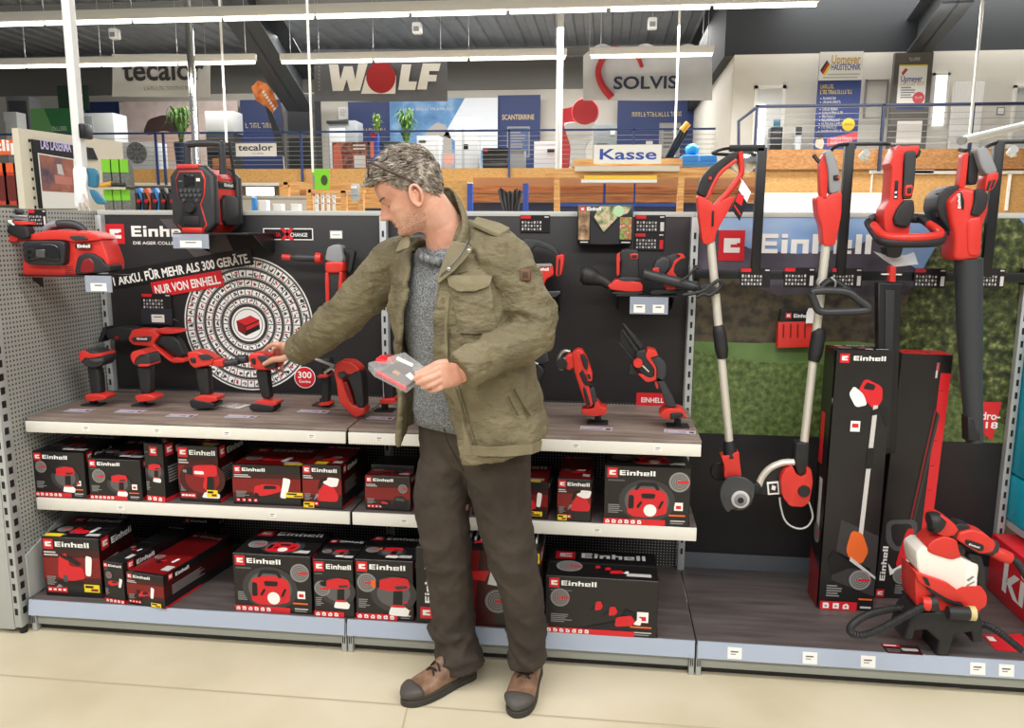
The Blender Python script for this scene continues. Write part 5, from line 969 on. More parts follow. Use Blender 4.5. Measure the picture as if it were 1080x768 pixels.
# --- hedge trimmer
K = crop(900, 140, 4.52); Y = .36
T = Tool('hedge_trimmer', 'red hedge trimmer with wide loop handle and long black blade sheath', 'hedge trimmer', K, Y, (180, 1530))
T.p('body', (RED, [(215, 58), (235, 66), (300, 60), (318, 62), (312, 90), (300, 112), (240, 122), (236, 200), (232, 310), (250, 330), (272, 430), (268, 482), (200, 500), (150, 475), (145, 372), (172, 325), (180, 240), (185, 165), (174, 150), (190, 110)], -.03, .09, .022)); T.p('grip', (CHAR, [(245, 88), (302, 84), (298, 180), (292, 250), (280, 315), (236, 318), (244, 200)], -.038, .06, .02)); T.p('switch', (RED, [(248, 250), (288, 246), (284, 302), (246, 306)], -.044, .03, .006), (BLK, [(260, 262), (280, 260), (278, 288), (258, 290)], -.047, .02, .003)); T.p('gear_cover', (BLK, [(212, 362), (245, 322), (290, 318), (296, 380), (265, 455), (202, 445), (192, 410)], -.045, .06, .016)); T.p('indicator', (CARD, [(200, 228), (216, 228), (210, 315), (194, 315)], -.0325, .01, .001, 0), (PWHITE, [(199, 280), (209, 280), (207, 290), (197, 290)], -.0335, .01, .001, 0), (PWHITE, [(197, 302), (208, 302), (206, 311), (196, 311)], -.0335, .01, .001, 0)); T.p('battery_slot', (BLK, [(305, 70), (325, 85), (318, 110), (300, 125)], -.02, .05, .004))
T.tube('loop_handle', BLK, [(75, 430, .04), (90, 410, .08), (150, 404, .1), (290, 408, .1), (330, 412, .08), (370, 440, .03), (415, 490, -.04), (400, 518, -.07), (280, 525, -.1), (150, 520, -.07), (110, 485, -.02), (75, 430, .04)], .017, 0, 4, 12); T.tube('handle_trim', RED, [(95, 440, .01), (150, 492, -.06), (280, 500, -.1), (400, 490, -.07), (410, 470, -.03), (360, 435, .02)], .014, -.008, 5, 12); T.p('blade_neck', (BLK, [(148, 538), (242, 540), (228, 592), (200, 598), (164, 590)], -.02, .06, .01)); T.p('hand_guard', (CLEAR, [(95, 565), (160, 585), (245, 585), (290, 570), (312, 628), (200, 640), (150, 610)], .0, .005, .001, 0)); T.p('hanger', (RED, [(178, 636), (206, 636), (203, 712), (174, 712)], -.015, .04, .004, 0), (PWHITE, [(140, 672), (232, 674), (230, 680), (138, 678)], -.005, .02, .001, 0))
T.K = K2; T.p('blade_sheath', (BMETAL, [(926, 298), (955, 298.5), (954, 302), (951.5, 304), (945, 478), (927, 480)], -.015, .045, .006, 0), (BLK, [(934, 306), (944, 306), (939, 474), (932, 474)], -.02, .02, .004, 0))
# --- blower
K = crop(970, 140, 4.518); Y = .37
T = Tool('leaf_blower', 'red leaf blower with long dark nozzle, rightmost on the frame', 'leaf blower', K, Y, (290, 1468))
T.p('fan_housing', (BLK, [(90, 300), (130, 262), (185, 245), (200, 300), (190, 440), (150, 478), (100, 410), (80, 360)], -.02, .13, .03), (BLK, [(88, 288), (110, 278), (118, 296), (96, 304)], -.01, .03, .006, 0), (BLK, [(76, 385), (98, 376), (104, 398), (82, 406)], -.01, .03, .006, 0), (BLK, [(140, 470), (165, 468), (165, 492), (142, 490)], -.01, .03, .006, 0)); T.p('body', (RED, [(160, 300), (210, 258), (262, 268), (330, 290), (332, 370), (305, 440), (296, 605), (160, 612), (168, 500), (145, 390), (138, 330)], -.045, .12, .036)); T.p('front_panel', (RED, [(225, 410), (300, 395), (292, 590), (228, 588)], -.05, .03, .008)); T.p('strut', (RED, [(208, 102), (236, 90), (228, 170), (218, 262), (184, 262), (200, 170)], -.01, .04, .01)); T.p('rear_pillar', (BLK, [(236, 95), (278, 95), (280, 245), (228, 250)], .0, .05, .012)); T.p('grip', (GREY, [(268, 75), (320, 66), (345, 110), (376, 190), (325, 205), (294, 165)], -.03, .06, .024)); T.p('battery', (RED, [(322, 198), (376, 186), (378, 215), (350, 272), (308, 282)], -.035, .07, .012), (BLK, [(330, 230), (345, 226), (330, 272), (318, 276)], -.038, .02, .002, 0), (BLK, [(352, 224), (365, 222), (350, 262), (338, 268)], -.038, .02, .002, 0)); T.p('side_cover', (BLK, [(264, 272), (300, 266), (328, 290), (322, 358), (288, 398), (244, 394), (262, 330)], -.055, .06, .014)); T.p('side_label', (CARD, [(182, 292), (200, 280), (214, 330), (210, 372), (190, 340)], -.049, .01, .003, 1))
q = T.K([(192, 362)])[0]; T.logo('wordmark', (196, 360), .01, .05, -.0505, rot=1.7)
T.K = K2
T.tube('nozzle', mat('nozzle_grey', '33363a', .5), [(1021.5, 273), (1022.5, 340), (1024.5, 400), (1028, 466)], [.046, .042, .036, .029], 0, 4, 20, flat=1.0)
T.p('nozzle_mouth', (BLK, [(1020.5, 440), (1035.5, 440), (1035.5, 467), (1021, 466)], -.03, .06, .01, 0))
# --- small red blister pack behind the tubes
K = crop(720, 190, 2.647); Y = .58
T = Tool('trimmer_line_pack', 'red accessory pack with black header hanging in front of the poster hedge', 'blister pack', K, Y, (310, 470))
T.p('case', (RED, [(268, 395), (368, 392), (360, 468), (264, 470)], 0, .04, .006, 0)); T.p('ribs', *[(MRED, [(280+20*i, 402), (284+20*i, 402), (283+20*i, 440), (279+20*i, 440)], -.003, .01, .001, 0) for i in range(4)]); T.p('header', (CARD, [(276, 362), (368, 358), (368, 394), (270, 396)], -.002, .03, .002, 0)); T.p('tag', (PWHITE, [(346, 370), (352, 358), (362, 358), (368, 370), (366, 400), (344, 400)], -.012, .002, .0003, 0), label='white hang tag')
def f(mb): q = at(*K([(287, 386)])[0], Y-.004); p = Print(mb, (0, Y-.004, 0)); p.mark(q.x, q.z, .022); p.k += 3; p.blocks(PWHITE, q.x+.03, q.z+.004, .014, .06)
part('print', T.t, f)
# ================================================================ paint sprayer on the right base shelf
K = crop(880, 530, 4.52); q = atz(*K([(520, 735)])[0], .131); Y = q.y+.03
T = Tool('paint_sprayer', 'red and white paint sprayer with black ribbed hose on the right base shelf', 'paint sprayer', K, Y, (520, 735))
T.p('stand', (BLK, [(330, 655), (362, 560), (395, 522), (690, 520), (712, 575), (706, 668), (664, 672), (655, 622), (575, 636), (548, 735), (488, 735), (500, 665), (440, 612), (388, 616), (376, 660)], -.03, .14, .012, 0))
T.p('body', (RED, [(385, 330), (400, 345), (540, 440), (620, 400), (700, 400), (728, 440), (726, 492), (690, 515), (690, 556), (600, 590), (535, 592), (420, 535), (388, 480)], -.02, .13, .03)); T.p('tank', (mat('milky_tank', 'efe9df', .35), [(388, 240), (430, 212), (560, 240), (650, 285), (692, 300), (680, 390), (610, 440), (540, 432), (450, 370), (400, 335)], -.015, .12, .045, 2)); T.p('tank_label', (TAG, [(625, 330), (655, 290), (682, 370), (678, 410), (612, 448)], -.018, .02, .002, 0), (PGREY, [(630, 370), (660, 350), (668, 356), (640, 378)], -.019, .01, .001, 0), (PGREY, [(628, 395), (668, 375), (670, 382), (630, 404)], -.019, .01, .001, 0))
T.p('lid', (RED, [(445, 210), (470, 185), (520, 160), (590, 180), (596, 225), (610, 262), (560, 278), (470, 250), (445, 235)], -.02, .11, .03)); T.p('gun_body', (RED, [(470, 75), (510, 60), (560, 90), (600, 130), (580, 160), (540, 170), (480, 150), (465, 110)], -.02, .07, .024)); T.tube('nozzle_ring', BLK, [(452, 92), (470, 92), (500, 110)], [.03, .036, .032], .0, 3, 18); T.p('valve', (BLK, [(560, 120), (600, 100), (650, 115), (650, 140), (600, 190), (560, 170)], -.018, .06, .012)); T.p('gun_rear', (RED, [(600, 145), (660, 130), (720, 150), (775, 195), (760, 240), (700, 250), (640, 215), (585, 180)], -.03, .07, .022)); T.p('side_label', (CARD, [(628, 175), (715, 205), (712, 232), (690, 235), (625, 200)], -.034, .02, .003)); T.logo('wordmark', (640, 203), .006, .035, -.0347, rot=-.3)
T.p('grip', (BLK, [(640, 245), (705, 255), (720, 330), (725, 440), (690, 445), (680, 380), (660, 300)], -.01, .055, .02)); T.p('trigger', (BLK, [(580, 200), (605, 195), (632, 235), (610, 262), (580, 240)], -.01, .03, .006)); T.p('handle_strap', (RED, [(385, 335), (420, 345), (540, 385), (600, 430), (620, 480), (560, 470), (500, 440), (400, 378)], -.032, .05, .012), (BLK, [(420, 355), (445, 362), (460, 400), (440, 395)], -.036, .05, .004)); T.p('lower_band', (BLK, [(440, 400), (540, 460), (620, 490), (618, 502), (540, 478), (450, 425)], -.034, .03, .004))
T.tube('cap_nut', CHAR, [(705, 200), (745, 215), (765, 222)], [.03, .028, .024], .0, 2, 16); T.tube('hose_coupling', RED, [(755, 232), (800, 252), (838, 268)], [.019, .022, .019], -.005, 3, 16); T.tube('inlet_collar', RED, [(415, 480), (450, 484)], [.021, .024], -.035, 1, 16); T.tube('inlet_seal', BLK, [(448, 484), (485, 478)], .026, -.03, 1, 16); T.tube('storage_tube', BLK, [(540, 525), (645, 530)], .022, -.05, 1, 14); T.tube('tube_cap', mat('beige_cap', 'cdbd85', .5), [(640, 528), (668, 530)], .024, -.05, 1, 14)
def ribbed(name, pts, r, Y0):
    P = spline([at(*K([p])[0][:2], Y0+(p[2] if len(p) > 2 else 0)) for p in pts], 24); L = [P[0]]
    for q in P[1:]:
        while (q-L[-1]).length > .004: L.append(L[-1]+(q-L[-1]).normalized()*.004)
    part(name, T.t, lambda mb: mb.use(BLK).tube(L, [r*(1 if i % 2 else .84) for i in range(len(L))], 12))
ribbed('air_hose', [(430, 492, -.04), (330, 545, -.07), (220, 605, -.1), (130, 635, -.11), (80, 620, -.08), (85, 585, -.03), (150, 540, .02), (260, 510, .05), (395, 500, .06)], .0135, Y); ribbed('spray_hose', [(835, 265), (870, 285), (905, 335), (940, 400), (960, 470)], .013, Y-.005); ribbed('power_hose', [(690, 580, .03), (740, 592, .01), (800, 630, -.03), (905, 715, -.08)], .0125, Y)
def flat(name, label, cat, pts, z, prf, m):
    q = [atz(x, y, z) for x, y in pts]
    def f(mb):
        mb.use(m).ring([[p+Vector((0, 0, d)) for p in q] for d in (0, .0015)]); prf(Print(mb, q[0]+Vector((0, 0, .0015)), q[1]-q[0], q[3]-q[0], (0, 0, 1)))
    return solo(name, label, cat, q[0], f)
def pf(p): p.rect(PRED, .02, .68, .5, .96); p.lay(); p.rect(PWHITE, .04, .76, .4, .86); p.rect(TG, .5, .32, .95, .6); p.rect(PGREY, .05, .35, .45, .42); p.rect(PGREY, .05, .15, .4, .22); p.rect(MRED, .0, .0, 1, .06)
flat('specification_card', 'black and red card lying in front of the paint sprayer', 'card', [(935.5, 689), (973.5, 691.5), (968, 682), (929, 679)], .1305, pf, CARD)
def pf2(p): p.rect(PWHITE, .05, .6, .2, .9)
flat('leaflet', 'plain red leaflet lying right of the paint sprayer', 'leaflet', [(1050, 686), (1100, 690), (1076, 669), (1036, 670)], .1305, pf2, PRED)
# ================================================================ the store behind the shelving
GF = 3.05
def strokes(p, m, x, y, h, w, n, seed=1):
    """lettering too small to read: a row of short strokes"""
    r = random.Random(seed); d = w/n
    for i in range(n):
        a = x+d*i; k = r.random(); p.k += .05
        if k < .9: p.rect(m, a+d*.12, y, a+d*.30, y+h)
        if k > .3: p.rect(m, a+d*.12, y+h*(.8 if k > .6 else .4), a+d*.8, y+h*(.8 if k > .6 else .4)+h*.18)
        if k > .5: p.rect(m, a+d*.6, y, a+d*.78, y+h*(.5+.5*r.random()))
        if k < .5: p.rect(m, a+d*.12, y, a+d*.78, y+h*.16)
GOLD = mat('gold_lettering', 'c9b27a', .5); APPL = mat('appliance_white', 'e6e8e8', .35); APPG = mat('appliance_grey', 'a9adb0', .4); DCAB = mat('dark_cabinet', '3a3c3f', .5)
LEAFG = mat('palm_green', '5f8a3c', .6, var=.25, scale=20); GRASSG = mat('grass_green', '86a04a', .6, var=.25, scale=20); POT = mat('navy_pot', '2a3a5c', .5); LIME = mat('lime_card', '7ac32a', .5); ORNG = mat('orange_card', 'e8642a', .5)
BLUEP = mat('blue_plastic', '2f86d0', .4); BLUED = mat('blue_post', '2c4fb0', .5); TEAL = mat('teal_card', '2f6f8c', .4)
def B(name, label, cat, x0, y0, x1, y1, Y, dep, m, deco=None, bev=.01, group=None, z0=None, parts=()):
    """upright block between picture columns, from z0 (or row y1) up to row y0, at depth Y"""
    a, b = at(x0, y1, Y), at(x1, y0, Y); zl = a.z if z0 is None else z0
    t = thing(name, label, cat, ((a.x+b.x)/2, Y+dep/2, zl), group=group)
    part('body', t, lambda mb: mb.use(m).box(a.x, Y, zl, b.x, Y+dep, b.z, bev))
    W, H = b.x-a.x, b.z-zl
    for nm, mm, u0, v0, u1, v1, th in parts:
        part(nm, t, lambda mb: mb.use(mm).box(a.x+W*u0, Y-th, zl+H*v0, a.x+W*u1, Y+.001, zl+H*v1, min(.006, th/3)))
    if deco: part('print', t, lambda mb: deco(Print(mb, (a.x, Y-.001, zl)), W, H))
    return t
def sheet_(name, label, cat, x0, y0, x1, y1, Y, m, deco=None, th=.02, group=None, z0=None):
    a, b = at(x0, y1, Y), at(x1, y0, Y); zl = a.z if z0 is None else z0
    def f(mb):
        mb.use(m).box(a.x, Y, zl, b.x, Y+th, b.z)
        if deco: deco(Print(mb, (a.x, Y-.002, zl)), b.x-a.x, b.z-zl)
    return solo(name, label, cat, ((a.x+b.x)/2, Y, zl), f, group=group)
# ---- hanging banners
def cloth(mb, m, x0, x1, yt, yb, Y, top=None, nx=40, nz=10):
    g = []
    for j in range(nz+1):
        r = []
        for i in range(nx+1):
            u = i/nx; x = x0+(x1-x0)*u; y0_ = yt(u) if callable(yt) else yt; y = y0_+(yb-y0_)*j/nz; p = at(x, y, Y); r.append(p+Vector((0, .05*math.sin(u*9+j*.3)*.5, 0)))
        g.append(r)
    mb.use(m); mb.ring([[p for p in r]+[p+Vector((0, .012, 0)) for p in reversed(r)] for r in g])
def wide(mb, Y): return Print(mb, (0, Y, 0))
def f(mb):
    cloth(mb, mat('banner_white', 'd4d3d1', .7), 118, 222, 57, 102, 16.5); p = wide(mb, 16.45); a = at(130, 85, 16.45); b = at(216, 85, 16.45); p.k = 30; p.text(PDARK, 'tecalor', a.x, a.z, .52, b.x-a.x, 0, .02); a, b = at(152, 95.5, 16.45), at(205, 95.5, 16.45); strokes(p, PGREY, a.x, a.z, .09, b.x-a.x, 16, 3)
solo('banner', 'white banner with dark lowercase lettering at the upper left', 'banner', at(170, 102, 16.5), f, group='banners under the roof')
def f(mb):
    cloth(mb, mat('banner_grey', '6c6e76', .7, var=.08, scale=3), 331, 472, 52, 107, 16.3); p = wide(mb, 16.24); Q = lambda x, y: (lambda q: (q.x, q.z))(at(x, y, 16.24)); p.k = 30
    p.poly(PWHITE, [Q(347, 68), Q(357, 68), Q(359, 84), Q(363, 70), Q(372, 70), Q(375, 84), Q(378, 67), Q(388, 67), Q(380, 95.5), Q(369, 96), Q(366, 84), Q(362, 96), Q(351, 96)]); p.poly(PWHITE, [Q(386, 80), Q(418, 80), Q(417, 99), Q(381, 99)])
    p.poly(PWHITE, [Q(424, 68), Q(434, 68), Q(431, 86), Q(440, 86), Q(438, 95), Q(420, 95)]); p.poly(PWHITE, [Q(446, 67), Q(465, 67), Q(463, 75), Q(453, 75), Q(452.5, 79), Q(461, 79), Q(460, 86), Q(451.5, 86), Q(450, 94.5), Q(440, 94.5)]); p.k = 60
    c = Q(402, 82); p.disc(mat('banner_red', 'b02a30', .7), c[0], c[1], abs(Q(417.5, 82)[0]-c[0]), 36)
    for i in range(7): a = Q(336, 72+4*i); p.rect(PGREY, a[0], a[1], a[0]+.05, a[1]+.05)
solo('banner', 'dark grey banner with thick white letters and a red dot', 'banner', at(400, 107, 16.3), f, group='banners under the roof')
def f(mb):
    sc = lambda u: 47+14*(abs(math.sin(u*PI*3.6+.4)))**.7*(1-.3*u)
    cloth(mb, mat('banner_pale', 'c3c4c8', .7, var=.04, scale=3), 615, 751, lambda u: 60-14*(abs(math.sin(u*PI*3.0+.15)))**1.3, 106, 16.2); p = wide(mb, 16.14); p.k = 30
    a, b = at(647, 94, 16.14), at(714, 94, 16.14); p.text(mat('banner_navy', '252f4a', .7), 'SOLVIS', a.x, a.z, .27, b.x-a.x, 0, .022)
    pts = spline([at(645, 103, 16.14), at(635, 90, 16.14), at(631, 75, 16.14), at(637, 60, 16.14), at(646, 52, 16.14), at(660, 54, 16.14), at(672, 60, 16.14), at(677, 71, 16.14)], 6)
    mb.use(mat('banner_red', 'b02a30', .7)).tube([q+Vector((0, -.02, 0)) for q in pts], [.04+.05*(1-i/len(pts)) for i in range(len(pts))], 6)
solo('banner', 'pale banner with scalloped top, a red arc and navy capitals', 'banner', at(680, 106, 16.2), f, group='banners under the roof')
for o_ in [o for o in C.objects if o.name.startswith('banner') and o.get('category') == 'banner']:
    w_ = max(v.co.x for v in o_.data.vertices); v_ = min(v.co.x for v in o_.data.vertices); h_ = max(v.co.z for v in o_.data.vertices)
    for k_ in (v_*.9, w_*.9):
        mb = MB(); mb.use(STEEL).cyl((k_, 0, h_-.25), (k_, 0, 6.83-o_.location.z), .008, n=6); mb.build('cord', o_)
# ---- panels along the gallery wall
def gold(txt, h=.16, y=.62, w=.8):
    return lambda p, W, H: strokes(p, GOLD, W*(1-w)/2, H*y, h*.8, W*w, len(txt), len(txt))
sheet_('display_wall', 'narrow navy display panel left of the child poster', 'display panel', 92, 107, 130, 150, 23.6, NAVY, gold('-------', .2, .42, .4), z0=GF, group='navy display panels on the gallery wall')
sheet_('display_wall', 'navy display panel behind the orange printed flag', 'display panel', 255, 105, 296, 150, 23.6, NAVY, gold('--------', .2, .66), z0=GF, group='navy display panels on the gallery wall')
def fr(p, W, H): gold('-------------', .16, .62)(p, W, H)
sheet_('display_wall', 'navy display panel between grey cabinet and sky poster', 'display panel', 368, 107, 412, 150, 23.6, NAVY, fr, z0=GF, group='navy display panels on the gallery wall')
def fr2(p, W, H): p.text(GOLD, 'SCANTERRINE', W*.1, H*.72, .16, W*.76); p.rect(PGREY, W*.22, H*.28, W*.76, H*.64); p.lay(); p.rect(mat('notice_blue', '44567f', .5), W*.25, H*.3, W*.73, H*.62); p.lay(); para(p, PGREY, W*.28, H*.58, W*.4, H*.2, 6)
sheet_('display_wall', 'navy display panel with gold heading and framed notice behind the black stack', 'display panel', 525, 100, 570, 178, 23.6, NAVY, fr2, z0=GF, group='navy display panels on the gallery wall')
def fr3(p, W, H): strokes(p, GOLD, W*.19, H*.8, .14, W*.66, 17, 5); p.rect(PGREY, W*.56, H*.3, W*.84, H*.72); p.lay(); p.rect(mat('notice_sand', '8f8f8a', .5), W*.59, H*.33, W*.81, H*.69); p.rect(TG, W*.39, H*.34, W*.48, H*.5); p.lay(); para(p, PMID, W*.62, H*.64, W*.16, H*.25, 5)
sheet_('display_wall', 'widest navy display panel, below the banner with the red arc', 'display panel', 650, 105, 732, 165, 23.6, NAVY, fr3, z0=GF, group='navy display panels on the gallery wall')
PINKP = mat('poster_pink', 'd9c4bc', .6, cols=['cdb3a8', 'e3d5cf'], scale=2); HAIRP = mat('poster_hair', '4a3530', .6); FACEP = mat('poster_face', 'e0bda9', .6)
def kid(p, W, H):
    p.poly(FACEP, [(W*.20, H*.30), (W*.24, H*.62), (W*.40, H*.72), (W*.52, H*.62), (W*.5, H*.34), (W*.36, H*.18)], 1); p.lay(); p.poly(HAIRP, [(W*.19, H*.62), (W*.24, H*.78), (W*.38, H*.84), (W*.5, H*.76), (W*.5, H*.6), (W*.36, H*.64), (W*.24, H*.58)], 1); p.poly(FACEP, [(W*.48, H*.7), (W*.56, H*.86), (W*.68, H*.84), (W*.66, H*.66), (W*.56, H*.58)], 1); p.rect(mat('poster_beige', 'b9aa9e', .6), 0, 0, W*.18, H*.3)
sheet_('poster', 'large pale pink poster of a dark haired child behind the palm', 'poster', 130, 106, 250, 172, 23.5, PINKP, kid, z0=GF)
def sky(p, W, H):
    p.poly(mat('poster_cloud', 'd9dce0', .6), [(W*.5, H*.55), (W*.7, H), (W, H), (W, H*.3)]); p.poly(mat('poster_rock', 'a8a19c', .6), [(W*.3, H*.1), (W*.33, H*.6), (W*.44, H*.72), (W*.52, H*.68), (W*.58, H*.5), (W*.58, H*.1)], 1); p.lay(); strokes(p, TG, W*.1, H*.86, .08, W*.5, 22, 4); p.poly(mat('poster_salmon', 'd39b8c', .6), [(W*.38, H*.2), (W*.38, H*.34), (W*.6, H*.34), (W*.6, H*.2)])
sheet_('poster', 'large blue sky poster with pale rock on the gallery wall', 'poster', 412, 103, 525, 178, 23.5, mat('poster_blue', '4f7aa6', .6, cols=['3d6591', '5d8ab5', '9db7cd'], scale=1.4), sky, z0=GF)
sheet_('cabinet', 'tall dark grey cabinet left of the pale cabinet on the gallery', 'cabinet', 303, 99, 331, 178, 22.5, DCAB, lambda p, W, H: (p.rect(BMETAL, W*.08, H*.04, W*.92, H*.5), p.rect(BMETAL, W*.08, H*.53, W*.92, H*.97)), th=.6, z0=GF)
sheet_('notice', 'white sheet of paper pinned on the gallery wall above the pale cabinet', 'paper', 357, 113, 367, 126, 23.9, PWHITE, lambda p, W, H: para(p, TG, W*.15, H*.85, W*.7, H*.6, 5))
# ---- appliances and stands on the gallery
def disp(p, W, H): p.rect(BMETAL, W*.35, H*.62, W*.65, H*.68)
B('heating_cabinet', 'pale grey heating cabinet beside the navy panel and picture board', 'cabinet', 347, 127, 375, 178, 20.5, .7, APPG, None, z0=GF, parts=(('door', APPL, .06, .05, .62, .86, .02), ('cornice', DCAB, -.03, .94, .75, 1.0, .03)))
B('boiler', 'tall white boiler with dark display in front of the sky poster', 'boiler', 480, 124, 504, 178, 20.5, .6, APPL, None, z0=GF, parts=(('door', APPL, .03, .03, .8, .97, .015), ('stripe', mat('silver_stripe', 'c5cacd', .3), .3, .02, .42, .98, .018), ('display', BMETAL, .38, .45, .58, .54, .02)))
B('boiler', 'low white boiler half hidden behind the grey haired head', 'boiler', 440, 143, 463, 178, 20.2, .6, APPL, None, z0=GF, parts=(('door', APPL, .05, .05, .8, .8, .02), ('display', BMETAL, .1, .82, .4, .88, .02)))
B('boiler', 'white boiler with black tap left of the white pole', 'boiler', 563, 149, 589, 178, 20.0, .6, APPL, None, z0=GF, parts=(('door', APPL, .04, .04, .9, .8, .02), ('tap', BMETAL, .55, .66, .85, .76, .05)))
B('boiler', 'white boiler on black stand above the carrying handle of the radio', 'boiler', 217, 117, 246, 140, 20.3, .6, APPL, None, parts=(('door', APPL, .05, .08, .95, .92, .02),))
B('stand', 'black stand under the white boiler behind the radio handle', 'stand', 219, 140, 246, 178, 20.3, .55, DCAB, None, z0=GF, parts=(('shelf', BMETAL, .05, .5, .95, .55, .03), ('door', PINED, .2, .1, .9, .4, .02)))
B('storage_box', 'white appliance box beside the green display sign', 'box', 82, 119, 119, 150, 20.4, .7, APPL, None, z0=GF, parts=(('door', APPG, .1, .05, .45, .95, .015),))
t = B('heat_pump', 'white heat pump unit with round fan grille on the gallery', 'heat pump', 124, 150, 166, 178, 19.4, .5, APPL, None, z0=GF)
def fan(mb):
    q = at(144, 161, 19.38); mb.use(GREY).lathe([(.30, 19.37), (.31, 19.40)], (q.x, 0, q.z), 28, 'y')
part('fan_grille', t, fan)
def fan2(mb):
    q = at(144, 161, 19.35); mb.use(DGREY)
    for k in range(8): a = 2*PI*k/8; mb.cyl((q.x+.08*math.cos(a), 19.355, q.z+.08*math.sin(a)), (q.x+.28*math.cos(a), 19.355, q.z+.28*math.sin(a)), .012, n=6)
part('fan_spokes', t, fan2)
B('cabinet', 'black appliance tower with red label left of a grey box', 'appliance', 509, 156, 536, 178, 20.0, .6, mat('black_gloss', '1c1e20', .25), None, z0=GF, parts=(('shelf', DGREY, .05, .3, .95, .36, .02), ('drawer', BMETAL, .05, .5, .95, .8, .03), ('label', PRED, .05, .84, .2, .95, .02)))
B('storage_box', 'plain grey box right of the black appliance tower', 'box', 538, 158, 553, 178, 20.0, .5, mat('grey_box', '9a9c9e', .5), None, z0=GF, parts=(('lid', GREY, -.03, .93, 1.03, 1.0, .02),))
B('boiler', 'dark grey boiler between the white figure and navy panel', 'boiler', 625, 131, 651, 178, 20.4, .6, mat('boiler_grey', '8d9798', .4), None, z0=GF, parts=(('control_panel', DCAB, .15, .42, .6, .62, .03), ('display', PWHITE, .72, .78, .92, .9, .01)))
B('speaker', 'dark grey upright cabinet at far left of the gallery', 'cabinet', 9, 101, 30, 136, 20.5, .5, mat('cab_grey', '7e8082', .5), None, z0=GF, parts=(('front', DGREY, .1, .06, .9, .94, .02),))
B('storage_box', 'small white box on the gallery at the far left', 'box', 6, 118, 17, 136, 20.0, .4, APPL, None, z0=GF, parts=(('lid', APPL, -.05, .85, 1.05, 1.0, .02),))
def gsign(p, W, H): p.poly(mat('sign_leaf', '6fb06a', .5), [(0, 0), (W*.5, H*.6), (W*.3, H), (0, H)]); p.poly(mat('sign_pale', 'b6dcae', .5), [(W*.2, 0), (W*.7, H*.55), (W, H*.2), (W, 0)]); p.lay(); strokes(p, PWHITE, W*.45, H*.66, .12, W*.32, 7, 6)
sheet_('display_sign', 'green display sign with leaf shapes beside the pole at the left', 'sign', 34, 114, 80, 140, 19.6, mat('sign_green', '2f7d45', .5), gsign, th=.05, z0=GF)
sheet_('display_sign', 'dark green panel high behind the green display sign', 'sign', 62, 90, 92, 116, 22.5, mat('sign_dark_green', '2d4a36', .6), lambda p, W, H: strokes(p, TG, W*.45, H*.55, .06, W*.4, 8, 2), th=.05)
sheet_('sign', 'white sign with dark lowercase lettering hung on the gallery railing', 'sign', 249, 151, 291, 165, 18.15, PWHITE, lambda p, W, H: (p.text(PDARK, 'tecalor', W*.06, H*.45, .16, W*.86, 0, .02), strokes(p, mat('sign_blue', '5f7fc0', .5), W*.4, H*.15, .04, W*.3, 7, 2)), th=.02)
def flag(mb):
    q = [at(*p, 19.6) for p in ((265, 92), (272, 85), (281, 88), (288, 98), (293, 112), (287, 119), (279, 112), (270, 106))]; mb.use(mat('flag_orange', 'd9702c', .6, cols=['b5501c', 'df7a33', 'f0a060'], scale=5)).ring([[p+Vector((0, d, 0)) for p in q] for d in (0, .02)])
    q = [at(*p, 19.6) for p in ((279, 110), (287, 119), (297, 142), (300, 165), (294, 165), (288, 140))]; mb.use(DCAB).ring([[p+Vector((0, d, 0)) for p in q] for d in (0, .02)]); a = at(276, 97, 19.58); pf_ = Print(mb, (0, 19.59, 0)); [pf_.poly(PWHITE, [(a.x+.05*i, a.z-.075*i), (a.x+.05*i+.06, a.z-.075*i+.05), (a.x+.05*i+.09, a.z-.075*i), (a.x+.05*i+.03, a.z-.075*i-.05)]) for i in range(7)]
t = thing('feather_flag', 'orange and black printed feather flag leaning above the railing', 'flag', at(300, 176, 19.6)); part('cloth', t, flag); part('pole', t, lambda mb: mb.use(STEEL).tube([Vector((at(300, 177, 19.65).x, 19.65, GF)), at(296, 145, 19.65), at(282, 108, 19.65), at(272, 86, 19.65)], .02, 8, 4))
def pic(p, W, H): p.rect(mat('pic_brown', '6e3d36', .5, cols=['40262a', '8a4a3e', 'c08a78'], scale=6), 0, 0, W, H); p.lay(); p.rect(PWHITE, W*.62, H*.12, W*.95, H*.55); p.poly(mat('pic_salmon', 'e0735c', .5), [(W*.03, 0), (W*.02, H*.9), (W*.2, H), (W*.28, H*.5), (W*.3, 0)], 1); p.rect(PWHITE, W*.6, H*.75, W*.95, H*.8); p.rect(PWHITE, W*.6, H*.87, W*.95, H*.92)
sheet_('picture_board', 'reddish picture board standing behind the railing left of the head', 'board', 351, 150, 387, 177, 18.9, DCAB, pic, th=.05, z0=GF)
t = thing('display_table', 'small table with dark glass top left of the head', 'table', at(408, 178, 19.3)); a_, b_ = at(385, 153, 19.3), at(425, 150.5, 19.3); part('tabletop', t, lambda mb: mb.use(mat('dark_glass', '2c4044', .15)).box(a_.x, 19.0, a_.z, b_.x, 19.7, b_.z, .01))
for x in (a_.x+.05, b_.x-.09): part('leg', t, lambda mb: mb.use(BMETAL).box(x, 19.1, GF, x+.04, 19.6, a_.z))
B('detergent_bottle', 'blue and red container below the dark table top', 'container', 391, 141, 398, 178, 18.72, .2, BLUED, None, z0=GF, parts=(('cap', PRED, .1, .9, .8, 1.0, .02), ('label', mat('pic_salmon', 'e0735c', .5), .0, .35, .5, .8, .01)))
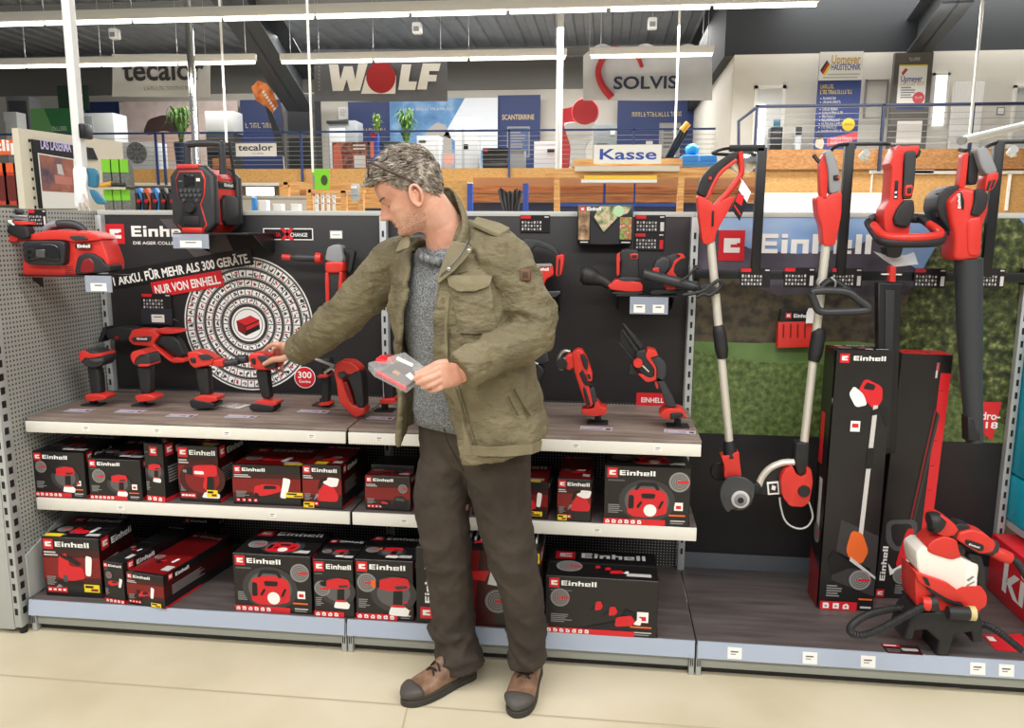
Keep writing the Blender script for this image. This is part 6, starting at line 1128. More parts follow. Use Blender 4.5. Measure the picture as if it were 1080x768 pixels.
# red and white promotional figure
t = thing('promotional_figure', 'white waisted figure with round red head beside the white pole', 'figure', at(612, 176, 19.2)); q = at(617, 118, 19.2)
part('head', t, lambda mb: mb.use(mat('figure_red', 'd8434a', .5)).lathe([(.12, 19.1), (.33, 19.15), (.36, 19.25), (.33, 19.35), (.12, 19.4)], (q.x, 0, q.z), 28, 'y'))
part('torso', t, lambda mb: mb.use(APPL).px([(594, 129), (628, 127), (624, 145), (617, 155), (620, 176), (600, 177), (602, 155), (597, 140)], 19.15, .35, .08, 1)); part('skirt', t, lambda mb: mb.use(mat('figure_red', 'd8434a', .5)).px([(590, 132), (596, 128), (603, 150), (600, 178), (590, 178)], 19.2, .25, .04, 1)); part('board', t, lambda mb: mb.use(mat('figure_red2', 'c93f46', .5)).px([(588, 116), (606, 112), (608, 128), (590, 130)], 19.5, .05, .01, 0))
# blue boxes and tools behind the cash desk sign
B('storage_crate', 'blue plastic bin lid right of the white letter sign', 'bin', 718, 163, 757, 174, 9.0, .5, BLUEP, None, bev=.04, parts=(('rim', BLUEP, -.02, .0, 1.02, .25, .03), ('latch', mat('blue_light', '5fa8e6', .4), .47, .3, .53, .9, .02)))
def hel(mb): mb.use(mat('helmet_blue', '2f9fd8', .3)).ell(at(730, 158, 9.2), (.10, .13, .085)); 
solo('safety_helmet', 'light blue rounded helmet lying on the blue bin', 'helmet', at(730, 163, 9.2), hel)
t = thing('folded_parasol', 'bundle of black rods with yellow tips leaning behind the letter sign', 'rods', at(703, 166, 9.5)); 
for i in range(3): part('rod', t, lambda mb: mb.use(BMETAL).cyl(at(702+3*i, 167, 9.5+.03*i), at(719+3*i, 136+i, 9.5+.03*i), .022, n=8))
part('tip', t, lambda mb: mb.use(mat('tip_yellow', 'e8a63a', .5)).cyl(at(719, 138, 9.5), at(726, 130, 9.5), .05, n=10))
# plants
def plant(label, cx, y0, y1, Y, wpx, n, m, pot, seed, name='potted_plant', arch=1.0, wd=.03):
    r = random.Random(seed); b = at(cx, y1, Y); tz = at(cx, y0, Y).z; H = tz-b.z; W = abs(at(cx+wpx, y1, Y).x-b.x)
    t = thing(name, label, 'plant', (b.x, Y, GF))
    def lf(mb):
        mb.use(m)
        for i in range(n):
            a = r.uniform(0, 2*PI); l = r.uniform(.35, 1); h = H*r.uniform(.45, 1.0); d = Vector((math.cos(a), math.sin(a), 0))*W*l; s_ = d.cross(Vector((0, 0, 1))).normalized()*wd
            P = [b+Vector((0, 0, -.1))+Vector((r.uniform(-.04, .04), r.uniform(-.04, .04), 0)), b+d*.3+Vector((0, 0, h*.65)), b+d*.7+Vector((0, 0, h)), b+d*(1.05)+Vector((0, 0, h*(1-.25*arch)))]
            Q = spline(P, 4); k = len(Q); L = [Q[j]-s_*(math.sin(PI*(j+.6)/k)) for j in range(k)]; R2 = [Q[j]+s_*(math.sin(PI*(j+.6)/k)) for j in range(k)]
            mb.add(L+R2, [(j, j+1, k+j+1, k+j) for j in range(k-1)])
    part('foliage', t, lf); part('pot', t, lambda mb: mb.use(pot).lathe([(.02, GF), (.15, GF), (.2, b.z-.02), (.18, b.z), (.02, b.z-.03)], (b.x, Y, 0), 20))
plant('leafy green palm in a navy pot left of the radio handle', 191, 112, 150, 19.3, 18, 90, LEAFG, POT, 4, arch=1.4, wd=.035)
plant('small tuft of pale grass standing left of the taller grass', 398, 119, 147, 20.8, 7, 60, GRASSG, POT, 6, arch=.3, wd=.02)
plant('taller tuft of bright green grass above the forehead', 429, 114, 160, 20.6, 15, 120, LEAFG, APPL, 8, arch=.5, wd=.022)
# ---- side room gallery at the right
def rb(p, W, H):
    p.rect(PWHITE, 0, H*.72, W, H); p.lay(); p.poly(mat('logo_red', 'c23b36', .5), [(W*.06, H*.80), (W*.2, H*.9), (W*.24, H*.88), (W*.1, H*.78)]); p.poly(YEL, [(W*.1, H*.78), (W*.24, H*.88), (W*.27, H*.86), (W*.13, H*.76)]); p.poly(PDARK, [(W*.03, H*.82), (W*.17, H*.92), (W*.2, H*.9), (W*.06, H*.8)])
    p.text(mat('logo_gold', 'd0a93c', .5), 'Upmeyer', W*.28, H*.885, .17, W*.66, 0, .02); p.text(mat('logo_blue', '3f4f9a', .5), 'HAUSTECHNIK', W*.28, H*.82, .12, W*.68, 0, .02); p.rect(TG, W*.2, H*.77, W*.95, H*.785); p.rect(TG, W*.1, H*.74, W*.9, H*.755)
    strokes(p, YEL, W*.06, H*.64, .08, W*.32, 7, 3); strokes(p, YEL, W*.06, H*.585, .08, W*.75, 17, 8)
    for i in range(10): strokes(p, PWHITE, W*.14, H*(.53-.036*i), .05, W*(.3+.06*((i*7) % 5)), 14, i); p.rect(PWHITE, W*.08, H*(.535-.036*i), W*.1, H*(.545-.036*i))
    p.disc(YEL, W*.77, H*.28, W*.15); p.lay(); p.rect(mat('logo_gold', 'd0a93c', .5), W*.68, H*.27, W*.86, H*.29); p.poly(mat('logo_red2', 'd8505a', .5), [(W*.3, H*.06), (W, H*.13), (W, H*.21), (W*.3, H*.14)]); p.lay(); strokes(p, PWHITE, W*.38, H*.13, .05, W*.5, 12, 4); strokes(p, PWHITE, W*.38, H*.09, .05, W*.5, 13, 7); p.poly(FACEP, [(W*.02, H*.06), (W*.04, H*.14), (W*.16, H*.17), (W*.24, H*.1), (W*.2, H*.03)], 1); p.poly(PDARK, [(W*.02, H*.13), (W*.06, H*.19), (W*.2, H*.18), (W*.22, H*.14)], 1)
t = sheet_('roll_up_banner', 'roll-up banner with white head and blue field on the right gallery', 'banner', 858, 54, 911, 160, 14.9, mat('banner_blue', '34457f', .6), rb, th=.03, z0=3.12)
def pylon(p, W, H):
    strokes(p, TG, W*.36, H*.92, .06, W*.3, 6, 2); p.rect(PWHITE, W*.13, H*.44, W*.87, H*.88); p.lay(); p.rect(YEL, W*.13, H*.865, W*.87, H*.88); p.rect(mat('banner_blue', '34457f', .6), W*.13, H*.44, W*.87, H*.485); p.poly(mat('logo_red', 'c23b36', .5), [(W*.2, H*.8), (W*.3, H*.85), (W*.36, H*.83), (W*.24, H*.77)]); p.text(mat('logo_blue', '3f4f9a', .5), 'Upmeyer', W*.2, H*.715, .11, W*.56, 0, .02); strokes(p, mat('logo_gold', 'd0a93c', .5), W*.2, H*.675, .07, W*.62, 11, 3); para(p, PGREY, W*.22, H*.66, W*.4, H*.12, 5); p.disc(mat('logo_red2', 'd8505a', .5), W*.7, H*.55, W*.16); p.lay(); strokes(p, PWHITE, W*.6, H*.545, .04, W*.2, 5, 2)
    p.k = 1; p.rect(mat('panel_pale', 'd6d0c8', .5), W*.2, H*.1, W*.86, H*.32)
sheet_('pylon', 'dark grey display pylon with a poster and an empty pale panel', 'display stand', 936, 55, 985, 160, 15.0, mat('pylon_grey', '5b5752', .5), pylon, th=.12, z0=3.12)
B('coffee_machine', 'black vending box with blue screen beside the bright door', 'appliance', 812, 134, 826, 160, 14.9, .35, BMETAL, None, z0=3.12, parts=(('screen', TEAL, .15, .96, .75, 1.3, .02), ('control_panel', DGREY, .15, .7, .85, .85, .02)))
B('dispenser', 'small grey dispenser on a white stand left of the roll-up banner', 'dispenser', 838, 134, 846, 160, 15.2, .25, APPL, None, z0=3.12, parts=(('head', DCAB, -.05, .72, .95, 1.0, .05),))
sheet_('wall_plaque', 'small square framed plaque on the wall near the right edge', 'frame', 1051, 113, 1060, 121, 15.55, PGREY, lambda p, W, H: p.rect(APPL, W*.12, H*.12, W*.88, H*.88))
t = thing('tube_light', 'slanted white tube light hanging above the blower', 'strip light', at(1050, 140, 8)); part('housing', t, lambda mb: mb.use(WHITE).tube([at(1015, 148, 7.5), at(1090, 130, 9.0)], .05, 10)); part('cap', t, lambda mb: mb.use(GREY).tube([at(1013.5, 148.5, 7.47), at(1015.5, 148, 7.51)], .052, 10))
for i, (x, y) in enumerate(((911, 163), (1067, 159))):
    t = thing('spotlight', ('small white clip spotlight right of the middle frame post', 'small white clip spotlight near the right frame post')[i], 'spotlight', at(x, y, 3.0)); part('lamp_head', t, lambda mb: mb.use(APPL).cyl(at(x-3, y+3, 3.0), at(x+3, y-2, 2.95), .02, .028, 14)); part('clip', t, lambda mb: mb.use(APPL).tube([at(x+1, y+1, 3.0), at(x+4, y+5, 3.05), at(x-1, y+6, 3.05)], .008, 8, 3))
# convex mirror
t = thing('observation_mirror', 'round convex mirror on the left frame post', 'mirror', at(784, 172, 5.0)); 
part('mirror_face', t, lambda mb: mb.use(CHROME).ell(at(785, 168, 5.0), (.115, .05, .13))); part('back_rim', t, lambda mb: mb.use(APPG).lathe([(.118, 5.0), (.128, 5.01), (.128, 5.04), (.1, 5.05)], (at(785, 168, 5.0).x, 0, at(785, 168, 5.0).z), 28, 'y'))
# smoke detectors / speakers under the roof
for i, (x, y, l) in enumerate(((121, 36, 'small white ceiling speaker above the left banner'), (440, 30, 'small white ceiling speaker above the dark grey banner'), (688, 25, 'small white ceiling speaker above the scalloped banner'))):
    q = at(x, y, 16.0); t = thing('ceiling_speaker', l, 'speaker', q); part('housing', t, lambda mb: mb.use(APPL).box(q.x-.10, 15.9, q.z-.12, q.x+.10, 16.1, q.z+.12, .03)); part('rod', t, lambda mb: mb.use(STEEL).cyl((q.x, 16.0, q.z+.12), (q.x, 16.0, 7.1), .012, n=6)); part('grille', t, lambda mb: mb.use(GREY).box(q.x-.06, 15.885, q.z-.08, q.x+.06, 15.9, q.z+.02))
# ---- cash desk and timber shelving under the gallery
t = thing('cash_desk_canopy', 'pine canopy beam carrying the white letter sign', 'canopy', at(660, 178, 8)); YK = 8.0
part('beam', t, lambda mb: rpx(mb, PINE, 604, 167, 720, 176, YK, .3)); part('valance', t, lambda mb: rpx(mb, mat('valance_grey', 'cfc9bd', .5), 606, 175, 717, 180.5, YK-.12, .12)); part('strip', t, lambda mb: rpx(mb, mat('strip_yellow', 'f0c63a', .5), 616, 185, 693, 189, YK-.1, .06)); part('light_bar', t, lambda mb: rpx(mb, APPL, 613, 189.2, 693, 192.5, YK-.1, .08)); 
for x0, x1 in ((584.5, 590.5), (715.5, 722)): part('post', t, lambda mb: mb.use(PINE).box(at(x0, 187, YK).x, YK, 0, at(x1, 187, YK).x, YK+.12, at(x0, 187, YK).z))
part('crossbeam', t, lambda mb: rpx(mb, PINE, 575, 178, 790, 187.5, YK+.02, .2))
def ks(p, W, H): p.text(mat('sign_letter_blue', '2a4aa5', .5), 'Kasse', W*.09, H*.22, H*.58, W*.84, 0, .018)
sheet_('sign', 'white sign with big blue letters standing on the pine beam', 'sign', 626, 152.5, 698, 172.5, 7.85, mat('sign_white', 'eceae4', .5), ks, th=.04)
for i, (x0, x1) in enumerate(((635, 639), (667, 670.5), (493, 498), (551, 557))):
    sheet_('post', ('blue post under the letter sign, left of the pair', 'blue post under the letter sign, right of the pair', 'blue post beside the chipboard right of the man', 'blue post right of the black brushes')[i], 'post', x0, 193.5, x1, 250, 8.6, BLUED, th=.08, z0=0, group='blue posts of the timber rack')
def rk(mb):
    rpx(mb, PINED, 499, 205, 800, 213, 9.4, .05); rpx(mb, PINED, 499, 196, 800, 203.5, 9.5, .05); mb.use(mat('rack_dark', '2b3550', .6)).box(at(499, 214, 9.6).x, 9.6, 0, at(800, 214, 9.6).x, 9.65, at(600, 214, 9.6).z); rpx(mb, mat('rack_back', 'b9855a', .6), 499, 187, 800, 196, 9.7, .05)
part('boards', thing('timber_rack', 'rack of reddish boards under the gallery behind the blue posts', 'rack', at(640, 222, 9.4)), rk); 
sheet_('crossbar', 'blue crossbar under the letter sign', 'beam', 590, 214.5, 716, 217.5, 8.5, BLUED, th=.06)
sheet_('chipboard_panel', 'chipboard panel between the head and the blue post', 'panel', 440, 191, 493, 260, 8.7, OSB, th=.05, z0=0)
t = thing('brush_bundle', 'bundle of long black bristles standing right of the man', 'brushes', at(539, 225, 7)); rr_ = random.Random(3)
for i in range(16): part('bristle', t, lambda mb: mb.use(BMETAL if i % 3 else DGREY).tube([at(533+i*.8, 226, 7), at(529+i*1.3+rr_.uniform(-1, 1), 210, 7), at(526+i*1.65+rr_.uniform(-1, 1), 198+rr_.uniform(0, 6), 7)], .016, 6, 3))
# counter, window and pine frame left of the head
sheet_('counter', 'pale grey counter below the gallery at the left of the head', 'counter', 257, 206.5, 325, 240, 8.5, mat('counter_grey', 'b5ada0', .6), lambda p, W, H: (p.rect(mat('counter_line', '8f897e', .6), 0, H*.97, W, H*.985)), th=.4, z0=0)
zc_ = at(290, 224.5, 8.2).z
solo('low_counter', 'lower white ledge in front of the pale grey counter', 'counter', (at(290, 224, 8.2).x, 8.3, 0), lambda mb: mb.use(mat('shelf_white', 'dedbd2', .5)).box(at(258, 224, 8.2).x, 8.1, 0, at(322, 224, 8.2).x, 8.49, zc_))
sheet_('light_panel', 'bright white lit panel above the pale grey counter', 'panel', 260, 197.5, 288, 206, 11.0, mat('lit_panel', 'ffffff', .5, emit=1.3), None, th=.04)
B('bottle', 'small blue bottle on the pale counter', 'bottle', 265.5, 208, 269.5, 222, 8.2, .05, BLUEP, None, z0=zc_, parts=(('cap', APPL, .2, .95, .8, 1.1, .01),))
for i, (a_, b_) in enumerate(((273, 281), (288, 297), (307, 315))): B('paper_box', ('white card box at the left of the pale counter', 'white card box in the middle of the pale counter', 'white card box at the right of the pale counter')[i], 'box', a_, 211+4*(i > 0), b_, 224, 8.2, .12, APPL, None, z0=zc_, parts=(('flap', PWHITE, .0, .85, 1.0, 1.0, .01),))
t = thing('pine_display_frame', 'pine frame with glazing bars left of the face', 'frame', at(355, 222, 7.5)); 
for x0, y0, x1, y1 in ((325, 200, 330, 260), (361, 201, 366, 260), (379, 204, 384, 260), (325, 200, 384, 203.5), (299, 192, 400, 195), (299, 192, 304, 207)): part('rail', t, lambda mb: mb.use(PINE).box(at(x0, y1, 7.5).x, 7.5, 0 if y1 == 260 else at(x0, y1, 7.5).z, at(x1, y1, 7.5).x, 7.58, at(x0, y0, 7.5).z))
for x in (334, 340, 346, 352): part('glazing_bar', t, lambda mb: rpx(mb, APPL, x, 204, x+.9, 260, 7.54, .03))
for y in (208, 214): part('glazing_bar', t, lambda mb: rpx(mb, APPL, 330, y, 361, y+.8, 7.54, .03))
sheet_('plank_wall', 'pine plank wall behind the frame at the left of the face', 'wall panel', 297, 192, 440, 260, 9.0, PINE, lambda p, W, H: (p.rect(PINED, W*.15, H*.91, W*.3, H*.95), p.rect(mat('rack_dark', '2b3550', .6), W*.6, H*.76, W, H*.83)), th=.06, z0=0)
B('measuring_device', 'grey metal fitting standing on the pine frame', 'fitting', 370, 194, 377, 212, 7.3, .1, APPG, None, parts=(('arm', APPG, -.6, .35, 1.4, .45, .02), ('head', APPL, .1, .7, .9, .9, .02)))
def gs(p, W, H): p.disc(mat('sign_dark', '3a4a20', .5), W*.7, H*.45, W*.2, 20, H*.25); p.rect(PGREY, 0, H*.05, W*.12, H*.7)
sheet_('hanging_sign', 'lime green sign hanging from the thin white rod', 'sign', 330, 178, 347, 200, 6.0, LIME, gs, th=.01)
# ---- white products along the right wall under the chipboard
sheet_('wall_shelf', 'long white shelf under the chipboard wall at the right', 'shelf', 800, 203.5, 932, 240, 13.6, mat('shelf_white', 'dedbd2', .5), None, th=.3, z0=0)
zs_ = at(860, 226, 13.2).z
solo('low_shelf', 'low white ledge carrying the row of small bottles', 'shelf', (at(860, 226, 13.2).x, 13.2, 0), lambda mb: mb.use(mat('shelf_white', 'dedbd2', .5)).box(at(796, 226, 13.2).x, 13.05, 0, at(935, 226, 13.2).x, 13.55, zs_))
r2 = random.Random(9)
for i in range(15): 
    x = 801+i*5+r2.uniform(-.5, .5); x += 50 if i > 11 else 0; h = r2.uniform(7, 12); q = at(x+2, 222, 13.2); zt_ = at(x, 222-h, 13.2).z; zb_ = zs_+.001
    solo('bottle', 'small white bottle in the row behind the right frame posts', 'bottle', (q.x, 13.2, zb_), lambda mb: mb.use(APPL).lathe([(.02, zb_), (.04, zb_), (.043, zb_+(zt_-zb_)*.75), (.02, zb_+(zt_-zb_)*.88), (.02, zt_), (.005, zt_)], (q.x, 13.2, 0), 12), group='white bottles on the right wall shelf')
# ---- neighbouring aisle at the left
A_ = at(19, 135, 1.0); zt = A_.z
def zy(x, y):
    lo, hi = 1.0, 6.0
    for _ in range(40):
        m = (lo+hi)/2
        if at(x, y, m).z < zt: lo = m
        else: hi = m
    return lo
Yb = zy(129, 150); B_ = at(129, 150, Yb); u_ = (B_-A_); Lw = u_.length; u_.normalize(); nrm_ = Vector((u_.y, -u_.x, 0))
CREAM = mat('cream_sheet', 'd8d0bc', .5)
t = thing('aisle_end_panel', 'cream steel aisle end panel behind the white pole at the left', 'panel', (A_.x, A_.y, 0)); 
part('sheet', t, lambda mb: mb.use(CREAM).ring([[A_+u_*s_-nrm_*d+Vector((0, 0, z)) for s_, z in ((0, 0), (Lw, 0), (Lw, -zt), (0, -zt))] for d in (0, .04)]))
def slots(mb):
    p = Print(mb, (A_.x, A_.y, zt), u_, (0, 0, 1), nrm_)
    for i in range(12): p.rect(SLOT, .05, -.06-.045*i, .062, -.045-.045*i)
part('slots', t, slots)
def on_panel(x, y):
    d = ray(x, y); k = (A_-CAM).dot(nrm_)/d.dot(nrm_); q = CAM+d*k; return ((q-A_).dot(u_), q.z-zt)
def scr(mb):
    P_ = lambda *l: [on_panel(x/7.68, 130+y/7.68) for x, y in l]; p = Print(mb, (A_.x, A_.y, zt), u_, (0, 0, 1), nrm_); p.k = 20
    mb.use(BMETAL).ring([[A_+u_*a+Vector((0, 0, b))+nrm_*d for a, b in P_((245, 130), (740, 202), (782, 298), (650, 285), (620, 690), (310, 690))] for d in (.002, .012)]); p.k = 36
    p.poly(mat('screen_white', 'e8e6e2', .3), P_((285, 240), (640, 300), (640, 690), (330, 690))); p.lay(); p.poly(mat('screen_scene', '6d5a6a', .3, cols=['3f3a55', '7a5a5c', 'b06a50', '9a9ab0'], scale=9), P_((296, 252), (575, 298), (590, 565), (325, 550))); p.lay()
    a, b = P_((312, 205), (560, 240)); p.text(mat('screen_lilac', 'cfc6f0', .4), 'LAS LASERMA', a[0], a[1], .045, (b[0]-a[0])*1.0, math.atan2(b[1]-a[1], b[0]-a[0])*.0, .03); p.poly(PRED, P_((612, 215), (655, 222), (668, 262), (618, 255))); p.poly(TG, P_((440, 330), (480, 335), (500, 420), (450, 410))); p.poly(mat('screen_pink', 'c07a70', .4), P_((420, 420), (560, 440), (570, 500), (430, 490)))
solo('display_screen', 'black framed information screen with a red landscape picture', 'screen', (A_.x, A_.y, zt-.5), scr)
sheet_('sign', 'orange sign with big white letters at the left edge', 'sign', -30, 147, 22, 163, 1.7, ORNG, lambda p, W, H: p.text(PWHITE, 'clip', W*.45, H*.25, H*.75, W*.52, 0, .03), th=.03)
for i, (x0, x1) in enumerate(((-4, 6), (6.5, 17.5), (18, 27))):
    sheet_('blister_pack', ('orange tool pack hanging at the left edge', 'middle orange tool pack hanging under the orange sign', 'orange tool pack nearest the cream panel')[i], 'pack', x0, 172, x1, 216, 1.75, mat('pack_red', 'c2402f', .4), lambda p, W, H: (p.rect(ORNG, 0, H*.78, W, H), p.rect(mat('pack_brown', '6a2a22', .4), W*.2, H*.1, W*.8, H*.7)), th=.03, group='orange tool packs')
t = thing('leaflet_holder', 'white curved leaflet holder with teal flaps fixed to the white pole', 'holder', at(84, 210, .62)); K = crop(0, 130, 7.68)
part('backplate', t, lambda mb: mb.use(APPL).px(K([(585, 350), (690, 352), (705, 420), (695, 520), (716, 600), (712, 682), (602, 682), (598, 520)]), .62, .006, .002, 1)); part('upper_flap', t, lambda mb: mb.use(TEAL).px(K([(692, 358), (770, 366), (788, 420), (782, 525), (706, 515), (710, 430)]), .63, .02, .004, 1)); part('lower_flap', t, lambda mb: mb.use(TEAL).px(K([(718, 535), (770, 540), (850, 640), (840, 660), (778, 655), (735, 590)]), .63, .02, .004, 1))
# white power pole at the left end of the shelving
pa = at(75, 200, .60); t = thing('power_pole', 'white power pole rising at the left end of the shelving', 'pole', (pa.x, .60, .9))
pb = Vector((pa.x, .66, 0)); part('shaft', t, lambda mb: mb.use(APPL).box(pa.x-.019, .66, 1.3, pa.x+.019, .70, 7.1, .004)); part('clamp', t, lambda mb: mb.use(BMETAL).box(at(83, 146, .64).x, .64, at(83, 146, .64).z, at(88, 130, .64).x, .70, at(88, 130, .64).z, .006)); part('cable', t, lambda mb: mb.use(mat('cable_beige', 'cdb9a4', .5)).tube([at(88, 205, .6), at(95, 222, .6), at(98, 238, .6), at(95, 246, .6)], .005, 8, 5))
for i in range(2): part('cable', t, lambda mb: mb.use(mat('cable_beige', 'cdb9a4', .5)).tube([at(84+4*i, 214, .6), at(86+6*i, 228, .61), at(92+3*i, 240, .6)], .005, 8, 5))
cq = at(94, 340, .57); t = thing('conduit', 'cream conduit with coupling above the far left drill', 'conduit', (cq.x, .57, .9)); part('tube', t, lambda mb: mb.use(mat('conduit_cream', 'b9b09a', .5)).cyl((cq.x, .57, at(94, 352, .57).z), (cq.x, .57, 1.45), .016, n=14)); part('coupling', t, lambda mb: mb.use(mat('conduit_cream', 'b9b09a', .5)).cyl((cq.x, .57, at(94, 350, .57).z), (cq.x, .57, at(94, 335, .57).z), .022, n=14)); part('cord', t, lambda mb: mb.use(mat('cable_beige', 'cdb9a4', .5)).tube([at(94, 350, .57), at(91, 357, .57), at(96, 362, .56), at(97, 369, .54)], .004, 8, 5))
# green and blue goods behind the panel
zr_ = at(165, 226, 2.8).z
solo('goods_rack', 'grey rack carrying the row of clamps behind the shelving', 'rack', (at(165, 226, 2.8).x, 2.8, 0), lambda mb: mb.use(LGREY).box(at(138, 226, 2.8).x, 2.72, 0, at(192, 226, 2.8).x, 2.95, zr_, .004))
for j, (y0, y1) in enumerate(((168, 197), (200, 224))):
    for i in range(3):
        sheet_('blister_pack', ('upper', 'lower')[j]+' row '+('left', 'middle', 'right')[i]+' lime headed pack on the far wall rack', 'pack', 109+9*i+2*j, y0, 117+9*i+2*j, y1, Yb*.8-.12, mat('mesh_grey', '6a6c66', .6, var=.3, scale=60), lambda p, W, H: p.rect(LIME, 0, H*.52, W, H), th=.04, group='lime headed packs')
t = thing('hammer', 'yellow handled tool hanging between the lime packs', 'tool', at(112, 195, Yb*.8-.16)); part('handle', t, lambda mb: mb.use(mat('handle_yellow', 'e0a63a', .5)).tube([at(103, 195.5, Yb*.8-.16), at(110, 195, Yb*.8-.16), at(118, 193.5, Yb*.8-.16)], [.009, .011, .012], 10, 4)); part('head', t, lambda mb: mb.use(BMETAL).tube([at(118, 194.5, Yb*.8-.16), at(132, 195, Yb*.8-.16)], .009, 8))
for i, (x, c) in enumerate(((146, BLUEP), (154, mat('orange_tool', 'd9623a', .5)), (163, BLUEP), (172, BMETAL), (181, BMETAL))):
    t = thing('clamp', ('blue clamp nearest the lime packs', 'orange and black clamp second from the lime packs', 'blue clamp in the middle of the row', 'black clamp left of the radio', 'black clamp touching the radio outline')[i], 'clamp', at(x, 224, 2.8), group='clamps behind the shelving'); part('jaw', t, lambda mb: mb.use(c).px([(x-4, 200), (x, 198), (x+5, 210), (x+6, 226), (x-1, 226), (x-2, 212)], 2.8, .06, .01)); part('grip', t, lambda mb: mb.use(BLK).px([(x-5, 203), (x-2, 203), (x+2, 214), (x+1, 226), (x-4, 226)], 2.78, .05, .01)); part('pivot', t, lambda mb: mb.use(PRED).lathe([(.008, 2.765), (.014, 2.77), (.014, 2.78)], (at(x, 212, 2.77).x, 0, at(x, 212, 2.77).z), 12, 'y'))
# ================================================================ the man
SKIN = mat('skin', 'd49d84', .5, cols=['c58a72', 'd6a088', 'e0ad97'], scale=14, bump=.08, bscale=160); SKIN.node_tree.nodes['Principled BSDF'].inputs['Subsurface Weight'].default_value = .06
SKIN.node_tree.nodes['Principled BSDF'].inputs['Subsurface Radius'].default_value = (.01, .004, .002)
LIP = mat('lip', 'b5706a', .45); STUB = mat('stubble', '77655b', .7, cols=['5c4c45', '7d6c62', '9a8a80'], scale=330, alpha=.3)
_n = STUB.node_tree; _b = _n.nodes['Principled BSDF']; _t = _n.nodes.new('ShaderNodeTexCoord'); _q = _n.nodes.new('ShaderNodeTexNoise'); _q.inputs['Scale'].default_value = 280; _q.inputs['Detail'].default_value = 6; _n.links.new(_t.outputs['Object'], _q.inputs['Vector'])
_m = _n.nodes.new('ShaderNodeMapRange'); _m.inputs[1].default_value = .42; _m.inputs[2].default_value = .68; _m.inputs[3].default_value = 0; _m.inputs[4].default_value = .38; _n.links.new(_q.outputs['Fac'], _m.inputs[0]); _n.links.new(_m.outputs[0], _b.inputs['Alpha'])
HAIR = mat('grey_brown_hair', '857b70', .55, cols=['4d443b', '877c70', 'c0b6a8'], scale=48, stretch=(1, 1, 1.0))
OLIVE = mat('olive_cotton', '70684f', .8, cols=['625a43', '72694f', '80775d'], scale=7, bump=.7, bscale=17, detail=9, stretch=(1.0, 1.0, 1.7))
[setattr(n.inputs['Distance'], 'default_value', .03) for n in OLIVE.node_tree.nodes if n.type == 'BUMP']
OLIVED = mat('olive_seam', '4f482f', .8); OLIVEL = mat('olive_cotton_pale', '7c7359', .8, var=.08, scale=20, bump=.4, bscale=30)
KNIT = mat('grey_knit', '7d7f80', .9, cols=['4a4c4e', '75787a', 'a2a4a5'], scale=210, bump=.6, bscale=170, detail=3)
KNITD = mat('grey_knit_rib', '5f6163', .9, cols=['3b3d3f', '6c6e70', '8f9192'], scale=120, stretch=(1, 1, .2), bump=.5)
TROUS = mat('dark_brown_cotton', '3b322a', .85, cols=['2d261f', '3b322a', '493f35'], scale=6, bump=.3, bscale=24, detail=9)
LEATH = mat('brown_leather', '7d5d45', .55, cols=['5d4433', '80604a', '977760'], scale=18, bump=.2, bscale=50); SOLE = mat('boot_sole', '37332e', .7, var=.1, scale=40); TOEC = mat('boot_toe_cap', '4b4742', .6, var=.1, scale=40)
man = thing('person', 'grey-haired person in an olive jacket and dark brown trousers reaching for a drill', 'person', (.47, -.18, 0))
V = Vector
def lerp(tab, z):
    for (a, *p), (b, *q) in zip(tab, tab[1:]):
        if z <= b: t = max(0, (z-a)/(b-a)); t = t*t*(3-2*t)*.5+t*.5; return [x+(y-x)*t for x, y in zip(p, q)]
    return list(tab[-1][1:])
# ---- head, local frame: x forward, y to his left, z up from the chin, metres
HT = [(0, .058, .0, .020), (.004, .070, -.006, .028), (.012, .079, -.014, .036), (.024, .080, -.024, .046), (.045, .080, -.046, .056), (.065, .081, -.070, .063), (.085, .081, -.084, .068), (.110, .081, -.096, .072), (.135, .088, -.101, .075), (.160, .087, -.099, .075), (.182, .078, -.090, .069), (.200, .062, -.074, .057), (.214, .042, -.054, .041), (.224, .02, -.03, .024), (.229, .004, -.006, .006)]
def G(v, c, s): return math.exp(-.5*((v-c)/s)**2)
def hp(a, z, off=0.0):
    fr, bk, hw = lerp(HT, z); c, s_ = math.cos(a), math.sin(a); e = .88
    x = (fr*abs(c)**e if c > 0 else bk*abs(c)**e); y = hw*(1 if s_ > 0 else -1)*abs(s_)**e
    f = max(0, c)**.5
    # features of the face
    d = 0
    if .052 < z < .124: d += .032*max(0, 1-(z-.074)/.050)**.75*G(y, 0, .0064+.004*max(0, (.09-z)/.03)) if z > .074 else .032*G(z, .074, .0060)*G(y, 0, .0088)
    d += .009*(G(y, .0125, .0052)+G(y, -.0125, .0052))*G(z, .0685, .0055)
    d -= .011*(G(y, .031, .013)+G(y, -.031, .013))*G(z, .105, .0085); d += .0065*(G(y, .031, .009)+G(y, -.031, .009))*G(z, .1035, .006)
    d += .006*(G(y, .027, .017)+G(y, -.027, .017))*G(z, .1215, .005); d -= .003*G(y, 0, .006)*G(z, .113, .006)
    d += .004*(G(y, .046, .014)+G(y, -.046, .014))*G(z, .087, .011); d -= .005*(G(y, .05, .012)+G(y, -.05, .012))*G(z, .052, .014)
    d += .0045*G(y, 0, .014)*G(z, .0525, .0034)+.0045*G(y, 0, .012)*G(z, .0415, .0036)-.0045*G(y, 0, .019)*G(z, .047, .0016)-.004*G(y, 0, .017)*G(z, .033, .0045)+.005*G(y, 0, .014)*G(z, .017, .009)
    d -= .0022*(G(y, .028, .005)+G(y, -.028, .005))*G(z, .055, .011)
    x += d*f; n = V((c, s_*1.1, .0)).normalized()
    if z > .16: n = (n+V((0, 0, (z-.16)/.045))).normalized()
    return V((x, y, z))+n*off
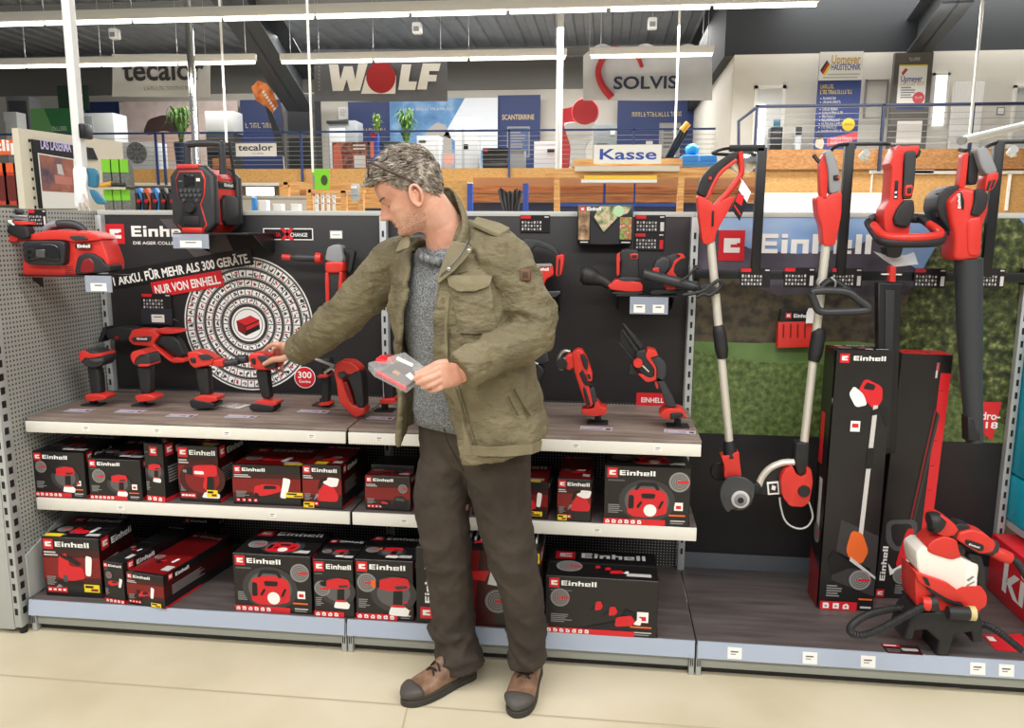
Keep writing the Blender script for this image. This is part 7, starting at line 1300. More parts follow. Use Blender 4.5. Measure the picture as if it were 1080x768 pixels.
ZR = [0, .002, .004, .008]+[.012+.0035*i for i in range(32)]+[.128+.006*i for i in range(14)]+[.214, .219, .224, .227, .229]; NA = 120
HF = V((-.955, -.295, 0)).normalized(); HPI = math.radians(26); HSC = 1.035
hx = (HF*math.cos(HPI)+V((0, 0, -1))*math.sin(HPI)); hy = V((0, 0, 1)).cross(HF).normalized(); hz = hx.cross(hy).normalized()
ear_ = at(438.5, 207, -.33); HO = ear_-(hy*.078+hz*.092-hx*.004)*HSC
HM = Matrix(((hx.x*HSC, hy.x*HSC, hz.x*HSC, HO.x), (hx.y*HSC, hy.y*HSC, hz.y*HSC, HO.y), (hx.z*HSC, hy.z*HSC, hz.z*HSC, HO.z), (0, 0, 0, 1)))
# ---- skeleton points
pel = V((.485, -.14, .93)); NB = V((.425, -.20, 1.47)); HC = HM @ V((-.03, 0, .06))
shR = at(420, 277, -.06); wrR = at(313, 371, .20); elR = shR*.5+wrR*.5+V((-.02, -.05, -.045)); shL = at(528, 263, -.27); elL = at(559, 346, -.31); wrL = at(484, 394, -.455)
hipR = V((.42, -.11, .90)); hipL = V((.57, -.17, .90)); knR = at(472, 585, -.15); knL = at(540, 588, -.185); anR = at(477, 692, -.12); anL = at(556, 702, -.155)
s_ax = V((.85, -.52, 0)).normalized(); f_ax = V((-.52, -.85, 0)).normalized()
def hand(mb, wr, kn, th, fingers, pr=.026):
    """palm from wrist to the knuckle row, then thumb and four fingers as jointed chains"""
    mid = (kn[1]+kn[2])*.5; rings = []; side = (kn[0]-kn[3]).normalized(); d = (mid-wr).normalized(); up = d.cross(side).normalized()
    W2 = (kn[0]-kn[3]).length*.5+.008
    for t, w_, h in ((-.55, .026, .020), (0, .028, .02), (.3, .034, .019), (.6, W2, .0165), (.9, W2+.001, .0145), (1.06, W2-.004, .010)):
        c = wr+(mid-wr)*t if t <= 1 else mid+d*.006
        rings.append([c+side*w_*math.copysign(abs(math.cos(a))**.7, math.cos(a))+up*h*math.copysign(abs(math.sin(a))**.8, math.sin(a)) for a in (2*PI*k/20 for k in range(20))])
    mb.ring(rings)
    for k, ch in enumerate([th]+fingers):
        r0 = (.0125, .0098, .0100, .0095, .0085)[k]; n = len(ch); mb.tube(ch, [r0*(1.03, 1.0, .94, .86, .72)[min(i, 4)] if i < n-1 else r0*.7 for i in range(n)], 12, 4); mb.ell(ch[-1], (r0*.74,)*3, 10, 8)
        for q in ch[1:-1]: mb.ell(q, (r0*.98,)*3, 10, 8)
P3 = lambda *p: at(p[0], p[1], p[2])
def body(mb):
    mb.use(SKIN); mb.M = HM; mb.ring([[hp(2*PI*k/NA, z) for k in range(NA)] for z in ZR])
    for sg in (1, -1):   # ears
        for rr, m_ in ((1, 0),):
            c = V((-.004, sg*.074, .093)); q = []
            for i in range(25):
                a = 2*PI*i/24; q.append(c+V((math.cos(a)*.016-.010*math.sin(a)*.3-.002, sg*(.009+.008*max(0, -math.cos(a))), math.sin(a)*.030*(1 if math.sin(a) > 0 else .95))))
            mb.tube(q, .0048, 8, 0); mb.ell(c+V((.002, sg*.002, -.006)), (.013, .007, .022)); mb.ell(c+V((.011, sg*.004, -.004)), (.005, .005, .007)); mb.ell(c+V((.003, sg*.008, -.027)), (.007, .005, .008)); mb.tube([c+V((-.004, sg*.009, .018)), c+V((-.008, sg*.010, .002)), c+V((-.002, sg*.008, -.014))], .0035, 8, 4)
    mb.M = Matrix()
    nk = HM @ V((-.030, 0, .055)); mb.tube([NB+V((.01, .02, -.06)), NB+V((.0, .0, .02)), NB*.4+nk*.6+V((.012, .012, 0)), nk, nk+hz*.03], [.085, .066, .060, .060, .055], 28, 4)
    mb.tube([HM @ V((.03, 0, .018)), HM @ V((-.01, 0, -.012)), NB+f_ax*.035+V((0, 0, .01))], [.014, .024, .03], 16, 5)
    mb.ring([[c+s_ax*a*math.cos(t)+f_ax*b*math.sin(t) for t in (2*PI*k/28 for k in range(28))] for c, a, b in ((pel-V((0, 0, .1)), .14, .10), (pel, .16, .115), (pel+V((-.01, -.01, .15)), .14, .10), (V((.45, -.18, 1.25)), .165, .11), (V((.44, -.19, 1.36)), .15, .09), (NB-V((0, 0, .05)), .085, .06), (NB, .06, .055))])
    for a, e, w_ in ((shR, elR, wrR), (shL, elL, wrL)): lo_ = V((0, 0, -.03)); mb.tube([a*.7+NB*.3+lo_*1.6, a+lo_, a*.5+e*.5, e, e*.5+w_*.5, w_], [.04, .044, .045, .04, .04, .029], 16, 3)
    for h, k, a in ((hipR, knR, anR), (hipL, knL, anL)): mb.tube([h+V((0, 0, .03)), h-V((0, 0, .1)), h*.4+k*.6, k, k*.6+a*.4, a], [.08, .078, .065, .052, .05, .036], 16, 3); 
    for a, t in ((anR, BR), (anL, BL)): mb.tube([a, V((a.x, a.y, .06)), V((a.x, a.y, .045))+t*.06, V((a.x, a.y, .038))+t*.11], [.034, .034, .024, .014], 12, 3)
    # right hand closing on the drill head
    K_ = [P3(296, 363.5, .265), P3(297, 366, .29), P3(299.5, 370, .312), P3(302.5, 375, .325)]
    hand(mb, wrR, K_, [P3(305, 376, .215), P3(297, 378.5, .235), P3(288, 379.5, .255), P3(279, 384, .268)], [[K_[0], P3(289, 363, .275), P3(283, 366, .285), P3(279, 369.5, .292)], [K_[1], P3(290.5, 368, .335), P3(287, 377, .355), P3(287.5, 384, .352)], [K_[2], P3(294, 374, .352), P3(291, 384, .365), P3(292, 391, .355)], [K_[3], P3(298.5, 380, .36), P3(297, 387, .365), P3(298.5, 393, .352)]])
    # left hand holding the pack between thumb and fingers
    Y = -.5; K_ = [P3(465, 386, -.512), P3(464.5, 393.5, -.522), P3(466, 400, -.52), P3(469, 406, -.508)]
    hand(mb, wrL, K_, [P3(472, 383, -.49), P3(462, 384.5, -.505), P3(451, 390, -.517), P3(440, 394.5, -.523)], [[K_[0], P3(455, 392.5, -.535), P3(445.5, 396, -.541), P3(438, 399.5, -.537)], [K_[1], P3(455.5, 398.5, -.541), P3(447.5, 401.5, -.545), P3(441, 404, -.539)], [K_[2], P3(458, 404.5, -.538), P3(451.5, 407, -.541), P3(446, 408.5, -.534)], [K_[3], P3(463, 409.5, -.525), P3(457.5, 411.2, -.528), P3(453, 412, -.522)]])
def bootdir(a, b): d = atz(*b, 0)-atz(*a, 0); d.z = 0; return d.normalized()
BR = bootdir((497, 714), (428, 744)); BL = V((-.13, -.99, 0)).normalized()
def creases(o, size, strength, hard=True, seed=0):
    t = bpy.data.textures.new('cloth_creases', 'CLOUDS'); t.noise_scale = size; t.noise_type = 'HARD_NOISE' if hard else 'SOFT_NOISE'; t.noise_depth = 2
    d = o.modifiers.new('creases', 'DISPLACE'); d.texture = t; d.strength = strength; d.mid_level = .5; d.texture_coords = 'LOCAL'
    k = o.modifiers.new('soften', 'SMOOTH'); k.iterations = 1; k.factor = .4
    return o
def mods(o, vox, sm=3, fac=.5):
    r = o.modifiers.new('remesh', 'REMESH'); r.mode = 'VOXEL'; r.voxel_size = vox; r.use_smooth_shade = True
    if sm: k = o.modifiers.new('smooth', 'SMOOTH'); k.iterations = sm; k.factor = fac
    return o
mods(part('body', man, body, smooth=True, angle=180), .0030, 2, .35)
# ---- patches that lie on the head: lips, stubble, brows, lashes
def patch(name, m, test, off, parent=man, zs=None):
    zs = zs or [.004+.002*i for i in range(110)]; na = 220
    def f(mb):
        mb.use(m); mb.M = HM; idx = {}; vs = []; fs = []
        ok = {}
        for i, z in enumerate(zs):
            for k in range(na):
                p = hp(2*PI*k/na, z); ok[i, k] = test(p.x, p.y, z)
        def vid(i, k):
            if (i, k) not in idx: idx[i, k] = len(vs); vs.append(hp(2*PI*k/na, zs[i], off))
            return idx[i, k]
        for i in range(len(zs)-1):
            for k in range(na):
                k2 = (k+1) % na
                if ok[i, k] and ok[i, k2] and ok[i+1, k] and ok[i+1, k2]: fs.append((vid(i, k), vid(i, k2), vid(i+1, k2), vid(i+1, k)))
        mb.add(vs, fs)
    return part(name, man, f, smooth=True, angle=180)
patch('lips', LIP, lambda x, y, z: x > .05 and abs(y) < .022 and (.047-.008*(1-(y/.022)**2) < z < .047+.0075*(1-(y/.023)**2)), .0011)
rs = random.Random(5)
patch('beard_stubble', STUB, lambda x, y, z: x > -.01 and ((z < .062-.2*max(0, .05-x) or (x < .028 and z < .085)) and not (abs(y) < .024 and .037 < z < .056) and z < .061+rs.uniform(-.012, .004)), .0009)
# eyebrows, lashes
def brow(mb):
    mb.use(mat('brow_hair', '8a7a6c', .7)); mb.M = HM; r = random.Random(2)
    for sg in (1, -1):
        for i in range(46):
            t = i/45; y = sg*(.012+.036*t); z = .1215+.0035*math.sin(t*2.2)+r.uniform(-.002, .002); a = math.atan2(y, .08); fr = hp(a*1.08, z, .0005); mb.tube([fr, fr+V((.002-.004*t, sg*.005, .0015+.001*r.random()))], [.0009, .0003], 4)
part('eyebrows', man, brow)
def lash(mb):
    mb.use(mat('lash', '3b2b25', .7)); mb.M = HM
    for sg in (1, -1): mb.tube([hp(math.atan2(sg*(.020+.0035*i), .083)*1.1, .1005-.0022*math.sin(i/6*PI), .0012) for i in range(7)], [.0006, .0009, .0011, .0012, .0011, .0009, .0006], 6)
part('eyelids', man, lash)
# ---- hair: cap following the skull plus tapering locks
def hairline(x, y, z):
    if z > .225: return True
    if x > .045: return z > .168-.04*max(0, (.09-x))
    if x > .012: return z > .150-.9*max(0, .045-x)
    if x > -.012: return z > .122 or (x > .004 and z > .085)
    return z > .122-1.15*max(0, -.012-x) and z > .036
def cap_off(p): return (.004 if p.z < .13 else .004+.007*min(1, (p.z-.13)/.06))*(1.0)
def hair(mb):
    mb.use(HAIR); mb.M = HM; na = 120; zs = [.03+.005*i for i in range(40)]+[.2265, .2285]; L = {}; idx = {}; vs = []; fs = []
    for i, z in enumerate(zs):
        for k in range(na): L[i, k] = hairline(*hp(2*PI*k/na, z))
    def vid(i, k):
        if (i, k) not in idx: p = hp(2*PI*k/na, zs[i]); idx[i, k] = len(vs); vs.append(hp(2*PI*k/na, zs[i], cap_off(p)))
        return idx[i, k]
    for i in range(len(zs)-1):
        for k in range(na):
            k2 = (k+1) % na
            if L[i, k] and L[i, k2] and L[i+1, k] and L[i+1, k2]: fs.append((vid(i, k), vid(i, k2), vid(i+1, k2), vid(i+1, k)))
    mb.add(vs, fs); mb.add([hp(2*PI*k/na, .2285, .011) for k in range(na)], [tuple(range(na))])
    r = random.Random(11); n = 0
    while n < 2300:
        z = r.uniform(.036, .2285); a = r.uniform(0, 2*PI); p = hp(a, z)
        if not hairline(*p): continue
        if z > .2 and r.random() > .9: continue
        n += 1; o = cap_off(p); q = hp(a, z, o-.002); out = (hp(a, z, .01)-p).normalized()
        top_ = min(1, max(0, (z-.14)/.05))
        if p.x > .02 and top_ > .3: d = V((.9, r.uniform(-.3, .3), .25)); ln = r.uniform(.020, .036)
        elif top_ > .3: d = V((.55, r.uniform(-.5, .5), .1)); ln = r.uniform(.016, .028)
        else: d = V((-.45, 0, -.9)); ln = r.uniform(.009, .016)
        d = d-out*d.dot(out)*.8; d = d.normalized()*ln; lift = out*(.0055*top_+.0015)*r.uniform(.5, 1.4)
        jt = V((r.uniform(-1, 1), r.uniform(-1, 1), r.uniform(-1, 1)))*.004
        w_ = r.uniform(.0013, .0026); mb.tube([q, q+d*.5+lift+jt*.5, q+d+lift*.4+jt], [w_, w_*.9, w_*.15], 5, 2)
part('hair', man, hair, smooth=True, angle=180)
# ---- jacket
def proj_x(P): d = P-CAM; return 540+F*d.dot(RX)/d.dot(FW)
JT = [(.80, .51, -.165, .245, .175), (.90, .505, -.16, .243, .17), (1.0, .495, -.165, .232, .158), (1.10, .48, -.175, .222, .152), (1.2, .465, -.185, .222, .152), (1.3, .45, -.185, .222, .15), (1.38, .44, -.182, .212, .138), (1.44, .432, -.182, .178, .115), (1.485, .427, -.185, .128, .098), (1.51, .424, -.188, .098, .088)]
def tp_(z, th, off=0.0, tab=None):
    cx, cy, a, b = lerp(tab or JT, z); tw = math.radians(-8*max(0, 1.25-z)/.4); s2 = Matrix.Rotation(-tw, 3, 'Z') @ s_ax; f2 = Matrix.Rotation(-tw, 3, 'Z') @ f_ax
    c, s1 = math.cos(th), math.sin(th); e = .8
    return V((cx, cy, z))+s2*((a+off)*math.copysign(abs(c)**e, c))+f2*((b+off)*math.copysign(abs(s1)**e, s1))
def edge(z, px_, lo, hi):
    """angle on the jacket front whose picture column is px_"""
    a, b = lo, hi; fa = proj_x(tp_(z, a))-px_
    for _ in range(40):
        m = (a+b)/2; fm = proj_x(tp_(z, m))-px_
        if (fm > 0) == (fa > 0): a, fa = m, fm
        else: b = m
    return (a+b)/2
LE = [(.80, 490), (.86, 486), (.95, 479), (1.05, 470), (1.15, 462), (1.25, 460), (1.33, 463), (1.40, 468), (1.46, 478), (1.51, 484)]
RE = [(.80, 433), (.86, 433), (.95, 434), (1.05, 434), (1.15, 432), (1.25, 430), (1.33, 430), (1.40, 430), (1.46, 428), (1.51, 428)]
def fold(z, th):
    v = .007*math.sin(7*th+14*z)*math.sin(13*z+1.3)+.008*((1-abs(math.sin(11*z+3*th+.6*math.sin(5*th))))**3-.2)+.006*((1-abs(math.sin(6*th-9*z+math.sin(14*z))))**4-.15)
    return v*(1 if z < 1.36 else .4)
def jacket(mb):
    mb.use(OLIVE); rings = []; zs = [.80+.02*i for i in range(36)]+[1.51]; n = 96
    hem = lambda th: .835+.075*(1-max(0, math.sin(th)))*1.0 if th < PI/2+.3 or th > 2*PI else .835+.06*(1-max(0, math.sin(th)))
    outer = []; inner = []
    for i, z0 in enumerate(zs):
        ro, ri = [], []
        for k in range(n+1):
            zz = 1.0; tL = edge(max(z0, .8), lerp(LE, z0)[0], .35, PI*.80); tR = edge(max(z0, .8), lerp(RE, z0)[0], PI*.42, PI*1.05)
            th = tL-(tL+2*PI-tR)*k/n
            h0 = .838+.085*(1-max(-.3, math.sin(th)))*.75; z = h0+(z0-.80)*(1.51-h0)/(1.51-.80)
            fl = fold(z, th); eg = min(1, min(k, n-k)/5); rag = .004*math.sin(60*z) if k in (0, n) else 0
            fl2 = fl*eg+.012*(1-eg)*(1 if z < 1.38 else .2)+rag
            fo = s_ax*(-.040*max(0, 1-(n-k)/16)**1.3*min(1, max(0, (1.34-z)/.25))); ro.append(tp_(z, th, fl2)+fo); ri.append(tp_(z, th, fl2-.012)+fo)
        outer.append(ro); inner.append(ri)
    full = [o+list(reversed(q)) for o, q in zip(outer, inner)]; mb.ring(full)
    # sleeves
    def sleeve(pts, rad, sub, amp, seed, freq):
        P = spline(pts, sub); R2 = [rad[min(int(i/sub), len(rad)-1)]*(1-(i/sub) % 1)+rad[min(int(i/sub)+1, len(rad)-1)]*((i/sub) % 1) for i in range(len(P))]
        nn = 40; rg = []; nrm = None; rr = random.Random(seed); ph = [rr.uniform(0, 6.3) for _ in range(4)]
        for i, p in enumerate(P):
            t = (P[min(i+1, len(P)-1)]-P[max(i-1, 0)]).normalized()
            if nrm is None: nrm = V((0, 0, 1))
            nrm = (nrm-t*nrm.dot(t)).normalized(); b = t.cross(nrm); u = i/(len(P)-1)
            rg.append([p+(nrm*math.cos(a)+b*math.sin(a))*(R2[i]+amp*(2.2*((1-abs(math.sin(freq*u*3.15+1.6*math.sin(a+ph[0])+ph[1]+.5*math.sin(3*a))))**2.5-.25)*(.5+.5*math.sin(a*2+u*9+ph[3]))+1.6*((1-abs(math.sin(freq*1.3*u*3.15-2.2*math.cos(a+ph[2]))))**3-.2)*(.5+.5*math.sin(a+u*14)))) for a in (2*PI*k/nn for k in range(nn))])
        mb.ring(rg)
    mb.tube([at(478, 254, -.19), at(500, 258, -.205), at(515, 263, -.23), at(528, 270, -.26)], [.062, .068, .071, .074], 28, 4)
    cR = wrR+(elR-wrR).normalized()*.018; cL = wrL+(elL-wrL).normalized()*.012
    sleeve([shR*.55+V((.44, -.18, 1.40))*.45, shR, shR*.55+elR*.45, elR, elR*.45+cR*.55, cR], [.085, .080, .072, .066, .059, .050], 9, .0055, 3, 6)
    sleeve([shL*.5+V((.44, -.18, 1.395))*.5, shL+V((.0, .0, -.026)), shL*.55+elL*.45+V((.012, 0, 0)), elL+V((.012, 0, -.008)), elL*.45+cL*.55+V((0, 0, -.008)), cL], [.07, .078, .073, .066, .059, .050], 9, .0075, 8, 7)
    for c, e, r in ((cR, elR, .052), (cL, elL, .053)):   # turned cuffs
        d = (c-e).normalized(); mb.tube([c-d*.055, c-d*.05, c-d*.002, c+d*.004], [r-.003, r+.004, r+.003, r-.002], 36)
creases(creases(mods(part('jacket', man, jacket, smooth=True, angle=180), .0050, 2, .5), .06, -.007), .13, -.009)
def onjack(z, th, off=.012): return tp_(z, th, off)
def jpatch(name, m, quad, off, thick, nu=14, nv=14, wob=0.0, parent=man):
    """cloth panel lying on the jacket between picture columns, quad = list of (z, px_left, px_right)"""
    def f(mb):
        mb.use(m); a, b = [], []
        for i in range(nv+1):
            z = quad[0][0]+(quad[-1][0]-quad[0][0])*i/nv; l, r = lerp(quad if quad[0][0] < quad[-1][0] else list(reversed(quad)), z)
            t0, t1 = edge(z, r, -.5, PI*.8), edge(z, l, -.5, PI*.8); ra, rb = [], []
            for k in range(nu+1):
                t = t0+(t1-t0)*k/nu; o = off+fold(z, t)*.9+wob*math.sin(7*k/nu+9*i/nv); ra.append(tp_(z, t, o+thick)); rb.append(tp_(z, t, o-.012))
            a.append(ra+list(reversed(rb)))
        mb.ring(a)
    return part(name, parent, f, smooth=True, angle=50)
zz = lambda x, y, Y: at(x, y, Y).z
ck = jpatch('chest_pocket', OLIVE, [(zz(490, 349, -.33), 485, 523), (zz(490, 300, -.33), 475, 516)], .004, .007)
jpatch('pocket_flap', OLIVEL, [(zz(490, 306, -.33), 483, 500), (zz(490, 300, -.33), 475, 514), (zz(490, 290, -.33), 473, 516)], .008, .011, parent=man)
jpatch('placket', OLIVEL, [(.87, 487.5, 499), (1.0, 476, 488), (1.15, 464, 474), (1.25, 462, 472), (1.34, 465, 475)], .007, .006, 8, 40)
jpatch('hem_band', OLIVEL, [(.872, 488, 568), (.902, 486, 569)], .006, .005, 40, 5)
def seam(name, pts, r=.0016, m=OLIVED):
    return part(name, man, lambda mb: mb.use(m).tube([onjack(z, edge(z, px_, -.6, PI*.8), .011+fold(z, edge(z, px_, -.6, PI*.8))) for px_, z in pts], r, 6, 5))
seam('seam', [(500, .90), (489.5, 1.0), (480, 1.1), (475.5, 1.16), (474, 1.25)]); seam('seam', [(503, .90), (492.5, 1.0), (483, 1.1), (478, 1.16)]); seam('pocket_edge', [(541, 1.07), (549, 1.02), (556, .985)], .003); seam('pocket_edge', [(535, 1.05), (545, .99)], .002); seam('yoke_seam', [(484, zz(490, 288, -.33)), (516, zz(490, 281, -.33))], .002)
# collar, standing at the nape and folding open at the front left
def collar(mb):
    mb.use(OLIVE); n = 40; rg = []
    pts_lo = [P3(418, 268, -.30), P3(428, 250, -.24), P3(452, 228, -.09), P3(474, 222, -.08), P3(489, 232, -.17), P3(494, 252, -.28), P3(478, 285, -.335), P3(462, 312, -.345)]
    pts_hi = [P3(430, 262, -.31), P3(434, 240, -.24), P3(450, 210, -.10), P3(470, 197, -.10), P3(482, 208, -.19), P3(488, 235, -.285), P3(478, 262, -.33), P3(462, 298, -.345)]
    lo, hi = spline(pts_lo, 8), spline(pts_hi, 8)
    for a, b in zip(lo, hi):
        c = V((.428, -.2, a.z)); o = (a-c); o.z = 0; o = o.normalized()*.008; d = b-a
        rg.append([a+o, a+d*.5+o*1.6, b+o, b-o, a+d*.5-o*.6, a-o])
    mb.ring(rg)
def lapel(mb):
    mb.use(OLIVEL); q = [P3(477, 254, -.345), P3(492, 257, -.345), P3(499, 262, -.345), P3(496, 268, -.35), P3(480, 285, -.362), P3(462, 300, -.362), P3(461, 292, -.36)]
    mb.ring([[p+V((0, d, 0)) for p in q] for d in (-.006, .012)])
mods(part('collar', man, collar, smooth=True, angle=180), .004, 3); part('lapel', man, lapel, bev=.003)
def zipm(mb): mb.use(DSTEEL).tube([P3(494, 254, -.352), P3(484, 272, -.366), P3(464, 291, -.368)], .0022, 6, 4)
part('zip', man, zipm)
for x, y in ((494.5, 264.5), (473, 284)):
    q = P3(x, y, -.37); part('snap_button', man, lambda mb: mb.use(STEEL).lathe([(.0025, -.002), (.006, 0), (.006, .003)], q, 14, 'y'))
def epaul(mb):
    mb.use(OLIVEL); q = [P3(498, 239, -.26), P3(503, 233, -.215), P3(528, 240, -.235), P3(538, 245, -.265), P3(528, 252, -.325), P3(511, 245, -.30)]; mb.ring([[p+V((0, -.004, d)) for p in q] for d in (.0, .014)])
part('epaulette', man, epaul, bev=.003)
q_ = P3(554, 290, -.365)
def badge_(mb): mb.use(mat('leather_badge', '6b4a35', .6)).box(q_.x-.015, q_.y, q_.z-.017, q_.x+.015, q_.y+.03, q_.z+.017, .005); mb.use(mat('leather_badge_dark', '4a3224', .6)).box(q_.x-.008, q_.y-.001, q_.z-.009, q_.x+.008, q_.y+.002, q_.z+.009, .002)
part('arm_badge', man, badge_)
# ---- sweater and its neck rib
def sweater(mb):
    mb.use(KNIT); zs = [.915+.025*i for i in range(22)]+[1.455, 1.475]; n = 64
    T2 = [(z, cx, cy, a-.028, b-.026) for z, cx, cy, a, b in JT]; T2 = [(z, cx, cy, a if z < 1.4 else a*.92, b) for z, cx, cy, a, b in T2]
    mb.ring([[tp_(z, 2*PI*k/n, .004*math.sin(5*(2*PI*k/n)+22*z)*(1 if z < 1.3 else .3)-(.006 if z < .945 else 0), T2) for k in range(n)] for z in zs])
part('sweater', man, sweater, smooth=True, angle=180)
def rib(mb):
    q = [NB+V((0, 0, -.018))+V((math.cos(a)*.073, math.sin(a)*.078, -.018*math.cos(a+1.0)))+f_ax*.012 for a in (2*PI*k/40 for k in range(41))]; mb.use(KNITD).tube(q, .0125, 12)
part('neck_rib', man, rib, smooth=True, angle=180)
# ---- trousers
def trousers(mb):
    mb.use(TROUS); n = 40
    def fo_(z, g, ph): return 2.2*((1-abs(math.sin(z*38+1.5*math.sin(g+ph)+.7*math.sin(2*g-ph))))**2.2-.3)*(.55+.45*math.sin(g*1.0+z*21+ph))+1.2*((1-abs(math.sin(z*23-2.0*math.cos(g-ph))))**3-.2)
    def leg(pts, rad, ph, inner):
        P = spline(pts, 10); rg = []
        for i, p in enumerate(P):
            u = i/10; k = min(int(u), len(rad)-2); t = u-k; (a0, b0), (a1, b1) = rad[k], rad[k+1]; a, b = a0+(a1-a0)*t, b0+(b1-b0)*t
            zf = p.z; w_ = .0; amp = .010*max(0, 1-abs(zf-.17)/.13)+.005*max(0, 1-abs(zf-.47)/.10)+.0022
            rg.append([p+V((math.cos(g)*(a+amp*fo_(zf, g, ph)), math.sin(g)*(b+amp*fo_(zf, g, ph)), .012*math.sin(g+ph)*max(0, 1-zf/.3))) for g in (2*PI*j/n for j in range(n))])
        mb.ring(rg)
    leg([hipR+V((-.005, 0, .03)), hipR+V((-.005, 0, -.10)), at(466, 528, -.13), knR, at(476, 625, -.125), at(479, 668, -.12), at(486, 699, -.128)], [(.105, .115), (.105, .11), (.092, .098), (.078, .086), (.073, .080), (.074, .084), (.080, .088)], .5, 1)
    leg([hipL+V((.005, 0, .03)), hipL+V((.0, -.005, -.10)), at(529, 528, -.175), knL, at(550, 625, -.175), at(555, 668, -.16), at(557, 698, -.15)], [(.112, .118), (.112, .115), (.096, .10), (.079, .088), (.069, .08), (.063, .078), (.061, .08)], 2.2, -1)
    mb.ring([[c+s_ax*a*math.cos(t)+f_ax*b*math.sin(t) for t in (2*PI*k/n for k in range(n))] for c, a, b in ((V((.495, -.14, .78)), .14, .095), (V((.495, -.14, .84)), .185, .125), (V((.495, -.14, .90)), .19, .135), (V((.49, -.145, .97)), .18, .13))])
creases(mods(part('trousers', man, trousers, smooth=True, angle=180), .0055, 3, .5), .07, -.009)
def flyseam(mb): mb.use(mat('trouser_seam', '2c251e', .8)).tube([P3(468, 452, -.295), P3(474, 470, -.285), P3(489, 497, -.27)], .002, 6, 4)
part('fly_seam', man, flyseam)
# ---- boots
def boot(pos, d, label):
    ang = math.atan2(d.y, d.x); M = Matrix.Translation(pos) @ Matrix.Rotation(ang, 4, 'Z')
    ol = [(-.085, 0), (-.080, .025), (-.06, .034), (-.02, .033), (.04, .040), (.10, .049), (.15, .049), (.19, .038), (.212, .012), (.212, -.012), (.19, -.036), (.15, -.047), (.10, -.046), (.04, -.037), (-.02, -.033), (-.06, -.034), (-.08, -.025)]
    ol = chaikin(ol, 2)
    def up(mb):
        mb.use(LEATH); mb.M = M; n = 28; rg = []
        for x, w_, h, z0 in ((-.080, .020, .06, .03), (-.068, .034, .09, .02), (-.04, .037, .125, .018), (0, .038, .118, .018), (.035, .040, .108, .018), (.07, .043, .092, .018), (.105, .047, .076, .018), (.14, .048, .066, .018), (.17, .043, .060, .018), (.193, .032, .052, .02), (.205, .016, .042, .024)):
            rg.append([(x, w_*math.copysign(abs(math.cos(a))**.75, math.cos(a)), z0+(h-z0)*(.5+.5*math.copysign(abs(math.sin(a))**.8, math.sin(a)))) for a in (2*PI*k/n for k in range(n))])
        mb.ring(rg); mb.tube([(-.03, 0, .06), (-.03, 0, .10), (-.03, 0, .14)], [.038, .040, .040], 24); mb.tube([(-.03, 0, .135), (-.03, 0, .145)], .042, 24)
        mb.tube([(.0, 0, .11), (.03, 0, .107), (.07, 0, .09)], [.026, .024, .02], 16)
    b = mods(part('boot', man, up, smooth=True, angle=180), .004, 3)
    def so(mb):
        mb.use(SOLE); n = len(ol)
        for z0, z1, k in ((.0, .022, 1.0), (.022, .034, .985)):
            mb.M = M; mb.ring([[(x*k+.001, y*k, z) for x, y in ol] for z in (z0, z1)])
    part('sole', b, so, bev=.003)
    def tc(mb):
        mb.use(TOEC); mb.M = M; n = 28; rg = []
        for x, w_, h in ((.158, .050, .062), (.168, .0485, .064), (.18, .044, .062), (.195, .035, .057), (.209, .018, .047), (.213, .006, .038)):
            rg.append([(x, w_*math.copysign(abs(math.cos(a))**.75, math.cos(a)), .026+(h-.026)*(.5+.5*math.copysign(abs(math.sin(a))**.8, math.sin(a)))) for a in (2*PI*k/n for k in range(n))])
        mb.ring(rg)
    part('toe_cap', b, tc, smooth=True, angle=180)
    for i in range(4):
        x = .022+.022*i; z = .125-.0125*i-.0006*i*i
        def la(mb): mb.use(mat('lace_'+str(i % 2), ('26211d', 'b9a88c')[i % 2], .8)); mb.M = M; mb.tube([(x-.006, -.026, z-.012), (x, -.01, z+.004), (x+.008, .008, z+.005), (x+.014, .026, z-.014)], .0034, 7, 4)
        def lb(mb): mb.use(mat('lace_'+str((i+1) % 2), '26211d', .8)); mb.M = M; mb.tube([(x-.006, .026, z-.012), (x, .01, z+.006), (x+.008, -.008, z+.007), (x+.014, -.026, z-.014)], .0034, 7, 4)
        part('lace', b, la); part('lace', b, lb)
    def bow(mb): mb.use(mat('lace_0', '26211d', .8)); mb.M = M; mb.tube([(.02, 0, .118), (.026, .03, .125), (.04, .045, .098), (.03, .03, .112), (.02, 0, .12), (.026, -.03, .126), (.044, -.044, .096)], .0034, 7, 5)
    part('lace_bow', b, bow)
def place_boot(toe, d): t = atz(*toe, 0); t.z = 0; return V((t.x, t.y, .0005))-d*.205
boot(place_boot((426, 744), BR), BR, ''); boot(place_boot((544, 757), BL), BL, '')
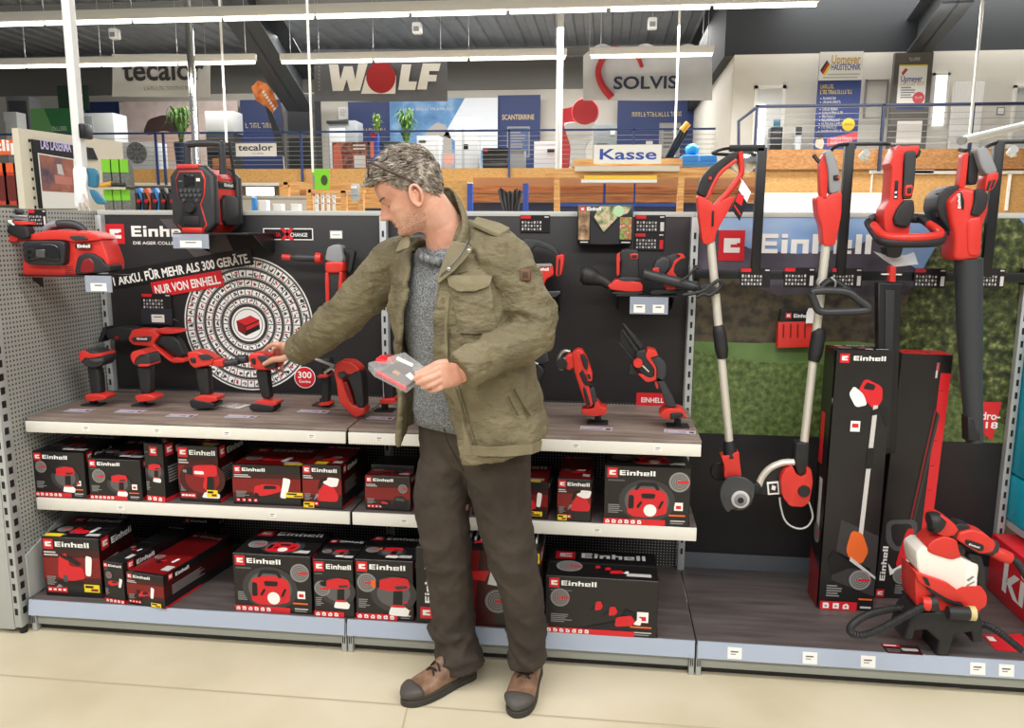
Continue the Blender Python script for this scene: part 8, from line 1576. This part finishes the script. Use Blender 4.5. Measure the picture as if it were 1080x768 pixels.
# ---- what he carries
g = thing('eyeglasses', 'dark brown framed glasses pushed up onto the grey hair', 'glasses', HM @ V((.06, 0, .2)))
FRM = mat('brown_frame', '3f2620', .3)
def rim(sg):
    def f(mb):
        mb.use(FRM); mb.M = HM; c = V((.079, sg*.034, .214)); ux = V((0, 1, 0)); uz = V((-.45, 0, .89)).normalized()
        mb.tube([c+ux*.027*math.copysign(abs(math.cos(a))**.7, math.cos(a))+uz*.019*math.copysign(abs(math.sin(a))**.7, math.sin(a)) for a in (2*PI*k/24 for k in range(25))], .0022, 8)
    return f
for sg in (1, -1):
    r_ = part('rim', g, rim(sg))
    def ln(mb): mb.use(mat('glasses_lens', 'f2f2f2', .05, alpha=.15)); mb.M = HM; c = V((.079, sg*.034, .214)); uz = V((-.45, 0, .89)).normalized(); mb.ring([[c+V((0, 1, 0))*.026*math.cos(a)+uz*.018*math.sin(a)+V((d, 0, 0)) for a in (2*PI*k/20 for k in range(20))] for d in (-.0006, .0006)])
    part('lens', r_, ln)
    def tm(mb): mb.use(FRM); mb.M = HM; mb.tube([V((.072, sg*.063, .229)), V((.064, sg*.076, .222)), V((.03, sg*.087, .183)), V((-.002, sg*.087, .146)), V((-.020, sg*.084, .118))], [.0034, .0038, .0038, .0034, .0028], 8, 5)
    part('temple', g, tm)
part('bridge', g, lambda mb: (setattr(mb, 'M', HM), mb.use(FRM).tube([V((.077, -.008, .218)), V((.079, 0, .22)), V((.077, .008, .218))], .002, 8, 3)))
# blister pack in the left hand
c = [P3(388, 384, -.50), P3(427, 372.5, -.44), P3(452, 391, -.475), P3(428, 409, -.535), P3(394, 391, -.53)]
t = thing('blister_pack', 'clear blister pack with red and black tool parts held in the left hand', 'package', sum(c, V())/5)
def sheet(mb, m, q, d0, d1): mb.use(m).ring([[p+V((0, 0, d)) for p in q] for d in (d0, d1)])
part('clear_shell', t, lambda mb: sheet(mb, mat('blister_film', 'f4f4f4', .06, alpha=.16, spec=.7), [c[0], c[1], c[2], c[3], c[4]], -.016, .004), bev=.002)
m2 = lambda u, v: (c[4]*(1-u)+c[3]*u)*(1-v)+(c[1]*(1-u)+c[2]*u)*v
def con(mb):
    sheet(mb, mat('pack_tray', '4f4a46', .4), [m2(.05, .1), m2(.9, .1), m2(.9, .75), m2(.05, .75)], -.014, -.008); sheet(mb, PRED, [m2(.02, .05), m2(.96, .03), m2(.96, .1), m2(.02, .12)], -.012, -.004); sheet(mb, PWHITE, [m2(.0, .72), m2(.5, .82), m2(.5, .87), m2(.0, .78)], -.006, .0005)
part('contents', t, con); part('red_piece', t, lambda mb: sheet(mb, PRED, [P3(396, 381, -.49), P3(402, 376.5, -.47), P3(409, 378, -.47), P3(407, 383, -.49)], -.004, .007), bev=.002)
part('metal_part', t, lambda mb: (sheet(mb, mat('brass_part', 'c08a5c', .35, .5), [m2(.3, .3), m2(.5, .3), m2(.5, .42), m2(.3, .42)], -.008, -.003), ), bev=.001); part('sticker', t, lambda mb: sheet(mb, PWHITE, [m2(.62, .45), m2(.85, .42), m2(.85, .58), m2(.62, .62)], -.007, -.0055))
